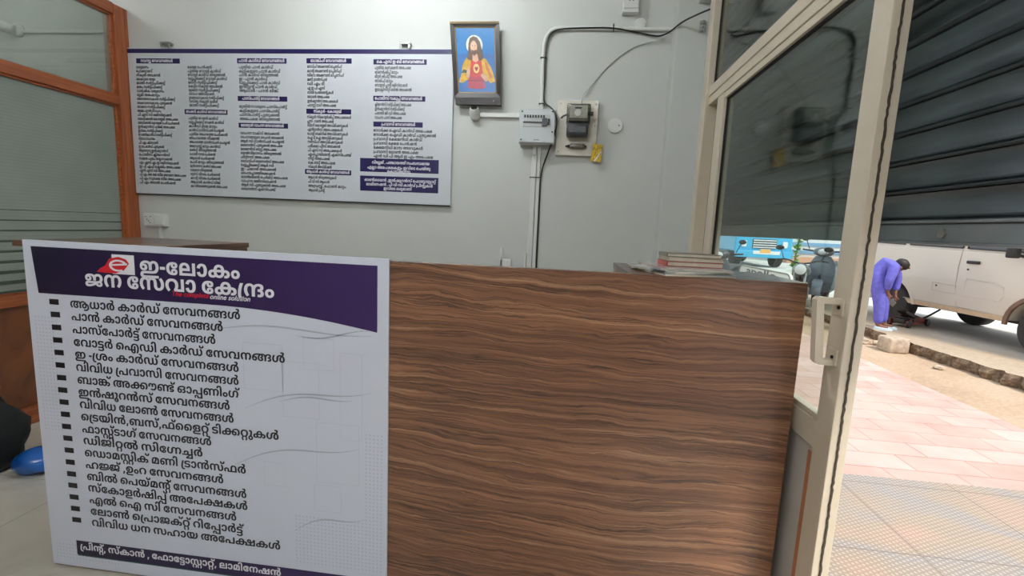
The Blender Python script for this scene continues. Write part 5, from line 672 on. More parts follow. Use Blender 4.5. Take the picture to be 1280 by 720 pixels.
'ക്ല':(293,"59,-3 q-25,0 q-27,23 0,21 q0,13 q12,17 9,6 q7,4 q16,5 q24,2 17,0 114,0 q23,0 q28,-5 11,-7 q8,-5 q10,-17 0,-13 q0,-22 q-29,-22 -23,0 q-6,0 q-12,1 -5,2 6,27 q3,-1 q7,-1 3,0 q8,0 q9,8 0,8 q0,5 q-5,7 -3,2 q-5,3 q-14,2 -13,0 -126,0 q-11,0 q-13,-2 -4,-3 q-3,-3 q-5,-6 0,-5 q0,-5 q5,-7 q9,-4 7,0 q6,0 q14,5 8,6 17,-24 q-9,-6 q-15,-6 q-17,-3|147,144 q25,0 q31,-19 q14,-33 0,-21 q0,-24 q-15,-31 q-31,-16 -23,0 q-18,0 q-26,9 -9,9 q-9,9 q-9,28 0,16 q0,34 q36,39|147,116 q-15,0 q-16,-24 0,-21 q0,-15 q7,-20 q14,-11 10,0 q10,0 q14,11 q7,20 0,15 q0,15 q-7,19 q-13,11|231,-84 q-11,0 q-19,5 -7,6 q-6,6 q-7,17 0,13 0,1 q0,8 q-4,15 -5,5 q-3,3 q-11,4 -8,0 q-7,0 q-15,-6 q-11,-12 -2,-11 q0,-2 q0,-5 0,-3 q0,-9 q4,-10 q7,-3 4,0 q5,0 q6,6 0,6 q0,6 q-6,6 -6,0 q-8,0 q-12,-8 -8,-7 -5,19 q9,8 q19,10 11,0 q18,0 q17,-19 0,-15 q0,-15 q-20,-19 -20,0 q-21,0 q-24,25 0,22 q0,14 q11,21 q19,14 q23,7 13,0 q9,0 q17,-2 q15,-5 6,-4 q7,-6 q10,-18 0,-15 0,-1 q0,-8 q1,-11 3,-3 q2,-3 q6,-3 5,0 q9,0 q11,12 0,15 q0,11 q-8,20 -7,8 26,14 q11,-10 q12,-27 0,-15 q0,-16 q-13,-23 q-24,-13"),
'യ്യ':(291,"186,-2 q-9,0 q-17,2 q-15,4 -9,3 q-2,1 q-5,3 -2,1 q-15,8 q-19,23 q-9,26 0,15 q0,9 q4,16 4,6 3,3 q5,10 q17,11 q20,5 10,0 q30,0 q33,-30 0,-31 q0,-23 q-23,-35 -18,-11 q-3,-2 q-4,-2 -3,-1 q-12,-6 q-27,-6 -15,0 q-24,0 q-36,12 q-24,23 q-12,32 0,19 q0,18 q14,27 q29,16 22,0 q17,0 q28,-12 8,-15 -31,-16 q-5,8 q-10,7 -7,0 q-8,0 q-11,-8 q-6,-15 0,-10 q0,-17 q14,-26 q26,-16 18,0 q6,0 q11,2 5,1 q2,1 q5,0 3,1 q8,4 q14,16 q8,22 0,13 q0,12 q-6,14 q-10,6 -6,0 q-6,0 q-11,-7 q-5,-14 0,-12 q0,-12 q7,-22 q14,-16 9,-4 q2,-1 q4,0 3,-1 q4,-1 q11,-2 7,0 q16,0 q24,13 q14,25 0,17 q0,11 q-7,24 -8,12 31,18 q13,-16 q12,-32 0,-17 q0,-16 q-9,-29 q-22,-23 q-37,-13|258,31 0,-103 -144,0 -13,26 41,30 q12,8 q23,14 12,6 28,-8 -55,-39 q-6,-5 q-12,-8 -6,-3 3,5 q7,1 q14,0 10,0 46,0 0,60"),
'ത്ത':(501,"100,144 q15,0 q25,-5 12,-6 7,-4 q21,-11 q25,-36 0,-25 q0,-20 q-14,-27 q-28,-13 -20,0 q-19,0 q-28,14 q-14,27 0,19 q0,16 q11,26 q22,21 14,8 7,5 q12,6 q25,5 15,0 q18,0 q24,-7 q18,-12 7,-7 5,-9 10,-48 0,-61 -41,0 0,63 q0,19 q-5,20 -8,6 q-4,4 q-14,5 -11,0 q-6,0 q-11,-2 -6,-1 -5,-1 q-11,-5 q-16,-16 q-10,-22 0,-12 q0,-13 q6,-14 q10,-6 5,0 q6,0 q9,6 q6,14 0,12 q0,13 q-8,21 q-15,16 -11,5 -6,2 q-5,1 q-10,2 -5,0 q-19,0 q-24,-12 q-11,-21 0,-14 q0,-11 q6,-18 q11,-16 8,-9 -28,-19 q-11,9 q-17,22 q-10,26 0,17 q0,13 q9,26 q21,21 q35,13|315,144 q14,0 q25,-5 11,-6 7,-4 q21,-11 q24,-36 0,-25 q0,-20 q-14,-27 q-27,-13 -20,0 q-19,0 q-28,14 q-14,27 0,19 q0,16 q11,26 q22,21 14,8 9,5 q11,5 q27,6 16,0 q25,0 q33,-12 q20,-22 q9,-26 0,-14 q0,-16 q-10,-27 q-17,-21 -11,-9 -28,19 q8,8 q11,16 q6,18 0,12 q0,14 q-11,21 q-21,12 -16,0 q-8,0 q-12,-2 -5,-1 -6,-1 q-12,-5 q-16,-17 q-9,-21 0,-12 q0,-13 q6,-14 q10,-6 5,0 q6,0 q9,6 q6,14 0,12 q0,13 q-8,21 q-15,16 -11,5 -6,2 q-4,1 q-7,1 q-8,1 -4,0 q-12,0 q-14,-6 -4,-3 q-8,-6 q-6,-21 0,-20 0,-56 -37,0 0,61 11,52 q8,7 q18,12 q27,7"),
'പ്ല':(251,"68,91 q21,0 q27,-14 q12,-22 0,-12 q0,-7 q-4,-13 -2,-5 -2,10 76,0 0,113 40,0 0,-141 -52,0 q-6,0 q-14,0 -8,1 -7,-1 -54,0 -14,16 q3,4 q5,12 0,8 q0,10 q-10,13 -11,0 q-7,0 q-9,-6 q-5,-10 0,-7 q0,-9 q7,-14 4,-6 -31,-14 q-9,10 q-11,22 0,13 q0,15 q16,22 q27,12|188,-84 q-11,0 q-18,6 -6,5 q-6,6 q-6,17 -1,14 0,1 q0,7 q-3,15 -4,5 q-4,4 q-10,4 -8,0 q-7,0 q-14,-6 q-10,-13 -2,-11 q0,-1 q0,-6 0,-3 q0,-9 q4,-10 q7,-3 3,0 q5,0 q7,6 0,6 q0,6 q-7,6 -5,0 q-8,0 q-13,-8 -7,-7 -5,19 q9,8 q19,10 11,0 q17,0 q18,-19 0,-15 q0,-15 q-20,-19 -20,0 q-22,0 q-23,25 0,22 q0,19 q17,27 q30,14 17,0 q8,0 q16,-3 q13,-6 6,-4 q7,-4 q8,-11 q4,-17 0,-11 0,-2 q0,-6 q1,-10 2,-3 q2,-3 q6,-3 5,0 q7,0 q9,12 0,13 q0,13 q-9,20 -7,8 25,15 q11,-11 q14,-27 0,-17 q0,-15 q-12,-23 q-23,-12"),
'സ്ഥ':(520,"391,0 -122,0 46,27 q4,0 q11,1 q11,0 4,0 44,0|434,144 q17,0 q28,-9 9,-9 q9,-9 q9,-25 0,-20 0,-72 -144,0 0,71 q0,14 q4,21 q9,15 6,6 q9,8 q27,9|435,116 q-8,0 q-12,-5 -4,-4 q-4,-5 q-5,-16 0,-15 0,-43 64,0 0,41 q0,17 q-4,16 -5,5 q-3,4 q-11,5|174,144 q14,0 q22,-8 8,-7 q6,-6 q8,-15 q4,-19 0,-13 0,-9 q0,-13 q2,-15 4,-5 q3,-4 q9,-4 6,0 q8,0 q13,8 q8,19 0,15 q0,10 q-5,18 q-10,19 -8,10 29,19 q11,-11 q16,-24 q8,-26 0,-17 q0,-20 q-17,-32 q-31,-17 -22,0 q-17,0 q-24,8 -8,8 q-6,6 q-7,15 q-4,20 0,13 0,5 q0,15 q-2,16 -4,4 q-3,4 q-9,4 -6,0 q-6,0 q-9,-3 -2,-3 q-4,-5 q-4,-14 0,-12 0,-78 -40,0 0,78 q0,13 q-2,13 -4,4 q-3,4 q-9,4 -5,0 q-9,0 q-14,-10 q-9,-18 0,-15 q0,-10 q5,-18 q10,-18 8,-11 -29,-19 q-11,12 q-16,23 q-8,27 0,16 q0,20 q16,31 q31,18 22,0 q16,0 q23,-9 11,-10 -4,-1 q10,10 q22,10"),
'ത്':(288,"143,-3 q-19,0 q-28,14 q-14,27 0,19 q0,16 q12,26 q21,21 14,8 9,5 q11,5 q27,6 16,0 q25,0 q33,-12 q20,-22 q9,-26 0,-14 q0,-16 q-10,-27 q-17,-21 -11,-9 -28,19 q8,8 q11,16 q6,18 0,12 q0,14 q-11,21 q-21,12 -16,0 q-8,0 q-12,-2 -5,-1 -6,-1 q-11,-5 q-17,-17 q-9,-21 0,-12 q0,-13 q6,-14 q10,-6 5,0 q6,0 q9,6 q6,14 0,12 q0,13 q-8,21 q-15,16 -11,5 -6,2 q-5,1 q-10,2 -5,0 q-19,0 q-24,-12 q-11,-21 0,-14 q0,-11 q6,-18 q11,-16 8,-9 -28,-19 q-11,9 q-17,22 q-10,26 0,17 q0,13 q9,26 q21,21 q35,13 25,0 q16,0 q25,-5 12,-6 7,-4 q21,-11 q25,-36 0,-25 q0,-20 q-14,-27 q-28,-13|257,149 q-19,0 q-24,11 q-11,19 0,12 q0,5 q2,9 2,4 35,-6 q-1,-3 q-1,-5 0,-2 q0,-7 q5,-7 q8,-3 5,0 q5,0 q8,3 q5,7 0,7 q0,2 q0,5 -1,3 34,6 q1,-4 q2,-9 0,-5 q0,-12 q-11,-19 q-24,-11"),
'സ്സ':(339,"174,144 q14,0 q22,-8 8,-7 q6,-6 q8,-15 q4,-19 0,-13 0,-9 q0,-13 q2,-15 4,-5 q3,-4 q9,-4 6,0 q8,0 q13,8 q8,19 0,15 q0,10 q-5,18 q-10,19 -8,10 29,19 q11,-11 q16,-24 q8,-26 0,-17 q0,-20 q-17,-32 q-32,-17 -21,0 q-13,0 q-24,9 -8,6 q-7,6 q-9,15 q-5,20 0,14 0,5 q0,15 q-2,16 -4,4 q-3,4 q-9,4 -6,0 q-6,0 q-9,-3 -2,-3 q-4,-5 q-4,-14 0,-12 0,-77 -40,0 0,77 q0,13 q-2,13 -4,4 q-3,4 q-9,4 -5,0 q-9,0 q-14,-10 q-9,-18 0,-15 q0,-10 q5,-18 q10,-18 8,-11 -29,-19 q-11,12 q-16,23 q-8,27 0,16 q0,20 q16,31 q31,18 22,0 q16,0 q23,-9 11,-10 -4,-1 q10,10 q22,10|273,-84 q-12,0 q-19,6 -7,6 q-6,6 q-6,18 0,13 0,6 q0,9 q-2,10 -2,3 q-2,4 q-7,3 -5,0 q-4,0 q-7,-3 -2,-3 q-2,-3 q-2,-10 0,-8 0,-56 -34,0 0,55 q0,10 q-1,10 -2,3 q-2,2 q-6,3 -4,0 q-10,0 q-13,-14 0,-16 q0,-11 q7,-20 7,-9 -25,-14 q-7,7 q-10,17 q-6,20 0,10 q0,17 q13,24 q25,13 17,0 q11,0 q18,-7 8,-8 -4,1 q7,6 q17,8 13,0 q11,0 q19,-6 6,-6 q7,-6 q7,-18 0,-13 0,-3 q0,-11 q1,-11 3,-4 q2,-3 q6,-3 5,0 q9,0 q11,13 0,15 q0,11 q-7,19 -8,8 26,15 q11,-11 q12,-26 0,-16 q0,-16 q-12,-23 q-25,-13"),
'മ്പ':(333,"80,144 q11,0 q17,-4 q13,-8 7,-6 -3,-1 q10,10 q23,9 17,0 q22,0 q30,-18 q17,-31 0,-20 q0,-10 q-4,-18 q-7,-16 -5,-8 -14,-23 -22,0 -12,16 q9,11 q9,18 q5,18 0,10 q0,15 q-9,19 q-15,9 -9,0 q-6,0 q-9,-5 -2,-3 q-4,-4 q-2,-13 0,-10 0,-81 -41,0 0,80 q0,11 q-2,13 -4,4 q-2,3 q-8,5 -7,0 q-8,0 q-15,-9 q-10,-18 0,-15 q0,-10 q5,-19 q10,-18 8,-11 -29,-19 q-11,12 q-16,23 q-8,26 0,16 q0,20 q17,32 q31,18|318,141 0,-141 -115,0 16,28 58,0 0,113"),
'ഞ്ഞ':(625,"68,-3 q-16,0 q-27,13 q-16,28 0,23 q0,27 q25,37 q42,19 26,0 q23,0 q31,-12 13,-13 -1,-9 13,-55 0,-55 -40,0 0,68 q0,18 q-6,17 -6,4 q-4,4 q-14,5 -10,0 q-15,0 q-26,-13 q-14,-25 0,-18 0,0 q0,-14 q5,-16 q10,-6 5,0 q5,0 q7,4 q4,8 0,6 q0,9 q-9,10 -8,0 q-9,0 q-16,-10 -9,-10 -4,27 q8,7 q24,13 16,0 q15,0 q20,-11 q11,-20 0,-13 q0,-15 q-13,-21 q-23,-11|226,144 q15,0 q24,-5 11,-6 7,-4 q21,-11 q25,-36 0,-25 q0,-20 q-15,-27 q-27,-13 -20,0 q-19,0 q-28,14 q-14,27 0,19 q0,16 q12,26 q21,21 14,8 7,5 q12,6 q25,5 15,0 q18,0 q24,-7 q18,-12 7,-7 4,-9 11,-54 0,-55 -41,0 0,63 q0,19 q-6,20 -7,6 q-5,4 q-14,5 -10,0 q-6,0 q-11,-2 -5,-1 -6,-1 q-11,-5 q-16,-16 q-10,-22 0,-12 q0,-13 q6,-14 q10,-6 5,0 q6,0 q9,6 q6,14 0,12 q0,13 q-8,21 q-15,16 -11,5 -6,2 q-3,1 q-8,1 q-8,1 -4,0 q-11,0 q-15,-6 -4,-3 q-8,-6 q-6,-21 0,-20 0,-56 -37,0 0,61 11,52 q8,7 q18,12 q27,7|439,144 q14,0 q24,-5 12,-6 7,-4 q21,-11 q24,-36 0,-25 q0,-20 q-14,-27 q-27,-13 -20,0 q-20,0 q-27,14 q-14,27 0,19 q0,16 q11,26 q22,21 14,8 9,5 q11,5 q27,6 16,0 q24,0 q34,-12 q20,-22 q9,-26 0,-14 q0,-16 q-10,-27 q-17,-21 -11,-9 -28,19 q8,8 q11,16 q6,18 0,12 q0,14 q-11,21 q-22,12 -16,0 q-7,0 q-12,-2 -6,-1 -5,-1 q-12,-5 q-16,-17 q-9,-21 0,-12 q0,-13 q6,-14 q10,-6 5,0 q6,0 q9,6 q6,14 0,12 q0,13 q-8,21 q-16,16 -10,5 -7,2 q-3,1 q-7,1 q-8,1 -4,0 q-12,0 q-14,-6 -4,-3 q-8,-6 q-6,-21 0,-20 0,-56 -37,0 0,61 11,52 q7,7 q19,12 q26,7"),
'ന്ന':(342,"171,144 q16,0 q21,-9 10,-11 -3,1 q10,10 q23,9 16,0 q22,0 q31,-18 q16,-31 0,-20 q0,-16 q-8,-27 q-15,-23 -12,-12 -29,19 q8,11 q11,18 q4,18 0,10 q0,15 q-8,18 q-15,10 -9,0 q-5,0 q-9,-4 -3,-4 q-3,-4 q-3,-13 0,-12 0,-79 -40,0 0,78 q0,12 q-4,14 -4,5 q-2,3 q-9,4 -7,0 q-6,0 q-9,-4 -3,-4 q-4,-4 q-4,-14 0,-14 0,-76 -40,0 0,81 q0,10 q-2,13 -4,4 q-2,3 q-8,5 -7,0 q-7,0 q-15,-9 q-10,-18 0,-15 q0,-10 q5,-19 q10,-18 8,-11 -29,-19 q-11,12 q-16,23 q-8,26 0,16 q0,20 q16,32 q32,18 23,0 q11,0 q16,-4 q14,-8 7,-7 -5,-1 q10,10 q22,10"),
'ഴ്':(187,"69,103 q0,18 q27,23 26,0 q21,0 q25,-14 q11,-21 0,-12 q0,-17 q-17,-26 q-34,-15 -25,0 -14,0 q-26,0 q-36,15 q-19,28 0,19 q0,10 q8,23 8,10 32,-15 q-4,-7 q-3,-12 0,-8 q0,-12 q11,-17 q19,-9 12,0 9,0 q13,0 q17,9 q9,16 0,10 q0,8 q-7,11 -9,0 q-4,0 q-7,-5 q-4,-7 0,-5 q0,-8 q7,-16 q9,-15 q6,-17 0,-10 q0,-10 q-8,-17 q-21,-11 -19,0 q-13,0 q-23,4 -12,5 11,26 q9,-4 q13,-2 8,0 q10,0 q7,8 0,4 q0,7 q-7,14 q-9,15 q-7,18|156,149 q-19,0 q-24,11 q-11,19 0,12 q0,5 q2,9 1,4 35,-6 q0,-3 q-1,-5 0,-2 q0,-7 q4,-7 q9,-3 5,0 q5,0 q8,3 q5,7 0,7 q0,2 q-1,5 0,3 34,6 q1,-4 q2,-9 0,-5 q0,-12 q-11,-19 q-24,-11"),
'ഞ്ച':(468,"68,-3 q-16,0 q-27,13 q-16,28 0,23 q0,27 q25,37 q42,19 26,0 q23,0 q31,-12 13,-13 -1,-11 13,-53 0,-55 -40,0 0,68 q0,18 q-6,17 -6,4 q-4,4 q-14,5 -10,0 q-15,0 q-26,-13 q-14,-25 0,-18 0,0 q0,-14 q5,-16 q10,-6 5,0 q5,0 q7,4 q4,8 0,6 q0,9 q-9,10 -8,0 q-9,0 q-16,-10 -9,-10 -4,27 q8,7 q24,13 16,0 q15,0 q20,-11 q11,-20 0,-13 q0,-15 q-13,-21 q-23,-11|223,144 q12,0 q21,-4 11,-5 7,-7 q17,-8 q20,-25 0,-18 q0,-14 q-13,-19 q-23,-9 -16,0 q-17,0 q-23,10 q-12,19 0,13 q0,16 q18,25 19,10 9,7 q10,4 q21,5 14,0 q24,0 q31,-13 q19,-20 q7,-24 0,-11 q0,-14 q-6,-21 q-12,-18 -8,-9 -38,5 q7,9 q10,16 q6,18 0,12 q0,12 q-10,19 q-20,12 -15,0 q-3,0 q-7,-1 -4,-1 -6,1 q-9,-3 q-13,-12 q-7,-15 0,-7 q0,-7 q4,-8 q7,-3 4,0 q4,0 q6,3 q4,8 0,7 q0,7 q-6,15 q-12,12 -8,3 -9,-1 q-3,1 q-7,1 -2,0 q-12,0 q-15,-6 -4,-3 q-8,-6 q-6,-20 0,-19 0,-61 -38,0 0,56 12,60 q8,8 q17,11 q25,7|453,141 0,-141 -242,0 0,28 201,0 0,113"),
'ക്ട':(293,"59,-3 q-25,0 q-27,23 0,21 q0,13 q12,17 9,6 q7,4 q16,5 q24,2 17,0 114,0 q23,0 q28,-5 11,-7 q8,-5 q10,-17 0,-13 q0,-21 q-26,-20 -21,0 q-8,0 q-15,3 -5,1 6,23 q3,-1 q7,-1 3,0 q8,0 q9,8 0,8 q0,5 q-5,7 -3,2 q-5,3 q-14,2 -13,0 -126,0 q-11,0 q-13,-2 -4,-3 q-3,-3 q-5,-6 0,-5 q0,-5 q5,-7 q9,-4 7,0 q6,0 q14,5 8,6 17,-25 q-9,-5 q-15,-6 q-17,-3|147,144 q25,0 q31,-19 q14,-33 0,-21 q0,-24 q-15,-30 -14,-9 q-8,-5 q-20,-6 -12,0 q-18,0 q-27,11 -9,10 q-8,10 q-9,27 0,16 q0,34 q36,39|147,116 q-15,0 q-16,-24 0,-21 q0,-15 q7,-20 q14,-11 10,0 q10,0 q14,11 q7,20 0,15 q0,15 q-7,19 q-13,11|210,24 q19,0 q30,-7 10,-5 -12,-21 q-9,4 q-21,5 -15,0 q-12,0 q-9,-5 0,-4 q0,-5 q10,-4 11,0 5,0 q18,0 q19,-6 6,-5 q4,-4 q4,-11 0,-6 q0,-16 q-27,-18 -27,0 q-18,0 q-28,6 -13,5 11,23 q9,-5 q21,-5 14,0 q13,0 q11,5 0,5 q0,5 q-8,3 -9,0 -7,0 q-17,0 q-23,7 -6,6 q-3,4 q-3,10 0,6 q0,9 q12,15 q24,9"),
'ല്ല':(238,"84,144 q17,0 q25,-9 9,-8 q9,-9 q9,-24 0,-19 0,-22 -99,0 0,-25 129,0 0,113 40,0 0,-141 -62,0 q-7,0 q-17,1 -7,0 -80,0 q-8,-1 q-16,0 -6,0 -6,0 0,75 q0,20 q10,24 9,8 q8,8 q26,9|84,116 q-16,0 q-14,-19 0,-15 0,-1 59,0 0,1 q0,16 q-15,18|168,-84 q-12,0 q-19,6 -7,5 q-6,6 q-6,17 -1,13 0,1 q0,10 q-4,14 -4,5 q-4,3 q-11,4 -8,0 q-7,0 q-15,-5 q-11,-13 -2,-11 q0,-1 q0,-5 0,-5 q0,-9 q5,-10 q6,-3 3,0 q5,0 q7,6 0,6 q0,6 q-6,6 -7,0 q-7,0 q-13,-8 -7,-7 -6,19 q9,8 q20,10 11,0 q18,0 q17,-19 0,-15 q0,-15 q-20,-19 -21,0 q-21,0 q-23,25 0,22 q0,14 q11,21 q19,14 q24,7 13,0 q6,0 q14,-1 q13,-3 5,-3 q8,-3 q11,-11 q6,-16 0,-13 0,-1 q0,-8 q2,-11 2,-3 q2,-3 q7,-3 5,0 q8,0 q12,13 0,14 q0,12 q-8,19 -7,8 26,15 q11,-11 q12,-27 0,-15 q0,-16 q-13,-23 q-24,-13"),
'ന്ധ':(430,"174,144 q14,0 q23,-8 8,-7 q6,-6 q7,-15 q4,-20 0,-12 0,-5 -42,-5 0,6 q0,15 q-2,15 -4,5 q-3,4 q-9,4 -6,0 q-6,0 q-9,-3 -2,-3 q-4,-5 q-4,-14 0,-12 0,-78 -40,0 0,78 q0,13 q-2,13 -4,4 q-3,4 q-9,4 -5,0 q-9,0 q-14,-10 q-9,-18 0,-15 q0,-10 q5,-18 q10,-18 8,-11 -29,-19 q-11,12 q-16,23 q-8,27 0,16 q0,20 q16,31 q31,18 22,0 q16,0 q23,-9 11,-10 -4,-1 q10,10 q22,10|256,-3 q-14,0 q-23,8 -8,8 q-6,5 q-7,15 q-4,20 0,12 0,5 42,2 0,-3 q0,-15 q2,-15 4,-5 q3,-4 q8,-4 7,0 q6,0 q9,3 2,3 q5,5 q2,14 0,12 0,78 41,0 0,-78 q0,-13 q2,-12 4,-5 q3,-3 q9,-4 5,0 q9,0 q14,9 q9,19 0,14 q0,10 q-5,18 q-10,19 -8,10 29,19 q11,-11 q16,-24 q8,-26 0,-17 q0,-19 q-16,-32 q-31,-18 -22,0 q-16,0 q-23,9 -11,10 3,1 q-9,-10 q-22,-10"),
'.':(73,"37,-3 q-10,0 q-13,10 0,11 q0,13 q13,9 10,0 q9,0 q14,-9 0,-13 q0,-11 q-14,-10"),
'ണ്':(378,"102,144 q23,0 q31,-12 13,-13 -11,5 q9,10 q24,10 15,0 q16,0 q22,-9 9,-11 -3,1 q10,10 q24,9 16,0 q22,0 q30,-18 q17,-31 0,-20 q0,-16 q-9,-27 q-15,-24 -11,-11 -30,19 q9,11 q10,18 q5,18 0,10 q0,15 q-9,18 q-15,10 -8,0 q-5,0 q-10,-4 -3,-4 q-3,-4 q-3,-14 0,-12 0,-78 -40,0 0,78 q0,12 q-3,14 -4,5 q-3,3 q-9,4 -7,0 q-5,0 q-9,-4 -4,-4 q-4,-4 q-3,-15 0,-13 0,-76 -40,0 0,67 q0,19 q-6,17 -6,4 q-4,4 q-14,5 -10,0 q-15,0 q-26,-13 q-14,-25 0,-18 0,0 q0,-14 q5,-16 q10,-6 5,0 q5,0 q7,4 q4,8 0,6 q0,9 q-9,10 -8,0 q-9,0 q-16,-10 -9,-10 -4,27 q8,7 q24,13 16,0 q15,0 q20,-11 q11,-20 0,-13 q0,-15 q-13,-21 q-23,-11 -17,0 q-16,0 q-27,13 q-16,28 0,23 q0,27 q25,37 q42,19|347,149 q-19,0 q-24,11 q-11,19 0,12 q0,5 q2,9 1,4 35,-6 q-1,-3 q0,-5 0,-2 q0,-7 q4,-7 q8,-3 5,0 q6,0 q8,3 q5,7 0,7 q0,2 q-1,5 0,3 33,6 q2,-4 q1,-9 0,-5 q0,-12 q-11,-19 q-24,-11"),
}
POSTER_LINES = [["ആധാർ കാർഡ് സേവനങ്ങൾ",-1.58,0.943,0.596],["പാൻ കാർഡ് സേവനങ്ങൾ",-1.579,0.901,0.535],["പാസ്പോർട്ട് സേവനങ്ങൾ",-1.579,0.858,0.508],["വോട്ടർ ഐഡി കാർഡ് സേവനങ്ങൾ",-1.579,0.815,0.74],["ഇ -ശ്രം കാർഡ് സേവനങ്ങൾ",-1.578,0.773,0.583],["വിവിധ പ്രവാസി സേവനങ്ങൾ",-1.578,0.73,0.581],["ബാങ്ക് അക്കൗണ്ട് ഓപ്പണിംഗ്",-1.577,0.687,0.578],["ഇൻഷൂറൻസ് സേവനങ്ങൾ",-1.577,0.644,0.546],["വിവിധ ലോൺ സേവനങ്ങൾ",-1.576,0.602,0.557],["ട്രെയിൻ,ബസ്,ഫ്ളൈറ്റ് ടിക്കറ്റുകൾ",-1.575,0.559,0.709],["ഫാസ്റ്റ്ടാഗ് സേവനങ്ങൾ",-1.575,0.516,0.474],["ഡിജിറ്റൽ സിഗ്നേച്ചർ",-1.574,0.474,0.44],["ഡൊമസ്റ്റിക് മണി ട്രാൻസ്ഫർ",-1.573,0.431,0.59],["ഹജ്ജ് ,ഉംറ സേവനങ്ങൾ",-1.573,0.388,0.509],["ബിൽ പെയ്മന്റ് സേവനങ്ങൾ",-1.572,0.345,0.588],["സ്കോളർഷിപ്പ് അപേക്ഷകൾ",-1.571,0.303,0.589],["എൽ ഐ സി സേവനങ്ങൾ",-1.57,0.26,0.547],["ലോൺ പ്രൊജക്റ്റ് റിപ്പോർട്ട്",-1.569,0.217,0.567],["വിവിധ ധന സഹായ അപേക്ഷകൾ",-1.568,0.175,0.698]]
POSTER_HEAD = [["ഇ-ലോകം",-1.321,1.07,0.342],["ജന സേവാ കേന്ദ്രം",-1.518,1.018,0.65]]
POSTER_FOOT = [["പ്രിന്റ്, സ്കാൻ , ഫോട്ടോസ്റ്റാറ്റ്, ലാമിനേഷൻ",-1.621,0.08,0.751]]
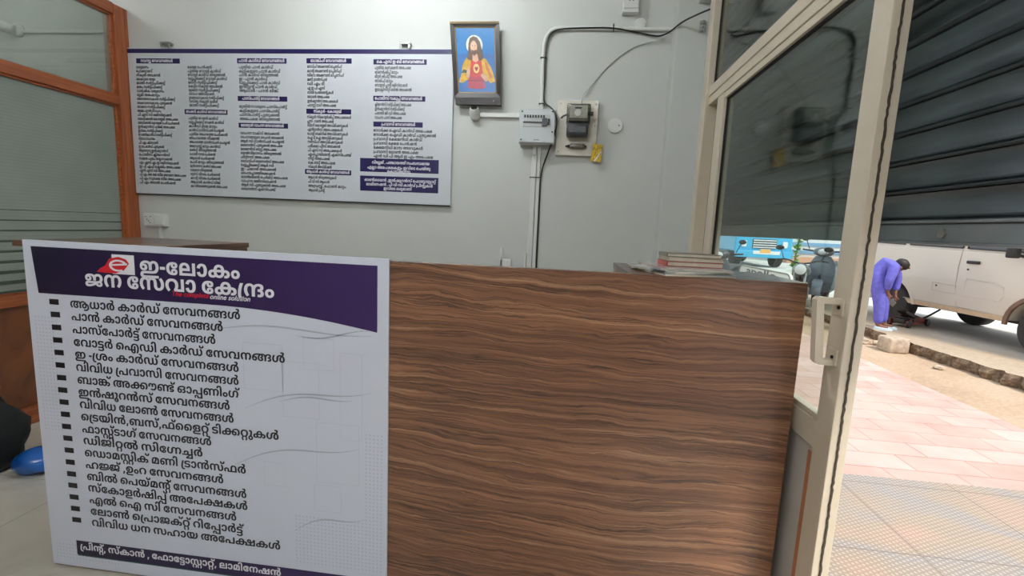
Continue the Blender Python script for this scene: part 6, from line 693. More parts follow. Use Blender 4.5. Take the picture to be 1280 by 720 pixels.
BOARD_GROUPS = [
[[[-2.952,2.252,-2.629,2.284],["റവന്യൂ സേവനങ്ങൾ",-2.919,2.26,0.239]],[["വരുമാനം",-2.957,2.219,0.096],["പോക്കുവരവ്",-2.957,2.194,0.121],["നികുതി അടക്കൽ",-2.958,2.168,0.181],["കൈവശ രേഖ",-2.959,2.142,0.142],["ജാതി സർട്ടിഫിക്കറ്റ്",-2.96,2.117,0.215],["മതം സർട്ടിഫിക്കറ്റ്",-2.961,2.091,0.193],["വാർഷിക വരുമാനം",-2.961,2.065,0.204],["ഭൂമി തരംമാറ്റം",-2.962,2.039,0.172],["അനന്തരാവകാശ സർട്ടിഫിക്കറ്റ്",-2.963,2.013,0.286],["കൈവശാവകാശ പുതുക്കൽ",-2.964,1.987,0.263],["താമസ സർട്ടിഫിക്കറ്റ്",-2.965,1.961,0.21],["അമ്മ പുനർവിവാഹം",-2.966,1.935,0.179],["പി എസ് സി രജിസ്ട്രേഷൻ",-2.966,1.909,0.257],["മെഡിക്കൽ കോളേജ് അപേക്ഷ",-2.967,1.882,0.304],["മെഡിക്കൽ കോളേജ് പേര് ചേർക്കൽ",-2.968,1.856,0.315],["ഇൻഷൂറൻസ് ഹജ്ജ് അപേക്ഷ",-2.969,1.83,0.279],["ഇൻകം സർട്ടിഫിക്കറ്റ്",-2.97,1.803,0.187],["റേഷൻകാർഡ് സർട്ടിഫിക്കറ്റ്",-2.971,1.777,0.257],["വിവാഹ സഹായം",-2.971,1.75,0.127],["പി എം കിസാൻ",-2.972,1.723,0.149],["ഇ ശ്രം കാർഡ് പുതുക്കൽ",-2.973,1.697,0.195],["ആരോഗ്യ ഇൻഷൂറൻസ്",-2.974,1.67,0.224],["പോലീസ് ക്ലിയറൻസ്",-2.975,1.643,0.236],["സമ്മത പത്രം തയ്യാറാക്കൽ",-2.976,1.616,0.254],["എം എസ് എം ഇ രജിസ്ട്രേഷൻ",-2.977,1.589,0.303],["ഇ പി എഫ് ക്ലെയിം അപേക്ഷ",-2.977,1.562,0.313],["എൻ എസ് ഡി അപേക്ഷ",-2.978,1.535,0.238],["പി എം ജെ ജെ ബീമ യോജന അപേക്ഷ",-2.979,1.508,0.356],["പി എം സുരക്ഷ ബീമ അപേക്ഷ",-2.98,1.481,0.316],["പി എം അടൽ പെൻഷൻ",-2.981,1.454,0.275]]],
[None,[["ക്ഷേമ പെൻഷൻ",-2.575,2.222,0.178],["പുതിയ വോട്ടർ കാർഡ്",-2.575,2.197,0.241],["വോട്ടർ കാർഡ് തിരുത്തൽ",-2.575,2.173,0.273],["ഡ്യൂപ്ലിക്കേറ്റ് വോട്ടർ കാർഡ്",-2.575,2.149,0.284],["ജനന സർട്ടിഫിക്കറ്റ്",-2.575,2.124,0.212],["കെട്ടിട നികുതി അടക്കൽ",-2.574,2.1,0.249],["മരണ സർട്ടിഫിക്കറ്റ്",-2.574,2.075,0.229],["വിവാഹ രജിസ്ട്രേഷൻ",-2.574,2.051,0.186],["ഉടമസ്ഥാവകാശ സർട്ടിഫിക്കറ്റ്",-2.574,2.026,0.256],["വസ്തു നികുതി രശീത്",-2.574,2.002,0.209],["ജാതി സർട്ടിഫിക്കറ്റ്",-2.573,1.977,0.216]]],
[[[-2.611,1.927,-2.297,1.959],["റേഷൻ കാർഡ് സേവനങ്ങൾ",-2.6,1.935,0.295]],[["പുതിയ റേഷൻ കാർഡ്",-2.585,1.893,0.218],["ഡ്യൂപ്ലിക്കേറ്റ് റേഷൻ കാർഡ്",-2.585,1.867,0.26],["കാർഡ് ഉടമ മാറ്റം",-2.586,1.841,0.21],["കാർഡ് ട്രാൻസ്ഫർ ചെയ്യൽ",-2.586,1.815,0.259],["പുതിയ അംഗത്തെ ചേർക്കൽ",-2.586,1.788,0.285],["അംഗത്തെ നീക്കൽ",-2.587,1.762,0.225],["അംഗത്തെ ട്രാൻസ്ഫർ ചെയ്യൽ",-2.587,1.736,0.301],["അഡ്രസ്സ് മാറ്റം കാർഡ്",-2.588,1.709,0.23],["തെറ്റ് തിരുത്തൽ",-2.588,1.683,0.2],["ഫോൺ നമ്പർ ചേർക്കൽ",-2.588,1.656,0.192],["ആധാർ ചേർക്കൽ",-2.589,1.629,0.185],["പേര് മാറ്റം തിരുത്തൽ",-2.589,1.603,0.253],["മുൻഗണനാ കാർഡ് അപേക്ഷ",-2.59,1.576,0.232],["വരുമാന തിരുത്തൽ",-2.59,1.549,0.165],["ഗ്യാസ് വിവരം ചേർക്കൽ",-2.591,1.522,0.223],["കറന്റ് വിവരം ചേർക്കൽ",-2.591,1.495,0.224],["ആധാർ കാർഡ് ലിങ്ക്",-2.591,1.468,0.223],["കട തിരഞ്ഞെടുക്കൽ അപേക്ഷ",-2.592,1.441,0.275]]],
[[[-2.215,2.256,-1.867,2.288],["പാൻ കാർഡ് സേവനങ്ങൾ",-2.203,2.264,0.323]],[["പുതിയ പാൻ കാർഡ്",-2.204,2.224,0.243],["കുട്ടികളുടെ പാൻ കാർഡ്",-2.205,2.199,0.293],["പാൻ കാർഡ് തിരുത്തൽ",-2.205,2.175,0.279],["ഇ - പാൻ കാർഡ്",-2.205,2.15,0.201],["ഡ്യൂപ്ലിക്കേറ്റ് പാൻ കാർഡ്",-2.205,2.126,0.289],["ഇൻസ്റ്റന്റ് പാൻ കാർഡ്",-2.205,2.101,0.269],["ആധാർ - പാൻ ലിങ്ക്",-2.205,2.076,0.277]]],
[[[-2.219,2.018,-1.867,2.05],["പാസ്പോർട്ട് സേവനങ്ങൾ",-2.187,2.026,0.266]],[["മുതിർന്നവരുടെ പാസ്പോർട്ട്",-2.211,1.975,0.341],["കുട്ടികളുടെ പാസ്പോർട്ട്",-2.21,1.948,0.287],["പാസ്പോർട്ട് പുതുക്കൽ",-2.21,1.922,0.287],["അപേക്ഷ തിരുത്തൽ",-2.21,1.895,0.289]]],
[[[-2.219,1.846,-1.866,1.878],["മോട്ടോർ വാഹന സേവനങ്ങൾ",-2.203,1.854,0.308]],[["വാഹന ടാക്സ് അടക്കൽ",-2.209,1.803,0.282],["വാഹനങ്ങളുടെ ഫൈൻ അടക്കൽ",-2.209,1.777,0.312],["ആർ സി ട്രാൻസ്ഫർ ചെയ്യൽ",-2.21,1.751,0.316],["ലൈസൻസ് പുതുക്കൽ അപേക്ഷ",-2.21,1.725,0.303],["ലേണേഴ്സ് ടെസ്റ്റ് അപേക്ഷ",-2.211,1.699,0.259],["മേൽവിലാസം തിരുത്തൽ",-2.211,1.673,0.294],["ഫിറ്റ്നസ് അപേക്ഷ",-2.212,1.647,0.209],["ഡ്രൈവിംഗ് ലൈസൻസ് അപേക്ഷ",-2.212,1.62,0.314],["ഡ്യൂപ്ലിക്കേറ്റ് ആർ സി",-2.213,1.594,0.239],["ഇ - ചലാൻ അടക്കൽ",-2.213,1.568,0.257],["ഹൈപ്പോത്തിക്കേഷൻ",-2.214,1.541,0.252],["ഓൺലൈൻ പെർമിറ്റ് അപേക്ഷ",-2.214,1.515,0.339],["വാഹന രജിസ്ട്രേഷൻ",-2.215,1.488,0.258],["ആർ സി പുതുക്കൽ അപേക്ഷ",-2.215,1.462,0.325],["ലൈസൻസ് എക്സ്ചേഞ്ച്",-2.216,1.435,0.251]]],
[[[-1.729,2.258,-1.422,2.29],["ബാങ്കിംഗ് സേവനങ്ങൾ",-1.701,2.266,0.243]],[["സേവിംഗ് അക്കൗണ്ട് ഓപ്പണിംഗ്",-1.725,2.23,0.238],["കറന്റ് അക്കൗണ്ട് ഓപ്പണിംഗ്",-1.726,2.203,0.236],["സീറോ അക്കൗണ്ട് ഓപ്പണിംഗ്",-1.726,2.177,0.252],["മണി ട്രാൻസ്ഫർ",-1.726,2.15,0.137],["ഡി എം ടി",-1.726,2.124,0.119],["എ ഇ പി എസ്",-1.726,2.097,0.121],["ബിൽ പേയ്മെന്റുകൾ",-1.726,2.07,0.18],["ലോൺ അപേക്ഷ",-1.726,2.043,0.152],["ഇൻഷൂറൻസ് അപേക്ഷകൾ",-1.726,2.016,0.211],["ഫാസ്റ്റ് ടാഗ് അപേക്ഷ",-1.726,1.99,0.198]]],
[[[-1.735,1.944,-1.426,1.976],["സ്കൂൾ - കോളേജ്",-1.685,1.952,0.193]],[["സ്കൂൾ സ്കോളർഷിപ്പ് അപേക്ഷകൾ",-1.731,1.916,0.305],["പ്ലസ് - വൺ അപേക്ഷ",-1.73,1.889,0.184],["ഡിഗ്രി കോളേജ് അഡ്മിഷനുകൾ",-1.73,1.863,0.282],["എൻട്രൻസ് അപേക്ഷകൾ",-1.73,1.836,0.246],["പോളി ടെക്നിക് അഡ്മിഷനുകൾ",-1.73,1.81,0.281],["ഐ ടി ഐ അഡ്മിഷനുകൾ",-1.729,1.783,0.245],["നഴ്സിംഗ് അഡ്മിഷനുകൾ",-1.729,1.757,0.245],["പരീക്ഷാ ഫീസ് അടക്കൽ",-1.729,1.73,0.228],["പി എസ് സി അപേക്ഷകൾ",-1.729,1.703,0.239],["എംപ്ലോയ്മെന്റ് എക്സ്ചേഞ്ച്",-1.728,1.677,0.302],["നീറ്റ് അപേക്ഷ",-1.728,1.65,0.154],["കെ ടെറ്റ് അപേക്ഷ",-1.728,1.623,0.191],["സ്കൂൾ അഡ്മിഷൻ",-1.728,1.596,0.166]]],
[[[-1.751,1.556,-1.427,1.588],["ആധാർ കാർഡ് സേവനങ്ങൾ",-1.74,1.564,0.303]],[["ആധാർ തിരുത്തലുകൾ",-1.729,1.527,0.199],["പി വി സി ആധാർ",-1.729,1.499,0.15],["അഡ്രസ്സ് ,ഫോൺ മാറ്റം",-1.729,1.471,0.266],["ആധാർ പ്രിന്റ്",-1.728,1.442,0.114]]],
[[[-1.276,2.254,-0.926,2.286],["കെ എസ് ഇ ബി സേവനങ്ങൾ",-1.255,2.262,0.313]],[["പുതിയ കണക്ഷൻ അപേക്ഷ",-1.267,2.226,0.239],["ഓണർഷിപ്പ് മാറ്റം",-1.267,2.199,0.156],["മീറ്റർ ഷിഫ്റ്റ് അപേക്ഷ",-1.267,2.173,0.183],["താരിഫ് മാറ്റം",-1.267,2.146,0.121],["സോളാർ പ്ലാന്റ് രജിസ്ട്രേഷൻ",-1.266,2.12,0.217],["ഇലക്ട്രിസിറ്റി ബിൽ അടക്കൽ",-1.266,2.093,0.245]]],
[[[-1.276,2.031,-0.931,2.063],["പോലീസ് വകുപ്പ് സേവനങ്ങൾ",-1.266,2.039,0.315]],[["ക്ലിയറൻസ് സർട്ടിഫിക്കറ്റ് അപേക്ഷ",-1.266,2.001,0.243],["ഇൻഷൂറൻസ് സർട്ടിഫിക്കറ്റ്",-1.266,1.974,0.2],["പരാതി ജി ഡി അപേക്ഷ",-1.266,1.947,0.208],["വാഹന പാസ് അപേക്ഷ",-1.266,1.92,0.182]]],
[[[-1.275,1.871,-0.945,1.903],["പ്രവാസി സേവനങ്ങൾ",-1.221,1.879,0.227]],[["നോർക്ക ഐഡി കാർഡ് അപേക്ഷ",-1.275,1.84,0.393],["നോർക്ക ഐഡി കാർഡ് പുതുക്കൽ",-1.275,1.813,0.42],["പ്രവാസി ക്ഷേമനിധി കാർഡ്",-1.275,1.786,0.328],["പ്രവാസി ക്ഷേമ പെൻഷൻ",-1.274,1.759,0.292],["ക്ഷേമനിധി മാസ അടവുകൾ",-1.274,1.732,0.333],["പ്രവാസി ലോൺ അപേക്ഷ",-1.274,1.705,0.303],["എൻ ഡി പി ആർ ഇ എം അപേക്ഷ",-1.274,1.678,0.402]]],
]
BOARD_BOXES = [[[-1.365,1.584,-0.834,1.671],[["വില്ലേജ് , പഞ്ചായത്ത് സംബന്ധമായ",-1.284,1.637,0.389],["എല്ലാ അപേക്ഷകളും ഇവിടെ ചെയ്തു",-1.315,1.605,0.427],["കൊടുക്കുന്നു.",-1.18,1.582,0.163]]],[[-1.365,1.46,-0.834,1.558],[["ഓൺലൈൻ ,ഇൻഷൂറൻസ് ഫോട്ടോസ്റ്റാറ്റ്",-1.335,1.524,0.485],["ലാമിനേഷൻ , പി വി സി കാർഡ് പ്രിന്റുകൾ",-1.323,1.496,0.452],["ഇവിടെ ലഭ്യമാണ്",-1.203,1.471,0.191]]]]
# ------------------------------------------------------------------ lettering helpers
def flatten(c):
    pts = []
    x = y = 0
    for t in c.split(' '):
        on = t[0] != 'q'
        dx, dy = (t if on else t[1:]).split(',')
        x += int(dx); y += int(dy)
        pts.append((x, y, on))
    n = len(pts); full = []
    for i in range(n):
        a, b = pts[i], pts[(i + 1) % n]
        full.append(a)
        if not a[2] and not b[2]: full.append(((a[0] + b[0]) / 2, (a[1] + b[1]) / 2, True))
    while not full[0][2]: full = full[1:] + full[:1]
    out = []
    m = len(full); i = 0
    while i < m:
        p = full[i]
        out.append((p[0], p[1]))
        q = full[(i + 1) % m]
        if not q[2]:
            r = full[(i + 2) % m]
            for t in ((0.33, 0.67) if SEG > 2 else (0.5,)):
                out.append(((1 - t) ** 2 * p[0] + 2 * t * (1 - t) * q[0] + t * t * r[0], (1 - t) ** 2 * p[1] + 2 * t * (1 - t) * q[1] + t * t * r[1]))
            i += 2
        else: i += 1
    return out
SEG = 3
_GL = {}
def glyph_mesh(g):
    if g in _GL: return _GL[g]
    cs = [flatten(c) for c in GLYPH[g][1].split('|')]
    V, E = [], []
    for c in cs:
        k = len(V); V += [Vector(p) for p in c]
        E += [(k + i, k + (i + 1) % len(c)) for i in range(len(c))]
    v, e, f, *_ = delaunay_2d_cdt(V, E, [], 0, 1e-3)
    keep = []
    for t in f:
        cx = sum(v[i].x for i in t) / 3; cy = sum(v[i].y for i in t) / 3
        w = 0
        for c in cs:
            for a, b2 in zip(c, c[1:] + c[:1]):
                if (a[1] <= cy) != (b2[1] <= cy):
                    if a[0] + (cy - a[1]) * (b2[0] - a[0]) / (b2[1] - a[1]) > cx:
                        w += 1 if b2[1] > a[1] else -1
        if w: keep.append(tuple(t))
    _GL[g] = ([(p.x, p.y) for p in v], keep)
    return _GL[g]
_ORDER = sorted(GLYPH, key=lambda s: -len(s))
def shape(t):
    """text to glyphs in written order: e-signs and the ra-sign go before their letter"""
    t = t.replace('\u0d4b', '\u0d47\u0d3e').replace('\u0d4a', '\u0d46\u0d3e')
    o = []; i = 0
    while i < len(t):
        if t[i] == ' ': o.append(' '); i += 1; continue
        for s in _ORDER:
            if t.startswith(s, i):
                if len(s) == 2 and s[1] == '\u0d4d' and t[i + 2:i + 3] in ('\u0d30', '\u0d2f', '\u0d35'): continue
                if s == '\u0d4d\u0d30': o.insert(len(o) - 1, s)
                elif s in ('\u0d46', '\u0d47', '\u0d48'):
                    j = len(o) - 1
                    if j > 0 and o[j - 1] == '\u0d4d\u0d30': j -= 1
                    o.insert(j, s)
                else: o.append(s)
                i += len(s); break
        else: i += 1
    return o
def lettering(name, lines, em, y, mat, parent, italic=0.0):
    """lines of (text, left, baseline, width) as flat ink on the plane y, one mesh"""
    V, F = [], []
    off = world_of(parent)
    for text, x0, z0, width in lines:
        gs = shape(text)
        adv = sum(62 if g == ' ' else GLYPH[g][0] for g in gs)
        kx = width / adv; kz = em / 250.0
        x = 0
        for g in gs:
            if g == ' ': x += 62; continue
            v, f = glyph_mesh(g)
            k = len(V)
            V += [(x0 + (x + p[0] + italic * p[1]) * kx - off.x, y - off.y, z0 + p[1] * kz - off.z) for p in v]
            F += [tuple(i + k for i in t) for t in f]
            x += GLYPH[g][0]
    me = bpy.data.meshes.new(name); me.from_pydata(V, [], F); me.materials.append(mat)
    o = bpy.data.objects.new(name, me); COL.objects.link(o); o.parent = parent
    return o
def latin(name, text, loc, size, mat, parent, rot=(pi / 2, 0, 0), shear=0.0, width=None, offset=0.0, align='LEFT'):
    cu = bpy.data.curves.new(name, 'FONT'); cu.body = text; cu.size = size; cu.shear = shear; cu.align_x = align; cu.offset = offset
    t = bpy.data.objects.new(name, cu); COL.objects.link(t)
    dg = bpy.context.evaluated_depsgraph_get(); dg.update()
    me = bpy.data.meshes.new_from_object(t.evaluated_get(dg))
    bpy.data.objects.remove(t)
    if width:
        xs = [v.co.x for v in me.vertices]; k = width / (max(xs) - min(xs))
        for v in me.vertices: v.co.x *= k
    me.materials.clear(); me.materials.append(mat); me.name = name
    o = bpy.data.objects.new(name, me); COL.objects.link(o); o.parent = parent
    o.location = Vector(loc) - world_of(parent); o.rotation_euler = rot
    return o

# ------------------------------------------------------------------ reception counter
CH = 1.15
ct = empty('reception_counter', (-0.55, 0.2, 0), 'long dark walnut laminate reception counter with wavy grain across the room', 'counter')
b = MB(); b.box(-1.742, 0.0, 0.0, 0.657, 0.025, CH, 0.0015); b.build('front_panel', LAM, ct)
b = MB(); b.box(-1.742, 0.025, 0.0, -1.72, 0.50, CH - 0.02); b.box(-1.35, 0.025, 0.0, -1.33, 0.50, CH - 0.02); b.build('side_panel', LAM, ct)
b = MB(); b.box(-1.82, 0.025, CH - 0.02, -1.325, 0.505, CH, 0.0015); b.build('return_top', LAM_TOP, ct)
b = MB(); b.box(0.19, 0.025, 0.0, 0.21, 0.44, CH - 0.02); b.box(0.635, 0.025, 0.0, 0.655, 0.36, CH - 0.02); b.build('side_panel', LAM, ct)
b = MB(); b.prism([(0.188, 0.025, CH - 0.02), (0.657, 0.025, CH - 0.02), (0.657, 0.28, CH - 0.02), (0.53, 0.335, CH - 0.02), (0.188, 0.445, CH - 0.02)], (0, 0, 0.02)); b.build('return_top', LAM_TOP, ct)
b = MB(); b.box(-1.33, 0.025, 0.72, 0.19, 0.45, 0.745, 0.002); b.build('desk_top', LAM_TOP, ct)

# ------------------------------------------------------------------ service poster on the counter
N = Nodes('white_poster_vinyl')
tc = N.coords()
s = N.n('ShaderNodeSeparateXYZ'); N.l(tc, s.inputs[0])
def dots(px):
    fx = N.val('SUBTRACT', N.val('FRACT', N.val('MULTIPLY', s.outputs['X'], 1 / px)), 0.5)
    fz = N.val('SUBTRACT', N.val('FRACT', N.val('MULTIPLY', s.outputs['Z'], 1 / px)), 0.5)
    return N.val('LESS_THAN', N.val('ADD', N.val('MULTIPLY', fx, fx), N.val('MULTIPLY', fz, fz)), 0.05)
def between(v, a, c): return N.val('MULTIPLY', N.val('GREATER_THAN', v, a), N.val('LESS_THAN', v, c))
reg = N.val('MAXIMUM', N.val('MULTIPLY', between(s.outputs['X'], 0.30, 0.60), between(s.outputs['Z'], 0.12, 0.30)), N.val('MULTIPLY', between(s.outputs['X'], -0.60, -0.35), between(s.outputs['Z'], 0.02, 0.09)))
reg = N.val('MAXIMUM', reg, N.val('MULTIPLY', between(s.outputs['X'], 0.535, 0.60), between(s.outputs['Z'], 0.30, 0.60)))
reg = N.val('MAXIMUM', reg, N.val('MULTIPLY', between(s.outputs['X'], -0.60, -0.53), between(s.outputs['Z'], 0.50, 0.90)))
m = N.val('MULTIPLY', N.val('MULTIPLY', dots(0.0125), reg), 0.28)
POSTER_M = N.finish(N.mix(m, lin((214, 217, 230)), lin((120, 124, 140))), 0.30, spec=0.5)
PL, PR, PB, PT = -1.736, -0.507, 0.010, 1.156
po = empty('service_poster', (-1.12, -0.004, PB), 'large white vinyl poster of services with purple heading fixed on the counter front', 'poster')
b = MB(); b.box(PL, -0.008, PB, PR, -0.0005, PT, 0.0008); b.build('poster_sheet', POSTER_M, po)
PURPLE = None
N = Nodes('purple_print'); nz = N.noise(N.coords(), 2.0, 2)
g = N.n('ShaderNodeSeparateXYZ'); N.l(N.coords(), g.inputs[0])
PURPLE = N.finish(N.mix(N.val('MULTIPLY_ADD', g.outputs['X'], 0.8, 0.45), lin((22, 16, 48)), lin((58, 32, 92))), 0.3)
yy = -0.0086
# heading band with a sweeping lower edge
top_l, bot_l = 1.135, 0.988
pts = [(-1.706, yy, 1.136), (-0.542, yy, 1.134)]
for i in range(17):
    t = i / 16
    x = -0.542 + (-1.692 + 0.542) * t
    zb = 0.985 + 0.055 * 0 - 0.002 * t
    sag = 0.052 * max(0, 1 - t / 0.5) ** 2
    pts.append((x, yy, 0.984 - sag))
b = MB(); b.poly(pts[::-1]); b.build('heading_band', PURPLE, po)
b = MB(); b.poly([(-1.635, yy, 0.112), (-1.635, yy, 0.058), (-0.60, yy, 0.058), (-0.60, yy, 0.112)]); b.build('footer_band', PURPLE, po)
b = MB(); b.poly([(-1.632, yy, 0.058), (-1.632, yy, 0.054), (-0.60, yy, 0.054), (-0.60, yy, 0.058)]); o = b.build('footer_line', paint('green_print', (40, 92, 78), 0.4), po)
lettering('heading_lettering', POSTER_HEAD[:1], 0.070, -0.0092, WHITE_INK, po)
lettering('heading_lettering', POSTER_HEAD[1:], 0.070, -0.0092, WHITE_INK, po)
for L in POSTER_LINES:
    lettering('service_line', [L], 0.0415, -0.0086, INK, po)
lettering('footer_lettering', POSTER_FOOT, 0.036, -0.0092, WHITE_INK, po)
b = MB(); b.box(-1.416, -0.0090, 1.062, -1.338, -0.0086, 1.124); lg = b.build('logo', WHITE_INK, po)
RED_INK = paint('red_ink', (206, 28, 40), 0.4)
b = MB()
pp = [(-1.472, 1.066), (-1.445, 1.064), (-1.405, 1.064), (-1.375, 1.075), (-1.356, 1.097), (-1.366, 1.110), (-1.392, 1.117), (-1.425, 1.110), (-1.440, 1.088), (-1.458, 1.078)]
b.poly([(x, -0.0094, z) for x, z in pp][::-1]); b.build('logo_leaf', RED_INK, lg)
b = MB()
for a, c in (((-1.432, 1.093), (-1.372, 1.096)),):
    pass
arc = [(-1.394 + 0.026 * cos(t) * 1.25, 1.089 + 0.019 * sin(t)) for t in [radians(d) for d in range(-60, -345, -15)]]
inn = [(-1.394 + 0.019 * cos(t) * 1.25, 1.089 + 0.013 * sin(t)) for t in [radians(d) for d in range(-60, -345, -15)]]
for i in range(len(arc) - 1):
    b.poly([(arc[i][0], -0.0098, arc[i][1]), (arc[i + 1][0], -0.0098, arc[i + 1][1]), (inn[i + 1][0], -0.0098, inn[i + 1][1]), (inn[i][0], -0.0098, inn[i][1])])
b.poly([(-1.42, -0.0098, 1.087), (-1.362, -0.0098, 1.092), (-1.362, -0.0098, 1.098), (-1.42, -0.0098, 1.092)])
b.build('logo_letter', WHITE_INK, lg)
o = latin('tagline_lettering', 'The complete', (-1.216, -0.0092, 1.004), 0.022, RED_INK, po, shear=0.3, width=0.125, offset=0.0004)
o = latin('tagline_lettering', 'online solution', (-1.085, -0.0092, 1.002), 0.022, WHITE_INK, po, shear=0.3, width=0.135, offset=0.0004)
for L in POSTER_LINES:
    x = L[1] - 0.075
    b = MB(); b.box(x, -0.0088, L[2] + 0.006, x + 0.034, -0.0082, L[2] + 0.024); b.build('bullet', INK, po)
# pale ornament lines: wandering strokes and square outlines on the right half
PALE = paint('pale_grey_print', (178, 181, 194), 0.4)
for x0, z0, x1, z1, amp in ((-1.10, 0.900, -0.56, 0.935, 0.016), (-0.80, 0.905, -0.57, 0.925, -0.010), (-0.98, 0.655, -0.56, 0.760, 0.020), (-0.86, 0.688, -0.62, 0.720, 0.01), (-1.02, 0.460, -0.60, 0.575, 0.022), (-0.82, 0.25, -0.58, 0.335, 0.018)):
    b = MB(); n = 14
    up = [(x0 + (x1 - x0) * i / n, z0 + (z1 - z0) * i / n + amp * sin(pi * i / n * 1.6)) for i in range(n + 1)]
    for i in range(n):
        wd = 0.0022 * sin(pi * (i + .5) / n) + 0.0004; a, c = up[i], up[i + 1]
        b.poly([(a[0], yy, a[1] - wd), (c[0], yy, c[1] - wd), (c[0], yy, c[1] + wd), (a[0], yy, a[1] + wd)])
    b.build('ornament_stroke', PALE, po)
t_ = 0.0012
for x0, z0, w_, h_ in ((-0.98, 0.72, 0.13, 0.15), (-0.85, 0.64, 0.12, 0.18), (-0.78, 0.80, 0.10, 0.10), (-0.92, 0.40, 0.07, 0.08), (-0.74, 0.43, 0.14, 0.20), (-0.75, 0.33, 0.09, 0.09), (-0.66, 0.58, 0.07, 0.28)):
    b = MB()
    for q in ((x0, z0, x0 + w_, z0 + t_), (x0, z0 + h_, x0 + w_, z0 + h_ + t_), (x0, z0, x0 + t_, z0 + h_), (x0 + w_, z0, x0 + w_ + t_, z0 + h_)):
        b.poly([(q[0], yy, q[1]), (q[2], yy, q[1]), (q[2], yy, q[3]), (q[0], yy, q[3])])
    b.build('ornament_square', paint('faint_grey_print', (198, 201, 213), 0.4), po)

# ------------------------------------------------------------------ service board on the back wall
BY = 1.658
bd = empty('service_board', (-1.88, 1.67, 1.378), 'wide white flex board of service lists with navy edges on the back wall', 'board')
BOARD_M = paint('white_flex_sheet', (206, 210, 215), 0.35, var=0.02, scale=4)
b = MB(); b.box(-3.015, BY, 1.378, -0.752, 1.679, 2.352, 0.001); b.build('board_panel', BOARD_M, bd)
b = MB(); b.box(-3.015, BY - 0.0006, 2.318, -0.760, BY - 0.0002, 2.346); b.build('top_band', NAVY, bd)
b = MB(); b.box(-3.015, BY - 0.0006, 1.378, -0.752, BY - 0.0002, 1.386); b.build('bottom_band', INK, bd)
for h, L in BOARD_GROUPS:
    lettering('service_list', L, 0.0275, BY - 0.0008, INK, bd)
    if h:
        r, hl = h
        b = MB(); b.box(r[0], BY - 0.0008, r[1], r[2], BY - 0.0002, r[3]); o = b.build('heading_bar', NAVY, bd)
        lettering('heading_lettering', [hl], 0.029, BY - 0.0014, WHITE_INK, o)
for r, L in BOARD_BOXES:
    b = MB(); b.box(r[0], BY - 0.0008, r[1], r[2], BY - 0.0002, r[3]); o = b.build('notice_box', NAVY, bd)
    lettering('notice_lettering', L, 0.027, BY - 0.0014, WHITE_INK, o)
for x in (-2.72, -1.065):
    b = MB(); b.box(x - 0.035, 1.640, 2.372, x + 0.035, 1.679, 2.385, 0.002); b.box(x + 0.02, 1.642, 2.345, x + 0.035, 1.650, 2.385, 0.002); b.box(x - 0.035, 1.642, 2.355, x - 0.022, 1.650, 2.383, 0.002); b.build('hanging_clip', STEEL, bd)

# ------------------------------------------------------------------ framed devotional picture
pf = empty('framed_picture', (-0.60, 1.66, 2.01), 'dark framed devotional picture of a robed bearded figure on bright blue', 'picture')
FR = paint('dark_brown_frame', (30, 25, 22), 0.35, var=0.2, coat=0.3)
GOLD = paint('dull_gold_trim', (150, 124, 72), 0.4, var=0.15)
def fq(u, v, y=0.0):
    """a point of the slightly tilted picture: u across 0..1, v up 0..1"""
    xl = -0.731 + (-0.773 + 0.731) * v; xr = -0.440 + (-0.468 + 0.440) * v
    return (xl + (xr - xl) * u, 1.638 - 0.012 * v + y, 2.010 + 0.480 * v)
def ring(u0, v0, u1, v1, U0, V0, U1, V1, yi, yo, mb):
    o_ = [fq(*p, yo) for p in ((U0, V0), (U1, V0), (U1, V1), (U0, V1))]; i_ = [fq(*p, yi) for p in ((u0, v0), (u1, v0), (u1, v1), (u0, v1))]
    k_ = [Vector(p) + Vector((0, 0.016, 0)) for p in o_]
    A = [mb.bm.verts.new(p) for p in o_]; B_ = [mb.bm.verts.new(p) for p in i_]; C_ = [mb.bm.verts.new(p) for p in k_]
    for k in range(4):
        n_ = (k + 1) % 4
        mb.bm.faces.new((A[k], A[n_], B_[n_], B_[k])); mb.bm.faces.new((A[n_], A[k], C_[k], C_[n_]))
b = MB(); ring(0.085, 0.148, 0.915, 0.945, 0.0, 0.088, 1.0, 1.0, -0.004, -0.010, b); b.build('frame', FR, pf)
b = MB(); ring(0.105, 0.160, 0.895, 0.935, 0.085, 0.148, 0.915, 0.945, -0.002, -0.0045, b); b.build('inner_trim', GOLD, pf)
b = MB(); ring(0.02, 0.985, 0.98, 0.992, 0.0, 0.978, 1.0, 1.003, -0.013, -0.013, b); b.build('top_trim', GOLD, pf)
b = MB(); b.prism([fq(0.02, 0.0, -0.012), fq(1.0, 0.0, -0.012), fq(1.0, 0.088, -0.012), fq(0.02, 0.088, -0.012)], (0, 0.03, 0)); lp = b.build('base_ledge', paint('dark_wood_ledge', (42, 34, 32), 0.4, var=0.2), pf)
for u in (0.16, 0.86):
    b = MB(); b.ball(fq(u, 0.045, -0.013), 0.006, 10); b.build('ledge_stud', STEEL, lp)
b = MB(); b.poly([fq(0.10, 0.155), fq(0.90, 0.155), fq(0.90, 0.938), fq(0.10, 0.938)]); pc = b.build('picture_sheet', None or paint('blue_print', (30, 120, 186), 0.25, var=0.12, scale=6, coat=0.3), pf)
def pic(name, pts, rgb, k, var=0.1):
    b = MB(); b.poly([fq(0.10 + 0.80 * u, 0.155 + 0.783 * v, -0.0003 * k) for u, v in pts])
    b.build(name, paint('print_%d_%d_%d' % rgb, rgb, 0.3, var=var, scale=40), pc)
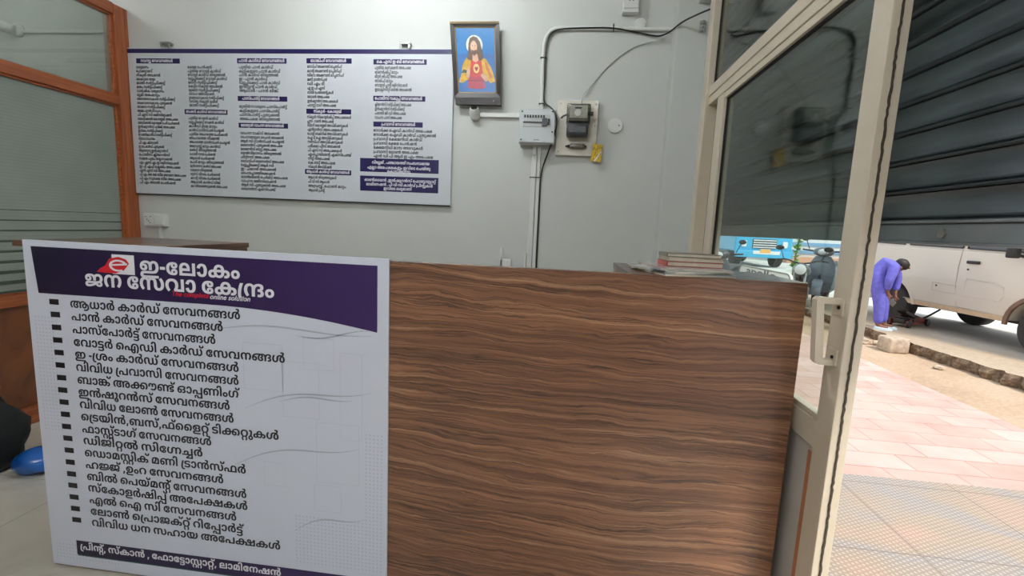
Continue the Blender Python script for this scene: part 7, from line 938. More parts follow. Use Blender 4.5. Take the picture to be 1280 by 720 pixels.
def ell(cx, cy, rx, ry, n=20, a0=0, a1=360): return [(cx + rx * cos(radians(a0 + (a1 - a0) * i / n)), cy + ry * sin(radians(a0 + (a1 - a0) * i / n))) for i in range(n if a1 - a0 == 360 else n + 1)]
pic('picture_shade', [(0, 0), (1, 0), (1, 0.60), (0, 0.60)], (18, 98, 168), 0.5)
pic('halo', ell(0.47, 0.735, 0.215, 0.155), (226, 232, 222), 1)
pic('mantle', [(0.02, 0.16), (0.10, 0.30), (0.14, 0.44), (0.24, 0.535), (0.40, 0.56), (0.58, 0.56), (0.76, 0.52), (0.88, 0.40), (0.96, 0.26), (0.98, 0.17), (0.86, 0.15), (0.74, 0.22), (0.66, 0.10), (0.34, 0.10), (0.25, 0.20), (0.12, 0.15)], (206, 160, 24), 2, 0.25)
pic('mantle_fold', [(0.08, 0.30), (0.16, 0.36), (0.30, 0.34), (0.28, 0.30), (0.16, 0.31)], (28, 70, 40), 2.5)
pic('mantle_fold', [(0.72, 0.50), (0.78, 0.44), (0.92, 0.24), (0.86, 0.22), (0.74, 0.38)], (196, 108, 28), 2.5)
pic('robe', [(0.24, 0.08), (0.28, 0.22), (0.34, 0.34), (0.36, 0.50), (0.44, 0.555), (0.56, 0.555), (0.64, 0.48), (0.66, 0.34), (0.70, 0.22), (0.72, 0.08), (0.60, 0.06), (0.36, 0.06)], (196, 44, 36), 3, 0.15)
pic('robe_sash', [(0.26, 0.20), (0.30, 0.245), (0.66, 0.245), (0.70, 0.20), (0.71, 0.09), (0.60, 0.065), (0.36, 0.065), (0.25, 0.09)], (168, 28, 62), 3.5, 0.2)
pic('robe_fold', [(0.27, 0.195), (0.69, 0.195), (0.69, 0.18), (0.27, 0.18)], (96, 12, 30), 3.7)
pic('hair', [(0.27, 0.52), (0.30, 0.64), (0.32, 0.76), (0.36, 0.84), (0.45, 0.87), (0.55, 0.85), (0.62, 0.78), (0.66, 0.66), (0.70, 0.54), (0.64, 0.50), (0.36, 0.50)], (92, 64, 44), 4, 0.2)
pic('neck', [(0.40, 0.50), (0.42, 0.60), (0.54, 0.60), (0.57, 0.50), (0.49, 0.465)], (214, 164, 130), 5)
pic('face', ell(0.455, 0.71, 0.088, 0.115), (222, 178, 146), 6)
pic('beard', [(0.385, 0.66), (0.42, 0.655), (0.455, 0.645), (0.49, 0.655), (0.53, 0.665), (0.51, 0.60), (0.46, 0.565), (0.41, 0.60)], (98, 66, 46), 7)
pic('hair_parting', [(0.37, 0.74), (0.40, 0.82), (0.46, 0.84), (0.52, 0.81), (0.545, 0.73), (0.50, 0.79), (0.45, 0.805), (0.41, 0.79)], (84, 58, 40), 7)
for ex in (0.42, 0.49): pic('eye', ell(ex, 0.725, 0.014, 0.009, 10), (50, 36, 30), 7)
pic('nose', [(0.452, 0.73), (0.464, 0.68), (0.442, 0.682)], (192, 140, 110), 7)
pic('mouth', ell(0.455, 0.645, 0.022, 0.007, 10), (160, 70, 64), 8)
pic('emblem', ell(0.50, 0.375, 0.082, 0.075), (232, 196, 120), 8)
pic('emblem_heart', [(0.50, 0.325), (0.455, 0.375), (0.465, 0.405), (0.50, 0.392), (0.535, 0.405), (0.545, 0.375)], (150, 24, 26), 9)
pic('raised_hand', [(0.22, 0.24), (0.24, 0.32), (0.27, 0.40), (0.285, 0.43), (0.295, 0.37), (0.325, 0.36), (0.33, 0.29), (0.30, 0.23)], (216, 168, 134), 9)
pic('lower_hand', [(0.60, 0.27), (0.66, 0.30), (0.75, 0.27), (0.80, 0.21), (0.76, 0.165), (0.70, 0.19), (0.64, 0.235)], (210, 160, 126), 9)

# ------------------------------------------------------------------ electrics on the back wall
WY = 1.679
cd = empty('cable_trunking', (-0.2, WY, 1.0), 'white plastic conduit run bending along the wall above the fuse box', 'conduit')
b = MB(); b.tube([(-0.188, WY - 0.012, 1.99), (-0.197, WY - 0.012, 2.36), (-0.182, WY - 0.012, 2.43), (-0.145, WY - 0.012, 2.468), (-0.08, WY - 0.012, 2.474), (0.575, WY - 0.012, 2.463)], 0.0115, 12, smooth=1); b.build('pipe', PLASTIC, cd, True)
for x, z, ax in ((-0.194, 2.30, 'v'), (-0.191, 2.03, 'v'), (0.218, 2.470, 'h')):
    b = MB()
    if ax == 'v': b.box(x - 0.016, WY - 0.027, z - 0.003, x + 0.022, WY, z + 0.003, 0.001)
    else: b.box(x - 0.003, WY - 0.027, z - 0.016, x + 0.003, WY, z + 0.022, 0.001)
    b.build('cable_tie', BLACK, cd)
jc = MB(); jc.lathe([(0.034, 0.0), (0.034, -0.016), (0.031, -0.021), (0.006, -0.022)], (0.375, WY, 2.492), 'Y', 24)
tag(jc.build('junction_box', PLASTIC, None, True), 'small round white junction cap under the top wall socket', 'junction box')
ht = empty('cable_trunking', (-0.45, WY, 1.96), 'short level white trunking between lamp holder and fuse box', 'conduit')
b = MB(); b.box(-0.575, WY - 0.018, 1.945, -0.315, WY, 1.973, 0.003); b.build('cover', PLASTIC, ht)
lt = empty('cable_trunking', (-0.21, WY, 1.0), 'upright white trunking falling from the fuse box behind the counter', 'conduit')
b = MB(); b.box(-0.236, WY - 0.016, 0.15, -0.203, WY, 1.72, 0.003); b.build('cover', PLASTIC, lt)
b = MB(); b.box(-0.233, WY - 0.014, 1.722, -0.206, WY, 1.785, 0.003); b.build('cover_piece', PLASTIC, lt)
b = MB(); b.box(-0.199, WY - 0.014, 0.15, -0.178, WY, 1.785, 0.003); b.build('cover', PLASTIC, lt)
b = MB(); b.box(-0.242, WY - 0.020, 1.581, -0.168, WY, 1.586, 0.001); b.build('cable_tie', BLACK, lt)
b = MB(); b.box(-0.252, WY - 0.02, 0.9, -0.238, WY, 1.10, 0.003); b.build('cover_piece', PLASTIC, lt)

b = MB()
b.tube([(0.66, 1.266, 2.396), (0.636, 1.35, 2.415), (0.588, 1.545, 2.455), (0.535, 1.60, 2.420), (0.49, 1.655, 2.420), (0.45, 1.662, 2.428), (0.354, WY - 0.008, 2.450), (0.216, WY - 0.027, 2.469), (0.05, WY - 0.022, 2.470), (-0.101, WY - 0.020, 2.466), (-0.149, WY - 0.018, 2.448), (-0.174, WY - 0.016, 2.405), (-0.182, WY - 0.016, 2.317), (-0.177, WY - 0.016, 2.176), (-0.180, WY - 0.014, 2.055), (-0.16, WY - 0.03, 2.022), (-0.134, WY - 0.06, 2.003), (-0.100, WY - 0.095, 1.963), (-0.083, WY - 0.098, 1.900), (-0.096, WY - 0.08, 1.832), (-0.130, WY - 0.04, 1.740), (-0.160, WY - 0.01, 1.66), (-0.172, WY - 0.007, 1.60), (-0.174, WY - 0.007, 1.494), (-0.172, WY - 0.007, 1.24), (-0.170, WY - 0.007, 0.70)], 0.0048, 8, smooth=2)
tag(b.build('power_cable', BLACK, None, True), 'black cable looping from the front corner past the fuse box to the counter', 'cable')
b = MB()
b.tube([(0.582, 1.548, 2.440), (0.53, 1.60, 2.405), (0.475, 1.665, 2.398), (0.383, WY - 0.004, 2.383), (0.315, WY - 0.004, 2.351), (0.225, WY - 0.004, 2.282), (0.136, WY - 0.004, 2.179), (0.085, WY - 0.01, 2.115), (0.060, WY - 0.045, 2.060), (0.055, WY - 0.06, 2.015)], 0.0034, 8, smooth=2)
tag(b.build('meter_cable', paint('grey_cable', (176, 178, 172), 0.5), None, True), 'thin grey cable curving down to the electricity meter', 'cable')

# fuse box
DBY = 1.60
db = empty('fuse_box', (-0.205, 1.64, 1.778), 'square light grey fuse box with a row of black switches on the wall', 'fuse box')
b = MB(); b.box(-0.318, DBY, 1.780, -0.094, 1.679, 1.984, 0.006); b.build('case', PLASTIC_G, db)
b = MB(); b.box(-0.314, DBY - 0.008, 1.784, -0.098, DBY, 1.980, 0.004); dcv = b.build('cover', PLASTIC_G, db)
b = MB(); b.box(-0.292, DBY - 0.0095, 1.876, -0.128, DBY - 0.007, 1.948, 0.001); b.build('switch_window', paint('pale_breaker', (188, 192, 190), 0.4), db)
for i in range(8):
    x = -0.286 + i * 0.0165
    b = MB(); b.box(x, DBY - 0.014, 1.930, x + 0.0085, DBY - 0.008, 1.946, 0.001); b.build('switch', BLACK, db)
b = MB(); b.box(-0.292, DBY - 0.016, 1.901, -0.176, DBY - 0.009, 1.906, 0.001); b.build('bus_line', BLACK, db)
b = MB(); b.box(-0.176, DBY - 0.020, 1.880, -0.146, DBY - 0.008, 1.926, 0.002); b.build('main_switch', paint('dark_grey_plastic', (66, 66, 76), 0.4), db)
b = MB(); b.box(-0.142, DBY - 0.018, 1.890, -0.130, DBY - 0.008, 1.924, 0.002); b.build('test_switch', BLACK, db)
b = MB()
for x, z in ((-0.300, 1.800), (-0.116, 1.968), (-0.300, 1.966), (-0.112, 1.848)):
    b.lathe([(0.005, 0), (0.005, -0.003), (0.002, -0.004)], (x, DBY - 0.008, z), 'Y', 10)
b.build('screw', paint('dark_screw', (70, 70, 70), 0.4, metal=0.5), db)
b = MB(); b.box(-0.222, DBY - 0.0090, 1.797, -0.190, DBY - 0.0078, 1.802); b.build('nameplate', paint('grey_plate', (120, 124, 124), 0.4), db)

# lamp holder
lh = empty('lamp_holder', (-0.607, 1.66, 1.93), 'white round wall lamp holder with dark mouth below the framed picture', 'lamp holder')
b = MB(); b.lathe([(0.036, 0.0), (0.036, -0.010), (0.030, -0.016)], (-0.607, WY, 1.958), 'Y', 22); b.build('base', PLASTIC, lh, True)
R_ = Matrix.Translation((-0.607, 1.655, 1.958)) @ Matrix.Rotation(radians(42), 4, 'X')
b = MB(); b.lathe([(0.030, -0.02), (0.033, 0.0), (0.031, 0.03), (0.026, 0.045), (0.024, 0.046), (0.020, 0.035)], (0, 0, 0), 'Z', 22).xf(R_); b.build('cup', PLASTIC, lh, True)
b = MB(); b.lathe([(0.0195, 0.036), (0.0195, 0.0475), (0.008, 0.0475)], (0, 0, 0), 'Z', 18).xf(R_); b.build('mouth', BLACK, lh, True)

# socket box at the top
sk_ = empty('wall_socket', (0.308, 1.65, 2.54), 'white surface socket box with three pin holes high on the wall', 'socket')
b = MB(); b.box(0.262, 1.630, 2.545, 0.356, 1.679, 2.655, 0.005); b.build('case', PLASTIC, sk_)
b = MB(); b.box(0.266, 1.625, 2.566, 0.352, 1.631, 2.652, 0.003); b.build('faceplate', PLASTIC, sk_)
b = MB()
for x, z, r in ((0.309, 2.632, 0.006), (0.299, 2.610, 0.005), (0.319, 2.610, 0.005)):
    b.lathe([(r, 0), (r, -0.0008)], (x, 1.6252, z), 'Y', 12)
b.build('pin_hole', BLACK, sk_)
# round blank plate
rp = empty('round_plate', (0.270, WY, 1.86), 'plain round white cover plate on the wall right of the meter', 'cover plate')
b = MB(); b.lathe([(0.047, 0.0), (0.047, -0.006), (0.043, -0.010), (0.010, -0.0115)], (0.270, WY, 1.911), 'Y', 32); b.build('plate', PLASTIC, rp, True)
b = MB(); b.lathe([(0.004, 0), (0.004, -0.002)], (0.293, WY - 0.0108, 1.911), 'Y', 8); b.build('hole', BLACK, rp)

# meter board
mb_ = empty('meter_board', (0.045, 1.66, 1.72), 'cream wooden backing board carrying the electricity meter', 'board')
CREAM = paint('cream_painted_wood', (232, 226, 212), 0.55, var=0.06, scale=25)
b = MB(); b.box(-0.088, 1.650, 1.722, 0.160, 1.679, 2.050, 0.003); b.build('panel', CREAM, mb_)
b = MB()
for x, z in ((-0.07, 2.03), (-0.07, 1.745), (0.145, 2.03), (0.145, 1.90)): b.lathe([(0.004, 0), (0.004, -0.003), (0.001, -0.004)], (x, 1.65, z), 'Y', 8)
b.build('screw', STEEL, mb_)
em_ = empty('electricity_meter', (0.042, 1.60, 1.83), 'old dark grey electricity meter with glass front on the cream board', 'electricity meter')
MET = paint('dark_grey_bakelite', (70, 68, 64), 0.4, var=0.15, coat=0.2)
b = MB(); b.box(-0.030, 1.585, 1.900, 0.112, 1.650, 2.018, 0.010); b.build('case', MET, em_, True)
b = MB(); b.box(-0.020, 1.555, 1.905, 0.102, 1.588, 2.010, 0.012); b.build('cover', paint('smoky_meter_cover', (88, 86, 78), 0.25, coat=0.5), em_, True)
b = MB(); b.box(-0.012, 1.5525, 1.925, 0.094, 1.5555, 1.998, 0.002); dl = b.build('dial_plate', paint('meter_dial', (152, 152, 138), 0.4, var=0.12, scale=60), em_)
b = MB(); b.lathe([(0.020, 0), (0.020, -0.003), (0.017, -0.004)], (0.036, 1.5525, 1.954), 'Y', 20); b.build('disc_window', paint('meter_disc', (196, 196, 190), 0.3), dl)
b = MB(); b.box(0.018, 1.5515, 1.978, 0.058, 1.5528, 1.986, 0.0005); b.build('counter_window', BLACK, dl)
b = MB(); b.box(-0.026, 1.565, 1.828, 0.104, 1.650, 1.902, 0.008); b.build('terminal_cover', paint('black_bakelite', (54, 54, 56), 0.35, var=0.15), em_, True)
b = MB(); b.box(-0.012, 1.5635, 1.845, 0.090, 1.5655, 1.880, 0.001); b.build('rating_label', paint('dark_label', (84, 86, 88), 0.4, var=0.3, scale=120), em_)
b = MB(); b.tube([(0.105, 1.575, 1.955), (0.128, 1.575, 1.955)], 0.012, 12); b.tube([(-0.028, 1.60, 1.955), (-0.05, 1.60, 1.945), (-0.062, 1.61, 1.935)], 0.006, 8); b.build('meter_seal', MET, em_, True)
co = empty('fuse_cutout', (0.045, 1.64, 1.755), 'small brown ceramic fuse holder mounted under the meter', 'fuse holder')
b = MB(); b.box(0.000, 1.625, 1.760, 0.092, 1.650, 1.790, 0.006); b.build('body', paint('brown_ceramic', (98, 84, 70), 0.3, coat=0.5), co, True)
b = MB(); b.box(0.015, 1.612, 1.766, 0.077, 1.628, 1.786, 0.005); b.build('carrier', paint('grey_ceramic', (134, 124, 112), 0.3, coat=0.5), co, True)
b = MB(); b.lathe([(0.008, 0), (0.010, -0.01), (0.004, -0.028)], (0.0, 1.638, 1.775), 'X', 10); b.lathe([(0.008, 0), (0.010, 0.006), (0.004, 0.012)], (0.090, 1.638, 1.775), 'X', 10); b.build('terminal', BLACK, co, True)
N = Nodes('yellow_tag_print')
nz = N.noise(N.coords((90, 1, 20)), 1.5, 3)
YT = N.finish(N.ramp(nz, [(0.52, lin((238, 196, 40))), (0.57, lin((70, 52, 18))), (0.62, lin((234, 190, 40)))]), 0.4)
yt = empty('warning_tag', (0.165, 1.64, 1.685), 'small yellow printed tag hanging at the corner of the meter board', 'tag')
b = MB(); b.prism([(0.132, 1.642, 1.690), (0.193, 1.642, 1.684), (0.201, 1.642, 1.788), (0.142, 1.642, 1.796)], (0, 0.003, 0)); b.build('tag_sheet', YT, yt)
b = MB(); b.prism([(0.152, 1.6405, 1.690), (0.160, 1.6405, 1.688), (0.192, 1.6405, 1.742), (0.191, 1.6405, 1.752)], (0, 0.0012, 0)); b.build('white_stripe', WHITE_INK, yt)
b = MB(); b.lathe([(0.003, 0), (0.003, -0.003)], (0.168, 1.642, 1.782), 'Y', 8); b.box(0.14, 1.645, 1.78, 0.165, 1.652, 1.79); b.build('pin', STEEL, yt)

# socket beside the partition
sl = empty('wall_socket', (-2.87, 1.65, 1.155), 'low white switch socket beside the orange partition post', 'socket')
b = MB(); b.box(-2.952, 1.640, 1.160, -2.790, 1.679, 1.250, 0.005); b.build('case', PLASTIC, sl)
b = MB(); b.box(-2.948, 1.635, 1.165, -2.872, 1.641, 1.246, 0.003); b.build('faceplate', PLASTIC, sl)
b = MB()
for x, z in ((-2.93, 1.225), (-2.922, 1.205), (-2.91, 1.195), (-2.893, 1.226), (-2.90, 1.183)): b.box(x - 0.004, 1.6343, z - 0.003, x + 0.004, 1.6353, z + 0.003)
b.build('pin_hole', BLACK, sl)
b = MB(); b.box(-2.866, 1.632, 1.170, -2.80, 1.641, 1.242, 0.004); b.build('plug_top', PLASTIC, sl)
b = MB(); b.box(-2.868, 1.667, 0.2, -2.842, 1.679, 1.16, 0.003); b.build('feed_trunking', PLASTIC, sl)

# bracket on the column
bk = empty('corner_bracket', (0.722, 1.56, 2.40), 'small grey metal bracket screwed to the column by the glass front', 'bracket')
b = MB(); b.box(0.690, 1.558, 2.405, 0.728, 1.565, 2.465, 0.002); b.build('plate', STEEL, bk)
b = MB()
for z in (2.415, 2.435, 2.455): b.lathe([(0.010, 0), (0.012, -0.008), (0.005, -0.014)], (0.708, 1.558, z), 'Y', 12)
b.build('bolt', STEEL, bk, True)

# pale holder standing behind the counter
wh = empty('leaflet_holder', (-0.33, 1.5, 0.745), 'pale plastic upright just showing behind the middle of the counter', 'holder')
b = MB(); b.box(-0.405, 1.60, 0.72, -0.385, 1.62, 1.13, 0.004); b.build('upright', PLASTIC, wh)
b = MB(); b.box(-0.405, 1.60, 0.72, -0.33, 1.64, 1.06, 0.006); b.build('pocket', PLASTIC, wh)
b = MB(); b.box(-0.50, 1.50, 0.0, -0.25, 1.66, 0.72, 0.004); b.build('stand', PLASTIC, wh)

# ------------------------------------------------------------------ books and papers on the counter return
PAGE = paint('book_pages', (214, 206, 186), 0.7, var=0.08, scale=60)
ZT = CH
def sheet(mb, pts, z, t):
    mb.prism([(x, y, z) for x, y in pts], (0, 0, t))
def rot_rect(cx, cy, w, d, a):
    a = radians(a)
    return [(cx + x * cos(a) - y * sin(a), cy + x * sin(a) + y * cos(a)) for x, y in ((-w / 2, -d / 2), (w / 2, -d / 2), (w / 2, d / 2), (-w / 2, d / 2))]
papers = [('magazine', (0.352, 0.125), (0.21, 0.24), 14, 0.006, (150, 160, 176), 'lowest grey glossy magazine of the pile on the counter end'),
          ('magazine', (0.345, 0.128), (0.20, 0.23), 26, 0.006, (206, 208, 214), 'white magazine with a blue corner low in the counter pile'),
          ('magazine', (0.360, 0.140), (0.20, 0.23), 6, 0.006, (196, 178, 178), 'pale pink covered magazine right under the red book')]
z = ZT + 0.0005
for nm, c, sz, a, t, rgb, lab in papers:
    e = empty(nm, (c[0], c[1], z), lab, 'magazine', 'papers under the books')
    b = MB(); sheet(b, rot_rect(c[0], c[1], sz[0], sz[1], a), z, t * .8); b.build('pages', PAGE, e)
    b = MB(); sheet(b, rot_rect(c[0], c[1], sz[0] + .004, sz[1] + .004, a), z + t * .8, t * .2); b.build('cover', paint('cover_%d' % rgb[0], rgb, 0.25, var=0.12, scale=18, coat=0.4), e)
    if rgb[0] == 206:
        b = MB(); sheet(b, rot_rect(c[0] - 0.055, c[1] - 0.075, 0.08, 0.06, a), z + t, 0.0004); b.build('cover_print', paint('blue_cover_print', (44, 72, 128), 0.3), e)
    z += t + 0.0006
books = [((0.388, 0.165), (0.165, 0.115), 2, 0.014, (178, 52, 44), 'red covered paperback lowest of the three books on the counter end'),
         ((0.392, 0.172), (0.165, 0.112), 3, 0.013, (176, 166, 140), 'cream covered paperback lying on the red book'),
         ((0.386, 0.168), (0.160, 0.110), 1, 0.010, (120, 112, 98), 'thin grey brown book topping the counter pile')]
for c, sz, a, t, rgb, lab in books:
    e = empty('book', (c[0], c[1], z), lab, 'book', 'books on the counter end')
    b = MB(); sheet(b, rot_rect(c[0], c[1], sz[0] - .006, sz[1] - .004, a), z + .0015, t - .003); b.build('pages', PAGE, e)
    cm = paint('book_cover_%d' % rgb[0], rgb, 0.35, var=0.12, scale=30, coat=0.2)
    b = MB(); sheet(b, rot_rect(c[0], c[1], sz[0], sz[1], a), z, .0015); sheet(b, rot_rect(c[0], c[1], sz[0], sz[1], a), z + t - .0015, .0015); b.build('cover', cm, e)
    aa = radians(a); b = MB(); sheet(b, rot_rect(c[0] - (sz[0] / 2 - .001) * cos(aa), c[1] - (sz[0] / 2 - .001) * sin(aa), .003, sz[1], a), z, t); b.build('spine', cm, e)
    z += t + 0.0004

# ------------------------------------------------------------------ things on the floor by the partition
def lump(name, c, r, mat, parent, seed, k=0.18, seg=22):
    b = MB(); b.ball(c, r, seg)
    rg = random.Random(seed); ph = [rg.uniform(0, 6) for _ in range(6)]
    for v in b.bm.verts:
        d = v.co - Vector(c)
        f = 1 + k * (sin(d.x * 23 + ph[0]) * .5 + sin(d.y * 29 + ph[1]) * .5 + sin(d.z * 31 + ph[2]) * .4 + .3 * sin((d.x + d.z) * 60 + ph[3]))
        v.co = Vector(c) + d * f
        if v.co.z < 0.002: v.co.z = 0.002
    return b.build(name, mat, parent, 'all')
bg = empty('travel_bag', (-2.68, 0.42, 0), 'black soft bag slumped on the floor by the partition', 'bag')
lump('bag_body', (-2.70, 0.42, 0.16), (0.16, 0.22, 0.19), paint('black_cloth', (20, 24, 26), 0.8, var=0.3), bg, 2, 0.1)
b = MB(); b.tube([(-2.68, 0.28, 0.30), (-2.66, 0.33, 0.40), (-2.66, 0.42, 0.43), (-2.67, 0.50, 0.39), (-2.68, 0.55, 0.30)], 0.010, 8, smooth=2); b.build('bag_handle', BLACK, bg, True)
tag(lump('plastic_bag', (-2.44, 0.50, 0.055), (0.10, 0.08, 0.065), paint('blue_plastic', (22, 92, 176), 0.25, var=0.25, scale=12, coat=0.4), None, 5, 0.2), 'crumpled blue plastic bag on the floor beside the poster', 'bag')
tag(lump('cloth_bundle', (-2.42, 0.76, 0.075), (0.15, 0.09, 0.08), paint('beige_cloth', (168, 158, 140), 0.9, var=0.3, scale=14), None, 9, 0.2), 'beige cloth bundle on the floor behind the blue bag', 'cloth')
# ------------------------------------------------------------------ ground outside
def pink_tiles():
    N = Nodes('pink_paving_tiles')
    v = N.coords()
    bk = N.n('ShaderNodeTexBrick'); N.l(v, bk.inputs['Vector'])
    bk.offset = 0.5; bk.inputs['Scale'].default_value = 1.0
    bk.inputs['Brick Width'].default_value = 0.40; bk.inputs['Row Height'].default_value = 0.20
    bk.inputs['Mortar Size'].default_value = 0.006; bk.inputs['Mortar Smooth'].default_value = 0.3
    bk.inputs['Bias'].default_value = 0.1
    bk.inputs['Color1'].default_value = lin((198, 154, 142)); bk.inputs['Color2'].default_value = lin((218, 188, 180)); bk.inputs['Mortar'].default_value = lin((150, 112, 102))
    nz = N.noise(v, 3.0, 6, 0.6)
    col = N.mix(0.5, bk.outputs[0], N.ramp(nz, [(0.3, lin((180, 142, 128))), (0.7, lin((218, 186, 172)))]))
    return N.finish(col, 0.7)
def dotted_tiles():
    N = Nodes('dotted_anti_slip_tiles')
    v = N.coords(); s = N.n('ShaderNodeSeparateXYZ'); N.l(v, s.inputs[0])
    p = 0.021
    fx = N.val('SUBTRACT', N.val('FRACT', N.val('MULTIPLY', s.outputs['X'], 1 / p)), 0.5)
    fy = N.val('SUBTRACT', N.val('FRACT', N.val('ADD', N.val('MULTIPLY', s.outputs['Y'], 1 / p), N.val('MULTIPLY', N.val('FLOOR', N.val('MULTIPLY', s.outputs['X'], 1 / p)), 0.5))), 0.5)
    d = N.val('ADD', N.val('MULTIPLY', fx, fx), N.val('MULTIPLY', fy, fy))
    dot = N.ramp(d, [(0.06, (1, 1, 1, 1)), (0.12, (0, 0, 0, 1))])
    nv = N.noise(N.coords((1.3, 2.0, 1), (0, 0, 0.5), (1.7, 0.4, 0)), 1.1, 2, 0.4)
    base = N.ramp(nv, [(0.30, lin((172, 84, 82))), (0.37, lin((182, 148, 132))), (0.46, lin((164, 146, 128))), (0.55, lin((148, 144, 144))), (0.62, lin((164, 146, 128))), (0.70, lin((182, 148, 132)))])
    tb = N.n('ShaderNodeTexBrick'); N.l(v, tb.inputs['Vector']); tb.offset = 0.0
    tb.inputs['Scale'].default_value = 1.0; tb.inputs['Brick Width'].default_value = 0.6; tb.inputs['Row Height'].default_value = 0.6; tb.inputs['Mortar Size'].default_value = 0.004
    nz = N.noise(v, 5.0, 5)
    base = N.mix(N.val('MULTIPLY', nz, 0.35), base, lin((150, 134, 120)))
    col = N.mix(N.val('MULTIPLY', dot, 0.55), base, lin((204, 190, 172)))
    col = N.mix(N.val('MULTIPLY', tb.outputs['Fac'], 0.7), col, lin((124, 112, 104)))
    return N.finish(col, 0.6, bump=dot, bump_strength=0.5, bump_dist=0.003)
def dirt():
    N = Nodes('sandy_dirt')
    v = N.coords()
    n1 = N.noise(v, 1.2, 8, 0.65); n2 = N.noise(v, 30, 4, 0.6)
    col = N.mix(0.35, N.ramp(n1, [(0.3, lin((154, 126, 100))), (0.5, lin((180, 152, 124))), (0.7, lin((192, 168, 144)))]), N.ramp(n2, [(0.3, lin((160, 134, 108))), (0.7, lin((216, 196, 172)))]))
    return N.finish(col, 0.9, bump=n2, bump_strength=0.4, bump_dist=0.01)
def concrete():
    N = Nodes('worn_concrete_road')
    v = N.coords()
    n1 = N.noise(v, 0.8, 8, 0.6); n2 = N.noise(v, 24, 4, 0.6)
    col = N.mix(0.3, N.ramp(n1, [(0.3, lin((160, 136, 110))), (0.55, lin((184, 162, 136))), (0.75, lin((192, 176, 154)))]), N.ramp(n2, [(0.3, lin((150, 136, 118))), (0.7, lin((212, 202, 186)))]))
    sx = N.n('ShaderNodeSeparateXYZ'); N.l(v, sx.inputs[0])
    far = N.n('ShaderNodeMapRange'); N.l(N.val('ADD', sx.outputs['X'], N.val('MULTIPLY', n1, 1.2)), far.inputs[0])
    for i, x in ((1, -4.6), (2, -3.2), (3, 0.0), (4, 1.0)): far.inputs[i].default_value = x
    col = N.mix(far.outputs[0], col, N.ramp(n1, [(0.3, lin((206, 202, 196))), (0.7, lin((226, 224, 220)))]))   # dirt colour at the edge; beyond it, overexposed daylight painted as paler concrete
    return N.finish(col, 0.85, bump=n2, bump_strength=0.4, bump_dist=0.008)
PZ, RZ = -0.05, 0.06
structure('threshold', MB().box(0.70, -2.35, -0.30, 0.94, 1.36, -0.004, 0.003), marble())
structure('dotted_paving', MB().box(0.94, -6.0, -0.30, 3.45, 1.36, PZ), dotted_tiles())
structure('pink_paving', MB().box(0.83, 1.36, -0.30, 3.45, 30.0, PZ), pink_tiles())
structure('dirt_strip', MB().box(3.45, -8.0, -0.30, 4.75, 60.0, PZ - 0.018), dirt())
# the road slab ends in a broken edge
b = MB(); rg = random.Random(11)
rows = []
y = -8.0
top, mid, bot = [], [], []
while y <= 60:
    e = 4.38 + 0.03 * sin(y * 2.3) + rg.uniform(-0.025, 0.025)
    top.append((e, y, RZ + rg.uniform(-0.008, 0.003))); mid.append((e - 0.02 + rg.uniform(-0.03, 0.04), y, 0.0 + rg.uniform(-0.02, 0.02))); bot.append((e + rg.uniform(-0.02, 0.05), y, -0.12))
    y += 0.06 if y < 9 else 0.6
far = [(16.0, p[1], RZ) for p in top]; near = [(4.60, p[1], RZ) for p in top]
b.grid([far, near, top])
road = b.build('road', concrete(), None); road['kind'] = 'structure'
b = MB(); b.grid([top, mid, bot])
N = Nodes('broken_concrete_edge'); nz = N.noise(N.coords(), 18, 6, 0.7)
kb = b.build('kerb_edge', N.finish(N.ramp(nz, [(0.35, lin((92, 74, 58))), (0.55, lin((140, 118, 96))), (0.75, lin((186, 166, 142)))]), 0.95, bump=nz, bump_strength=0.8, bump_dist=0.03), None); kb['kind'] = 'structure'
structure('far_ground', MB().box(16.0, -8, -0.3, 60, 90, 0.05), concrete())

STONE = paint('grey_stone', (186, 168, 148), 0.9, var=0.25, scale=16, bump=0.4)
def rock(name, c, r, seed, lab, cat='stone', group=None):
    b = MB(); rg = random.Random(seed)
    bmesh.ops.create_icosphere(b.bm, subdivisions=2, radius=1.0)
    for v in b.bm.verts:
        f = 1 + rg.uniform(-.22, .18)
        v.co = Vector((v.co.x * r[0] * f, v.co.y * r[1] * f, v.co.z * r[2] * f)) + Vector(c)
    o = b.build(name, STONE, None); return tag(o, lab, cat, group)
b = MB(); b.box(4.04, 4.66, PZ - 0.018, 4.27, 4.90, 0.12, 0.022, 3)
for v in b.bm.verts: v.co += Vector((sin(v.co.y * 60) * .006, sin(v.co.z * 50) * .006, sin(v.co.x * 40) * .005))
tag(b.build('concrete_block', STONE, None, True), 'loose pale concrete block lying against the broken road edge', 'block')
for i, (x, y, r, lab) in enumerate(((4.02, 5.15, 0.07, 'dark rubble lump behind the concrete block below the shoes'), (3.88, 5.30, 0.045, 'small rubble stone furthest left of the concrete block'), (4.20, 5.08, 0.06, 'rubble stone wedged between block and road edge'), (4.13, 4.02, 0.04, 'small pale stone on the dirt in front of the road edge'))):
    rock('rubble_stone', (x, y, PZ - 0.018 + r * 0.55), (r * 1.4, r, r * 0.75), 20 + i, lab, 'stone', 'rubble by the road edge')

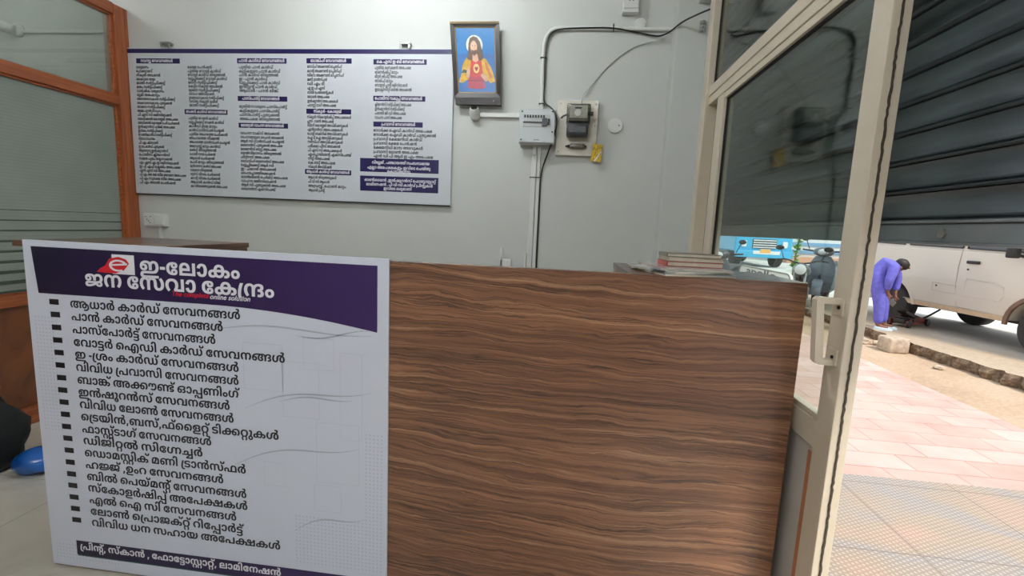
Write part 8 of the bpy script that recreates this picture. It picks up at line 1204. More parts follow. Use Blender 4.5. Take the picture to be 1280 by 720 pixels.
# ------------------------------------------------------------------ white van
VANW = paint('white_van_paint', (208, 199, 184), 0.35, var=0.03, scale=2, coat=0.5)
VGL = paint('dark_van_glass', (52, 56, 60), 0.08, var=0.1, coat=0.6)
VBLK = paint('black_van_trim', (36, 35, 34), 0.5)
TYRE = paint('tyre_rubber', (58, 54, 52), 0.85, var=0.2, scale=40)
RIM = paint('dusty_wheel_steel', (150, 146, 140), 0.45, metal=0.4, var=0.15)
MUD = paint('brown_mud_trim', (120, 92, 78), 0.7, var=0.25, scale=10)
SILL = paint('dusty_cream_sill', (198, 172, 140), 0.6, var=0.15, scale=8)
va = empty('van', (0, 0, 0), 'white van with its near rear wheel jacked up beside the road edge', 'van')
WB = 2.02
def arc(cx, cz, r, a0, a1, n=14): return [(cx + r * cos(radians(a0 + (a1 - a0) * i / n)), cz + r * sin(radians(a0 + (a1 - a0) * i / n))) for i in range(n + 1)]
# local frame: x towards the front, y away from the shop, z up; wheels stand at x = 0 and WB
prof = [(-0.92, 0.36)] + arc(-0.02, 0.30, 0.385, 172, 12) + [(0.40, 0.345)] + [(1.55, 0.335)] + arc(WB, 0.29, 0.375, 170, 8) + [(2.75, 0.36), (2.80, 0.62), (2.74, 0.88), (2.58, 1.14), (-0.95, 1.20), (-0.98, 0.7)]
bm_ = MB()
rings = []
for y, ins in ((0.035, 0.02), (0.0, 0.0), (0.0, 0.0), (1.48, 0.0), (1.515, 0.02)):
    pass
def side(y, bulge):
    out = []
    for x, z in prof:
        t = max(0, min(1, (z - 0.33) / 0.85))
        out.append((x, y - bulge * sin(pi * (0.15 + 0.7 * t)), z))
    return out
bm_.loft([side(0.03, 0.05), side(1.49, -0.05)])
b_ = bm_.build('body', VANW, va)
bv = b_.modifiers.new('soft_edge', 'BEVEL'); bv.width = 0.025; bv.segments = 3; bv.limit_method = 'ANGLE'; bv.angle_limit = radians(50)
# cabin
cab0 = [(-0.93, 1.19), (2.56, 1.13), (2.05, 1.78), (1.70, 1.86), (-0.80, 1.88), (-0.92, 1.70)]
b = MB(); b.loft([[(x, 0.015 + max(0, z - 1.18) * 0.20, z) for x, z in cab0], [(x, 1.505 - max(0, z - 1.18) * 0.20, z) for x, z in cab0]]); b.build('cabin', VANW, va)
def win_pts(p, out=0.006): return [(x, 0.015 + max(0, z - 1.18) * 0.20 - out, z) for x, z in p]
for p in ([(0.17, 1.205), (0.98, 1.190), (0.98, 1.66), (0.20, 1.68)], [(1.045, 1.188), (1.78, 1.170), (2.05, 1.20), (1.74, 1.64), (1.05, 1.66)], [(-0.80, 1.23), (0.08, 1.207), (0.10, 1.68), (-0.74, 1.68)]):
    b = MB(); b.prism(win_pts(p), (0, 0.012, 0)); w_ = b.build('side_window', VGL, va)
    b = MB(); q = win_pts(p, 0.010); b.tube(q + [q[0]], 0.008, 6); b.build('window_seal', VBLK, w_)
b = MB(); b.prism([(2.55, 0.15, 1.16), (2.55, 1.37, 1.16), (2.10, 1.30, 1.75), (2.10, 0.22, 1.75)], (0.02, 0, 0.015)); b.build('windscreen', VGL, va)
def yv(z): return 0.03 - 0.05 * sin(pi * (0.15 + 0.7 * max(0, min(1, (z - 0.33) / 0.85))))
def seam(pts, w=0.004):
    b = MB(); b.tube([(x, yv(z) - 0.0005, z) for x, z in pts], w, 6); return b
SEAM = paint('panel_gap', (172, 164, 154), 0.8)
seam([(0.985, 1.17), (0.98, 0.95), (0.99, 0.70), (1.03, 0.42)]).build('door_gap', SEAM, va)
seam([(1.03, 0.415), (1.58, 0.40)]).build('door_gap', SEAM, va)
seam([(0.20, 0.415), (1.60, 0.40)]).build('sill_crease', SEAM, va)
b = MB(); b.prism([(0.30, yv(.36) - 0.008, 0.345), (1.62, yv(.36) - 0.008, 0.335), (1.62, yv(.40) - 0.008, 0.398), (0.24, yv(.40) - 0.008, 0.405)], (0, 0.02, 0)); b.build('sill', SILL, va)
seam([(0.66, 0.70), (1.0, 0.685), (1.0, 0.575), (0.66, 0.59), (0.66, 0.70)], 0.003).build('fuel_flap', SEAM, va)
b = MB(); b.lathe([(0.012, 0), (0.012, -0.006)], (0.72, yv(.65), 0.66), 'Y', 12); b.build('flap_lock', VBLK, va)
rr = [(1.12, 0.80), (1.48, 0.785), (1.58, 0.74), (1.60, 0.64), (1.56, 0.57), (1.10, 0.585)]
seam(rr + [rr[0]], 0.005).build('door_pressing', paint('pressed_panel_edge', (204, 196, 184), 0.4), va)
b = MB(); b.box(1.09, yv(1.0) - 0.022, 0.992, 1.25, yv(1.0) + 0.004, 1.032, 0.008, 3); b.build('door_handle', VBLK, va, True)
b = MB(); b.lathe([(0.011, 0), (0.011, -0.006)], (1.115, yv(.92), 0.918), 'Y', 12); b.build('door_lock', VBLK, va)
b = MB(); b.box(1.66, yv(1.1) - 0.17, 1.10, 1.74, yv(1.1) - 0.05, 1.28, 0.02, 3); b.tube([(1.70, yv(1.1) - 0.06, 1.14), (1.72, yv(1.1) + 0.01, 1.12)], 0.016, 8); b.build('mirror', VBLK, va, True)
def lipped(cx, r, mat, nm, a0, a1, cz):
    b = MB(); P = arc(cx, cz, r, a0, a1, 16); Q = arc(cx, cz, r + 0.045, a0, a1, 16)
    pts = [(x, yv(z) - 0.012, z) for x, z in P] + [(x, yv(z) - 0.010, z) for x, z in Q[::-1]]
    A = [b.bm.verts.new(p) for p in pts[:17]]; B2 = [b.bm.verts.new(p) for p in pts[17:][::-1]]
    C2 = [b.bm.verts.new(v.co + Vector((0, 0.03, 0))) for v in A]; D2 = [b.bm.verts.new(v.co + Vector((0, 0.02, 0))) for v in B2]
    for i in range(16):
        b.bm.faces.new((A[i], A[i + 1], B2[i + 1], B2[i])); b.bm.faces.new((A[i], C2[i], C2[i + 1], A[i + 1])); b.bm.faces.new((B2[i], B2[i + 1], D2[i + 1], D2[i]))
    return b.build(nm, mat, va, True)
lipped(WB, 0.365, MUD, 'wheel_arch', 178, 5, 0.29)
lipped(-0.02, 0.378, VANW, 'wheel_arch', 178, 5, 0.30)
for cx, cz, ys in ((WB, 0.29, 0.04), (-0.02, 0.30, 0.04), (WB, 0.285, 1.30), (-0.02, 0.285, 1.30)):
    b = MB(); b.lathe([(0.19, 0.0), (0.26, -0.008), (0.283, 0.02), (0.287, 0.085), (0.283, 0.15), (0.26, 0.175), (0.19, 0.165)], (cx, ys, cz), 'Y', 36); w_ = b.build('wheel', TYRE, va, True)
    b = MB(); b.lathe([(0.195, 0.02), (0.185, 0.005), (0.17, 0.03), (0.10, 0.012), (0.06, 0.0), (0.02, -0.004)], (cx, ys, cz), 'Y', 30); b.build('rim', RIM, w_, True)
    b = MB()
    for k in range(5):
        a = 2 * pi * k / 5; b.lathe([(0.010, 0.012), (0.010, -0.006)], (cx + 0.065 * cos(a), ys, cz + 0.065 * sin(a)), 'Y', 8)
    b.build('wheel_nuts', paint('rusty_nuts', (186, 160, 92), 0.5, metal=0.4), w_)
b = MB(); b.box(-0.75, 0.25, 0.30, 2.55, 1.27, 0.40); b.tube([(-0.02, 0.1, 0.29), (-0.02, 1.42, 0.29)], 0.05, 10); b.tube([(WB, 0.1, 0.28), (WB, 1.42, 0.28)], 0.035, 10); b.build('chassis', VBLK, va)
b = MB(); b.box(2.70, -0.01, 0.34, 2.86, 1.53, 0.52, 0.03, 3); b.build('bumper', VBLK, va, True)
b = MB(); b.box(-1.02, -0.01, 0.36, -0.93, 1.53, 0.50, 0.02, 3); b.build('bumper', VBLK, va, True)
for y in (0.16, 1.36):
    b = MB(); b.ball((2.765, y, 0.76), (0.03, 0.10, 0.075)); b.build('headlamp', paint('lamp_glass', (216, 220, 224), 0.1, coat=0.6), va, True)
    b = MB(); b.box(-1.0, y - 0.08, 0.80, -0.97, y + 0.08, 1.10, 0.01); b.build('tail_lamp', paint('red_lamp', (170, 26, 26), 0.2, coat=0.6), va)
A = Vector((5.114, 6.331, RZ)); Bf = Vector((5.343, 4.397, RZ))
dv = (Bf - A).normalized()
va.location = A - dv * 0.03
va.rotation_euler = (0, 0, math.atan2(dv.y, dv.x))
# y of the local frame must point away from the shop

# ------------------------------------------------------------------ man bending at the van's wheel
MO = Vector((4.58, 5.586, RZ)); MF = Vector((0.8326, -0.5538, 0)); MV = Vector((0.5538, 0.8326, 0))
def mp(u, v, z): return MO + MF * u + MV * v + Vector((0, 0, z - RZ))
man = empty('person', MO, 'person in blue coveralls bending down at the white van by the road', 'person')
SKIN_M = paint('brown_skin', (128, 84, 66), 0.5, var=0.08)
COVER = paint('blue_violet_coverall', (104, 102, 196), 0.8, var=0.14, scale=22, bump=0.3)
HAIR_M = paint('black_hair', (36, 30, 28), 0.6, var=0.3, scale=80)
SHOE = paint('pale_blue_shoe', (206, 222, 228), 0.5, var=0.05)
pts, rad, ed = {}, {}, []
def jt(n, p, r, par=None):
    pts[n] = mp(*p); rad[n] = r
    if par: ed.append((par, n))
jt('pelvis', (-0.165, 0, 0.745), (0.060, 0.075)); jt('waist', (-0.165, 0, 0.875), (0.055, 0.075), 'pelvis'); jt('chest', (-0.100, 0, 0.968), (0.065, 0.095), 'waist')
jt('collar', (-0.015, 0, 0.965), (0.06, 0.075), 'chest'); jt('neck', (0.020, 0, 0.955), 0.042, 'collar'); jt('skull', (0.075, 0, 0.960), (0.068, 0.062), 'neck'); jt('crown', (0.092, 0, 0.998), (0.050, 0.052), 'skull'); jt('jaw', (0.108, 0, 0.918), 0.040, 'skull')
for s, k in ((-1, 'n'), (1, 'f')):
    jt('shoulder' + k, (-0.005, s * 0.135, 0.945), 0.050, 'collar')
    el = (-0.045, -0.185, 0.755) if s < 0 else (0.050, 0.180, 0.770)
    wr = (-0.045, -0.110, 0.595) if s < 0 else (0.040, 0.120, 0.560)
    pl_ = (-0.022, -0.095, 0.545) if s < 0 else (0.052, 0.110, 0.508)
    jt('elbow' + k, el, 0.036, 'shoulder' + k); jt('wrist' + k, wr, 0.022, 'elbow' + k); jt('palm' + k, pl_, (0.024, 0.016), 'wrist' + k)
    for f_ in range(4):
        o_ = (f_ - 1.5) * 0.013; ln = (0.036, 0.044, 0.042, 0.032)[f_]
        jt('f%da%s' % (f_, k), (pl_[0] + 0.014 + o_ * .5, pl_[1] + o_, pl_[2] - ln * .55), 0.0075, 'palm' + k)
        jt('f%db%s' % (f_, k), (pl_[0] + 0.006 + o_ * .5, pl_[1] + o_, pl_[2] - ln * 1.05), 0.006, 'f%da%s' % (f_, k))
    jt('ta' + k, (pl_[0] + 0.026, pl_[1] - s * 0.014, pl_[2] + 0.006), 0.008, 'palm' + k); jt('tb' + k, (pl_[0] + 0.040, pl_[1] - s * 0.010, pl_[2] - 0.016), 0.0065, 'ta' + k)
    jt('hip' + k, (-0.155, s * 0.085, 0.70), 0.055, 'pelvis'); jt('knee' + k, (-0.085 + 0.02 * s, s * 0.095, 0.385), 0.056, 'hip' + k)
    jt('ankle' + k, (-0.070 + 0.025 * s, s * 0.090, 0.112), 0.036, 'knee' + k); jt('toe' + k, (0.055 + 0.025 * s, s * 0.095, 0.090), (0.036, 0.022), 'ankle' + k)
skin('body', pts, ed, rad, SKIN_M, man, 2, 'pelvis')
cl_keep = [n for n in pts if n.split('n')[0] in () or n in ('pelvis', 'waist', 'chest', 'collar') or n[:-1] in ('shoulder', 'elbow', 'hip', 'knee')]
cp = {n: pts[n] for n in cl_keep}; cr = {}
for n in cl_keep:
    r = rad[n]; cr[n] = (r[0] + 0.022, r[1] + 0.022) if isinstance(r, tuple) else r + 0.020
ce = [e for e in ed if e[0] in cp and e[1] in cp]
for k in 'nf':
    w_ = pts['wrist' + k]; e_ = pts['elbow' + k]
    cp['cuff' + k] = e_ + (w_ - e_) * 0.80; cr['cuff' + k] = 0.038; ce.append(('elbow' + k, 'cuff' + k))
    a_ = pts['ankle' + k]; kn = pts['knee' + k]
    cp['shin' + k] = kn + (a_ - kn) * 0.5; cr['shin' + k] = 0.064; ce.append(('knee' + k, 'shin' + k))
    cp['hem' + k] = kn + (a_ - kn) * 0.94; cr['hem' + k] = 0.062; ce.append(('shin' + k, 'hem' + k))
for k in 'nf': cr['knee' + k] = 0.074; cr['hip' + k] = 0.108
cr['pelvis'] = (0.125, 0.135); cr['waist'] = (0.112, 0.130); cr['chest'] = (0.112, 0.140)
cv = skin('coverall', cp, ce, cr, COVER, man, 2, 'pelvis')
b = MB()
hm = Matrix.Rotation(math.atan2(MF.y, MF.x), 4, 'Z') @ Matrix.Rotation(radians(40), 4, 'Y')
b.ball(mp(0.070, 0, 0.992), (0.086, 0.078, 0.072), 18, hm)
for v in b.bm.verts[:]:
    d = v.co - mp(0.070, 0, 0.992); d += Vector((random.uniform(-1, 1), random.uniform(-1, 1), random.uniform(-1, 1))) * 0.003
    v.co = mp(0.070, 0, 0.992) + d
b.build('hair', HAIR_M, man, 'all')
b = MB()
b.ball(mp(0.145, 0, 0.945), (0.016, 0.012, 0.014), 8)
for s in (-1, 1): b.ball(mp(0.062, s * 0.070, 0.945), (0.014, 0.010, 0.022), 8)
b.build('face_features', SKIN_M, man, 'all')
b = MB()
for s in (-1, 1): b.ball(mp(0.137, s * 0.028, 0.966), 0.007, 8)
b.build('eyes', HAIR_M, man, 'all')
for s in (-1, 1):
    rg_ = []
    for u, w, h in ((-0.060, 0.022, 0.035), (-0.045, 0.036, 0.055), (0.0, 0.040, 0.060), (0.06, 0.045, 0.046), (0.11, 0.040, 0.036), (0.135, 0.020, 0.022)):
        c = -0.045 + u * 1.05 + 0.025 * s
        rg_.append([mp(c, s * 0.094 - w, 0.062), mp(c, s * 0.094 - w * .9, 0.062 + h * .6), mp(c, s * 0.094, 0.062 + h), mp(c, s * 0.094 + w * .9, 0.062 + h * .6), mp(c, s * 0.094 + w, 0.062)])
    b = MB(); b.loft(rg_); b.build('shoe', SHOE, man, True)

# ------------------------------------------------------------------ trolley jack under the van
jk = empty('trolley_jack', (4.98, 5.95, RZ), 'rusty red trolley jack lying under the side of the van', 'jack')
JR = paint('rusty_red_steel', (136, 62, 52), 0.5, metal=0.3, var=0.3, scale=20); JG = paint('greasy_dark_steel', (62, 56, 54), 0.5, metal=0.5, var=0.3, scale=20)
jm = Matrix.Translation((4.93, 5.90, RZ)) @ Matrix.Rotation(radians(30), 4, 'Z')
def jb(nm, mat, mb, sm=False): mb.xf(jm); return mb.build(nm, mat, jk, sm)
b = MB(); b.prism([(0, -0.11, 0.03), (0.62, -0.08, 0.03), (0.66, -0.08, 0.09), (0.30, -0.11, 0.15), (0.02, -0.11, 0.10)], (0, 0.012, 0)); jb('side_plate', JR, b)
b = MB(); b.prism([(0, 0.10, 0.03), (0.62, 0.07, 0.03), (0.66, 0.07, 0.09), (0.30, 0.10, 0.15), (0.02, 0.10, 0.10)], (0, 0.012, 0)); jb('side_plate', JR, b)
b = MB(); b.prism([(0.50, -0.06, 0.07), (0.10, -0.05, 0.20), (0.06, -0.05, 0.235), (0.12, -0.05, 0.24), (0.54, -0.06, 0.11)], (0, 0.11, 0)); jb('lift_arm', JG, b)
b = MB(); b.lathe([(0.05, 0), (0.06, 0.02), (0.06, 0.03), (0.02, 0.03)], (0.08, 0, 0.235)); jb('saddle', JG, b, True)
for x, y in ((0.06, -0.135), (0.06, 0.105), (0.58, -0.12), (0.58, 0.09)):
    b = MB(); b.lathe([(0.02, 0), (0.055, 0.002), (0.055, 0.03), (0.02, 0.032)], (x, y, 0.056), 'Y', 16); jb('castor', JG, b, True)
b = MB(); b.tube([(0.20, -0.12, 0.11), (0.20, 0.12, 0.11)], 0.03, 10); b.box(0.02, -0.08, 0.05, 0.22, 0.08, 0.12, 0.02); jb('pump_block', JG, b)
b = MB(); b.tube([(0.62, 0, 0.08), (0.95, 0.03, 0.14), (1.25, 0.06, 0.20)], 0.014, 8); jb('pump_handle', JG, b, True)

# ------------------------------------------------------------------ blue truck far along the road
tk = empty('truck', (8.15, 18.6, RZ), 'bright blue truck seen head on far along the road', 'truck')
TB = paint('bright_blue_paint', (58, 176, 222), 0.3, var=0.05, coat=0.4); TW = paint('white_truck_trim', (226, 230, 232), 0.4); TD = paint('dark_truck_steel', (74, 76, 82), 0.6, var=0.2)
X, Y, Z0 = 8.15, 18.6, RZ
b = MB(); b.box(X - 1.12, Y, Z0 + 0.62, X + 1.12, Y + 2.0, Z0 + 1.32, 0.06); b.prism([(X - 1.08, Y + 0.10, Z0 + 1.30), (X - 1.08, Y + 1.9, Z0 + 1.30), (X - 1.08, Y + 1.9, Z0 + 2.45), (X - 1.08, Y + 0.35, Z0 + 2.45)], (2.16, 0, 0)); b.build('cab', TB, tk)
b = MB(); b.prism([(X - 0.95, Y + 0.145, Z0 + 1.45), (X + 0.95, Y + 0.145, Z0 + 1.45), (X + 0.92, Y + 0.325, Z0 + 2.30), (X - 0.92, Y + 0.325, Z0 + 2.30)], (0, -0.02, 0)); b.build('windscreen', VGL, tk)
b = MB(); b.box(X - 0.45, Y - 0.03, Z0 + 0.78, X + 0.50, Y + 0.01, Z0 + 1.16, 0.02); gr = b.build('grille', TD, tk)
for k in range(4):
    b = MB(); b.box(X - 0.43, Y - 0.045, Z0 + 0.80 + k * 0.095, X + 0.48, Y - 0.02, Z0 + 0.84 + k * 0.095, 0.01); b.build('grille_bar', TW, gr)
for sx in (-0.88, 0.72):
    b = MB(); b.box(X + sx, Y - 0.04, Z0 + 0.82, X + sx + 0.20, Y + 0.01, Z0 + 1.08, 0.03); b.build('headlamp', TW, tk)
b = MB(); b.box(X - 1.12, Y - 0.14, Z0 + 0.40, X + 1.12, Y + 0.04, Z0 + 0.68, 0.03); b.build('bumper', TB, tk)
b = MB(); b.box(X - 0.44, Y - 0.155, Z0 + 0.54, X + 0.60, Y - 0.13, Z0 + 0.68, 0.01); b.build('bumper_stripe', TW, tk)
b = MB(); b.box(X - 0.18, Y - 0.165, Z0 + 0.60, X + 0.22, Y - 0.15, Z0 + 0.76, 0.005); b.build('number_plate', paint('amber_plate', (236, 178, 96), 0.4), tk)
for sx in (-0.98, 0.66):
    b = MB(); b.lathe([(0.2, 0), (0.40, 0.02), (0.42, 0.08), (0.42, 0.24), (0.40, 0.30), (0.2, 0.31)], (X + sx, Y + 0.75, Z0 + 0.42), 'X', 26); b.build('wheel', TYRE, tk, True)
for sx in (-1.0, 0.70):
    b = MB(); b.lathe([(0.2, 0), (0.40, 0.02), (0.42, 0.08), (0.42, 0.24), (0.40, 0.30), (0.2, 0.31)], (X + sx, Y + 4.6, Z0 + 0.42), 'X', 26); b.build('wheel', TYRE, tk, True)
b = MB(); b.box(X - 1.15, Y + 2.05, Z0 + 0.75, X + 1.15, Y + 5.6, Z0 + 2.3, 0.03); b.build('cargo_body', TB, tk)
b = MB(); b.box(X - 0.5, Y + 0.2, Z0 + 0.45, X + 0.5, Y + 5.4, Z0 + 0.76); b.build('chassis', TD, tk)

# ------------------------------------------------------------------ white lettered barrier on the paving
bs = empty('sign_barrier', (2.96, 5.9, PZ), 'low white barrier board lettered apollo standing beyond the counter', 'sign')
SW_ = paint('white_sign_enamel', (242, 240, 234), 0.4, var=0.04)
sg0, sg1, szt, szb = 4.98, 6.75, 0.815, 0.30
def rr_pts(x, y0, y1, z0, z1, r):
    o_ = []
    for cy, cz, a0 in ((y1 - r, z1 - r, 0), (y0 + r, z1 - r, 90), (y0 + r, z0 + r, 180), (y1 - r, z0 + r, 270)):
        for k in range(7):
            a = radians(a0 + 15 * k); o_.append((x, cy + r * cos(a), cz + r * sin(a)))
    return o_
b = MB(); b.prism(rr_pts(2.955, sg0, sg1, szb, szt, 0.10), (0.03, 0, 0)); b.build('sign_panel', SW_, bs)
P = rr_pts(2.952, sg0 + .01, sg1 - .01, szb + .01, szt - .01, 0.095)
b = MB(); b.tube(P + [P[0]], 0.012, 8); b.build('rim', paint('grey_sign_rim', (140, 138, 132), 0.5), bs)
latin('sign_lettering', 'apollo', (2.9535, 6.45, 0.690), 0.155, paint('grey_sign_ink', (60, 58, 68), 0.5), bs, rot=(pi / 2, 0, -pi / 2), width=1.05, offset=0.003)
for y in (5.25, 6.5):
    b = MB(); b.tube([(2.97, y, szb + 0.02), (2.97, y, PZ + 0.02)], 0.018, 8); b.box(2.80, y - 0.03, PZ, 3.14, y + 0.03, PZ + 0.03, 0.005); b.build('leg', STEEL, bs)

# ------------------------------------------------------------------ two wheelers
GREYB = paint('grey_bike_paint', (58, 61, 68), 0.3, var=0.12, coat=0.5); SILV = paint('silver_bike_paint', (112, 121, 132), 0.35, metal=0.2, var=0.08)
def wheel2(parent, x, z, R, w, nm='wheel'):
    b = MB(); b.torus((x, 0, z), R - w, w, 'Y', 30, 10, 1.0); t = b.build(nm, TYRE, parent, 'all')
    b = MB(); b.torus((x, 0, z), R - 1.9 * w, 0.012, 'Y', 30, 8)
    b.lathe([(0.03, -0.05), (0.045, -0.03), (0.045, 0.03), (0.03, 0.05)], (x, 0, z), 'Y', 14); b.build('rim', STEEL, t, 'all')
    for k in range(6):
        a = pi * k / 3
        b = MB(); b.tube([(x + 0.04 * cos(a), 0, z + 0.04 * sin(a)), (x + (R - 1.9 * w) * cos(a), 0, z + (R - 1.9 * w) * sin(a))], 0.010, 6); b.build('spoke', STEEL, t)
    return t
def motorcycle(lab, loc, rz, paintm):
    r = empty('motorcycle', (0, 0, 0), lab, 'motorcycle')
    wheel2(r, 0.64, 0.30, 0.30, 0.045); wheel2(r, -0.62, 0.30, 0.30, 0.05)
    b = MB(); b.tube([(0.40, 0, 0.86), (0.30, 0, 0.62), (0.20, 0, 0.34), (-0.15, 0, 0.32), (-0.30, 0, 0.50), (-0.25, 0, 0.72), (0.36, 0, 0.80)], 0.022, 8, smooth=1); b.tube([(-0.25, 0.06, 0.70), (-0.85, 0.08, 0.78)], 0.018, 8); b.tube([(-0.25, -0.06, 0.70), (-0.85, -0.08, 0.78)], 0.018, 8); b.build('frame', BLACK, r, True)
    b = MB(); b.box(-0.05, -0.14, 0.33, 0.26, 0.14, 0.56, 0.05, 3); 
    for k in range(4): b.box(0.10, -0.10, 0.48 + k * 0.025, 0.27, 0.10, 0.49 + k * 0.025)
    b.build('engine', paint('engine_alloy', (110, 110, 112), 0.4, metal=0.6, var=0.2), r)
    b = MB(); b.ball((0.17, 0, 0.82), (0.29, 0.14, 0.12), 18); b.build('fuel_tank', paintm, r, 'all')
    b = MB(); b.loft([[(x, -w, z), (x, -w * .8, z + h), (x, w * .8, z + h), (x, w, z)] for x, w, z, h in ((-0.02, 0.09, 0.76, 0.05), (-0.2, 0.13, 0.74, 0.06), (-0.45, 0.14, 0.76, 0.07), (-0.74, 0.10, 0.82, 0.06), (-0.80, 0.06, 0.84, 0.03))]); b.build('seat', BLACK, r, True)
    b = MB(); b.loft([[(x, -w, z), (x, -w * .8, z + h), (x, w * .8, z + h), (x, w, z)] for x, w, z, h in ((-0.25, 0.10, 0.60, 0.12), (-0.55, 0.11, 0.64, 0.12), (-0.86, 0.07, 0.74, 0.10), (-0.98, 0.04, 0.80, 0.06))]); b.build('tail_cowl', paintm, r, True)
    b = MB()
    for s in (-0.075, 0.075): b.tube([(0.64, s, 0.30), (0.52, s, 0.62), (0.42, s, 0.92)], 0.020, 8)
    b.build('fork', STEEL, r, True)
    b = MB(); b.tube([(0.28, -0.36, 0.99), (0.36, -0.22, 1.01), (0.41, -0.08, 0.95), (0.41, 0.08, 0.95), (0.36, 0.22, 1.01), (0.28, 0.36, 0.99)], 0.013, 8, smooth=1); b.build('handlebar', BLACK, r, True)
    b = MB(); b.ball((0.52, 0, 0.86), (0.09, 0.10, 0.10), 14); b.build('headlamp', paintm, r, 'all')
    b = MB(); b.lathe([(0.085, 0), (0.08, 0.015), (0.03, 0.03)], (0.585, 0, 0.86), 'X', 18); b.build('lamp_lens', paint('lamp_glass', (216, 220, 224), 0.1), r, True)
    b = MB()
    P = arc(0.64, 0.30, 0.335, 30, 170, 12); b.loft([[(x, -0.06, z), (x, -0.04, z + .015), (x, 0.04, z + .015), (x, 0.06, z)] for x, z in P]); b.build('front_mudguard', paintm, r, True)
    P = arc(-0.62, 0.30, 0.345, 20, 165, 12)
    b = MB(); b.loft([[(x, -0.07, z), (x, -0.05, z + .015), (x, 0.05, z + .015), (x, 0.07, z)] for x, z in P]); b.build('rear_mudguard', BLACK, r, True)
    b = MB(); b.tube([(0.22, -0.10, 0.40), (0.16, -0.16, 0.26), (-0.2, -0.17, 0.26), (-0.75, -0.18, 0.36)], [0.02, 0.025, 0.04, 0.045], 10); b.build('exhaust', STEEL, r, True)
    for s in (-1, 1):
        b = MB(); b.tube([(0.33, s * 0.26, 1.0), (0.30, s * 0.32, 1.16)], 0.007, 6); b.ball((0.29, s * 0.34, 1.19), (0.015, 0.065, 0.042), 12); b.build('mirror', BLACK, r, 'all')
    b = MB(); b.box(-0.99, -0.05, 0.80, -0.95, 0.05, 0.86, 0.01); b.build('tail_lamp', paint('red_lamp', (170, 26, 26), 0.2), r)
    b = MB(); b.tube([(0.02, 0.14, 0.32), (0.05, 0.24, 0.02)], 0.012, 6); b.build('side_stand', STEEL, r)
    r.location = loc; r.rotation_euler = (0, 0, radians(rz))
    return r
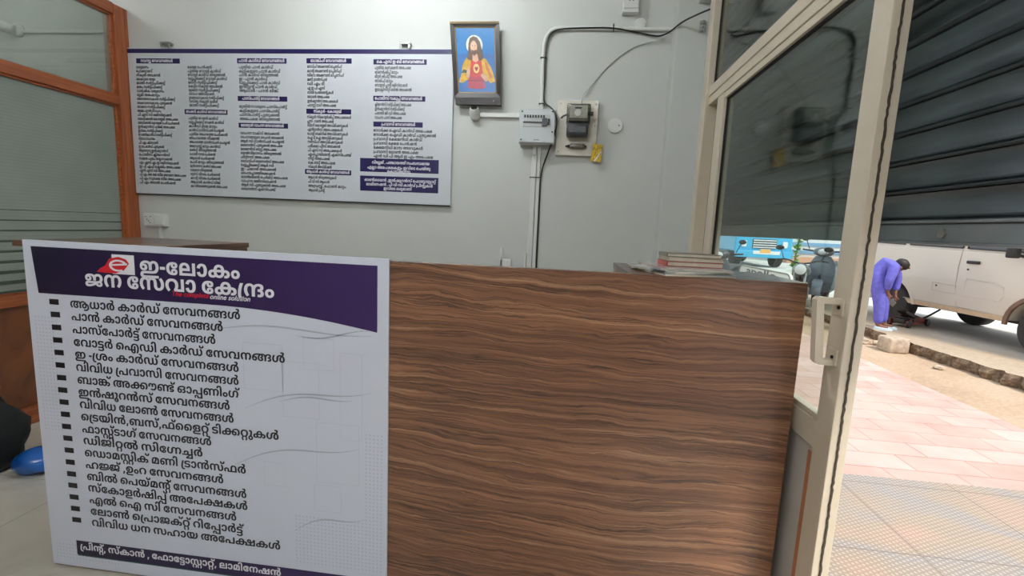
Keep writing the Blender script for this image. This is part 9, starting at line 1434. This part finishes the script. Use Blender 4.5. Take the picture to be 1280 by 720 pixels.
def scooter(lab, loc, rz, paintm):
    r = empty('scooter', (0, 0, 0), lab, 'scooter')
    wheel2(r, 0.58, 0.22, 0.22, 0.05); wheel2(r, -0.56, 0.22, 0.22, 0.05)
    b = MB(); b.loft([[(x, -w, z0), (x, -w * .9, z1), (x, w * .9, z1), (x, w, z0)] for x, w, z0, z1 in ((-0.86, 0.06, 0.62, 0.72), (-0.70, 0.16, 0.46, 0.74), (-0.40, 0.19, 0.30, 0.74), (-0.12, 0.17, 0.26, 0.70), (-0.04, 0.12, 0.26, 0.55))]); b.build('rear_body', paintm, r, True)
    b = MB(); b.loft([[(x, -w, z), (x, -w * .85, z + h), (x, w * .85, z + h), (x, w, z)] for x, w, z, h in ((-0.84, 0.08, 0.73, 0.05), (-0.55, 0.16, 0.73, 0.09), (-0.25, 0.15, 0.71, 0.07), (-0.06, 0.10, 0.69, 0.04))]); b.build('seat', BLACK, r, True)
    b = MB(); b.box(-0.10, -0.16, 0.24, 0.34, 0.16, 0.30, 0.02); b.build('footboard', BLACK, r)
    b = MB(); b.loft([[(x + 0.0, -w, z), (x + .05, -w * .55, z), (x + .075, 0, z), (x + .05, w * .55, z), (x, w, z), (x - .03, 0, z)] for x, w, z in ((0.36, 0.16, 0.26), (0.38, 0.20, 0.45), (0.36, 0.22, 0.65), (0.32, 0.18, 0.82), (0.30, 0.12, 0.92))]); b.build('leg_shield', paintm, r, True)
    b = MB(); P = arc(0.58, 0.22, 0.27, 10, 175, 12); b.loft([[(x, -0.09, z - .03), (x, -0.06, z + .02), (x, 0.06, z + .02), (x, 0.09, z - .03)] for x, z in P]); b.build('front_mudguard', paintm, r, True)
    b = MB(); b.ball((0.33, 0, 1.0), (0.12, 0.17, 0.09), 16); b.build('handlebar_cowl', paintm, r, 'all')
    b = MB(); b.tube([(0.24, -0.35, 1.03), (0.29, -0.15, 1.01), (0.29, 0.15, 1.01), (0.24, 0.35, 1.03)], 0.015, 8); b.tube([(0.58, 0, 0.22), (0.40, 0, 0.62), (0.33, 0, 0.95)], 0.025, 8); b.build('handlebar', BLACK, r, True)
    b = MB(); b.ball((0.43, 0, 1.0), (0.03, 0.085, 0.055), 14); b.build('headlamp', paint('lamp_glass', (216, 220, 224), 0.1), r, 'all')
    for s in (-1, 1):
        b = MB(); b.tube([(0.27, s * 0.24, 1.04), (0.25, s * 0.30, 1.20)], 0.007, 6); b.ball((0.24, s * 0.32, 1.23), (0.014, 0.06, 0.04), 12); b.build('mirror', BLACK, r, 'all')
    b = MB(); b.box(-0.90, -0.07, 0.60, -0.86, 0.07, 0.68, 0.01); b.build('tail_lamp', paint('red_lamp', (170, 26, 26), 0.2), r)
    b = MB(); b.tube([(-0.1, -0.19, 0.22), (-0.72, -0.20, 0.28)], 0.045, 10); b.build('exhaust', STEEL, r, True)
    r.location = loc; r.rotation_euler = (0, 0, radians(rz))
    return r
scooter('dark grey scooter parked behind the books at the edge of the glass', (2.86, 7.2, PZ), -125, GREYB)
motorcycle('dark grey motorcycle parked beyond the right end of the counter', (4.06, 7.0, PZ - 0.018), -118, GREYB)
scooter('pale silver scooter parked just left of the door stile', (4.95, 8.0, RZ), -125, SILV)
# leafy sapling between truck and motorcycle
pt = empty('sapling', (5.14, 9.6, RZ), 'bright green leafy sapling standing between truck and parked motorcycle', 'plant')
b = MB(); b.tube([(5.14, 9.6, RZ), (5.14, 9.6, 0.5), (5.17, 9.6, 1.0), (5.22, 9.6, 1.45)], 0.014, 8); b.build('stem', paint('green_stem', (96, 120, 60), 0.7), pt, True)
b = MB(); rg = random.Random(4)
for i in range(230):
    t = rg.uniform(0.30, 1.48); c = Vector((5.14 + 0.08 * (t - .5), 9.6, t)); a = rg.uniform(0, 2 * pi); L_ = rg.uniform(0.08, 0.17); dr_ = Vector((cos(a), sin(a), rg.uniform(-.3, .6))).normalized(); sd = dr_.cross(Vector((0, 0, 1))).normalized() * L_ * .28
    b.poly([c, c + dr_ * L_ * .5 + sd, c + dr_ * L_, c + dr_ * L_ * .5 - sd])
o = b.build('foliage', paint('bright_leaf', (126, 186, 66), 0.5, var=0.25, scale=20), pt, recalc=False)
# shop across the far end of the road
fb = empty('shop_building', (15.5, 24.0, 0.05), 'distant white shop front with blue bands far beyond the scooters', 'building')
b = MB(); b.box(11.4, 24.0, RZ, 24.0, 32.0, 5.0, 0.02); b.build('wall', paint('whitewashed_wall', (222, 224, 226), 0.8), fb)
for z in (0.55, 0.95, 1.35, 1.75):
    b = MB(); b.box(11.39, 23.95, z, 20.0, 24.0, z + 0.18, 0.01); b.build('blue_band', paint('shop_blue', (120, 166, 206), 0.5), fb)
b = MB(); b.box(11.3, 23.4, RZ, 22.0, 24.0, 0.40, 0.02); b.build('step', paint('terracotta_step', (206, 156, 130), 0.8), fb)
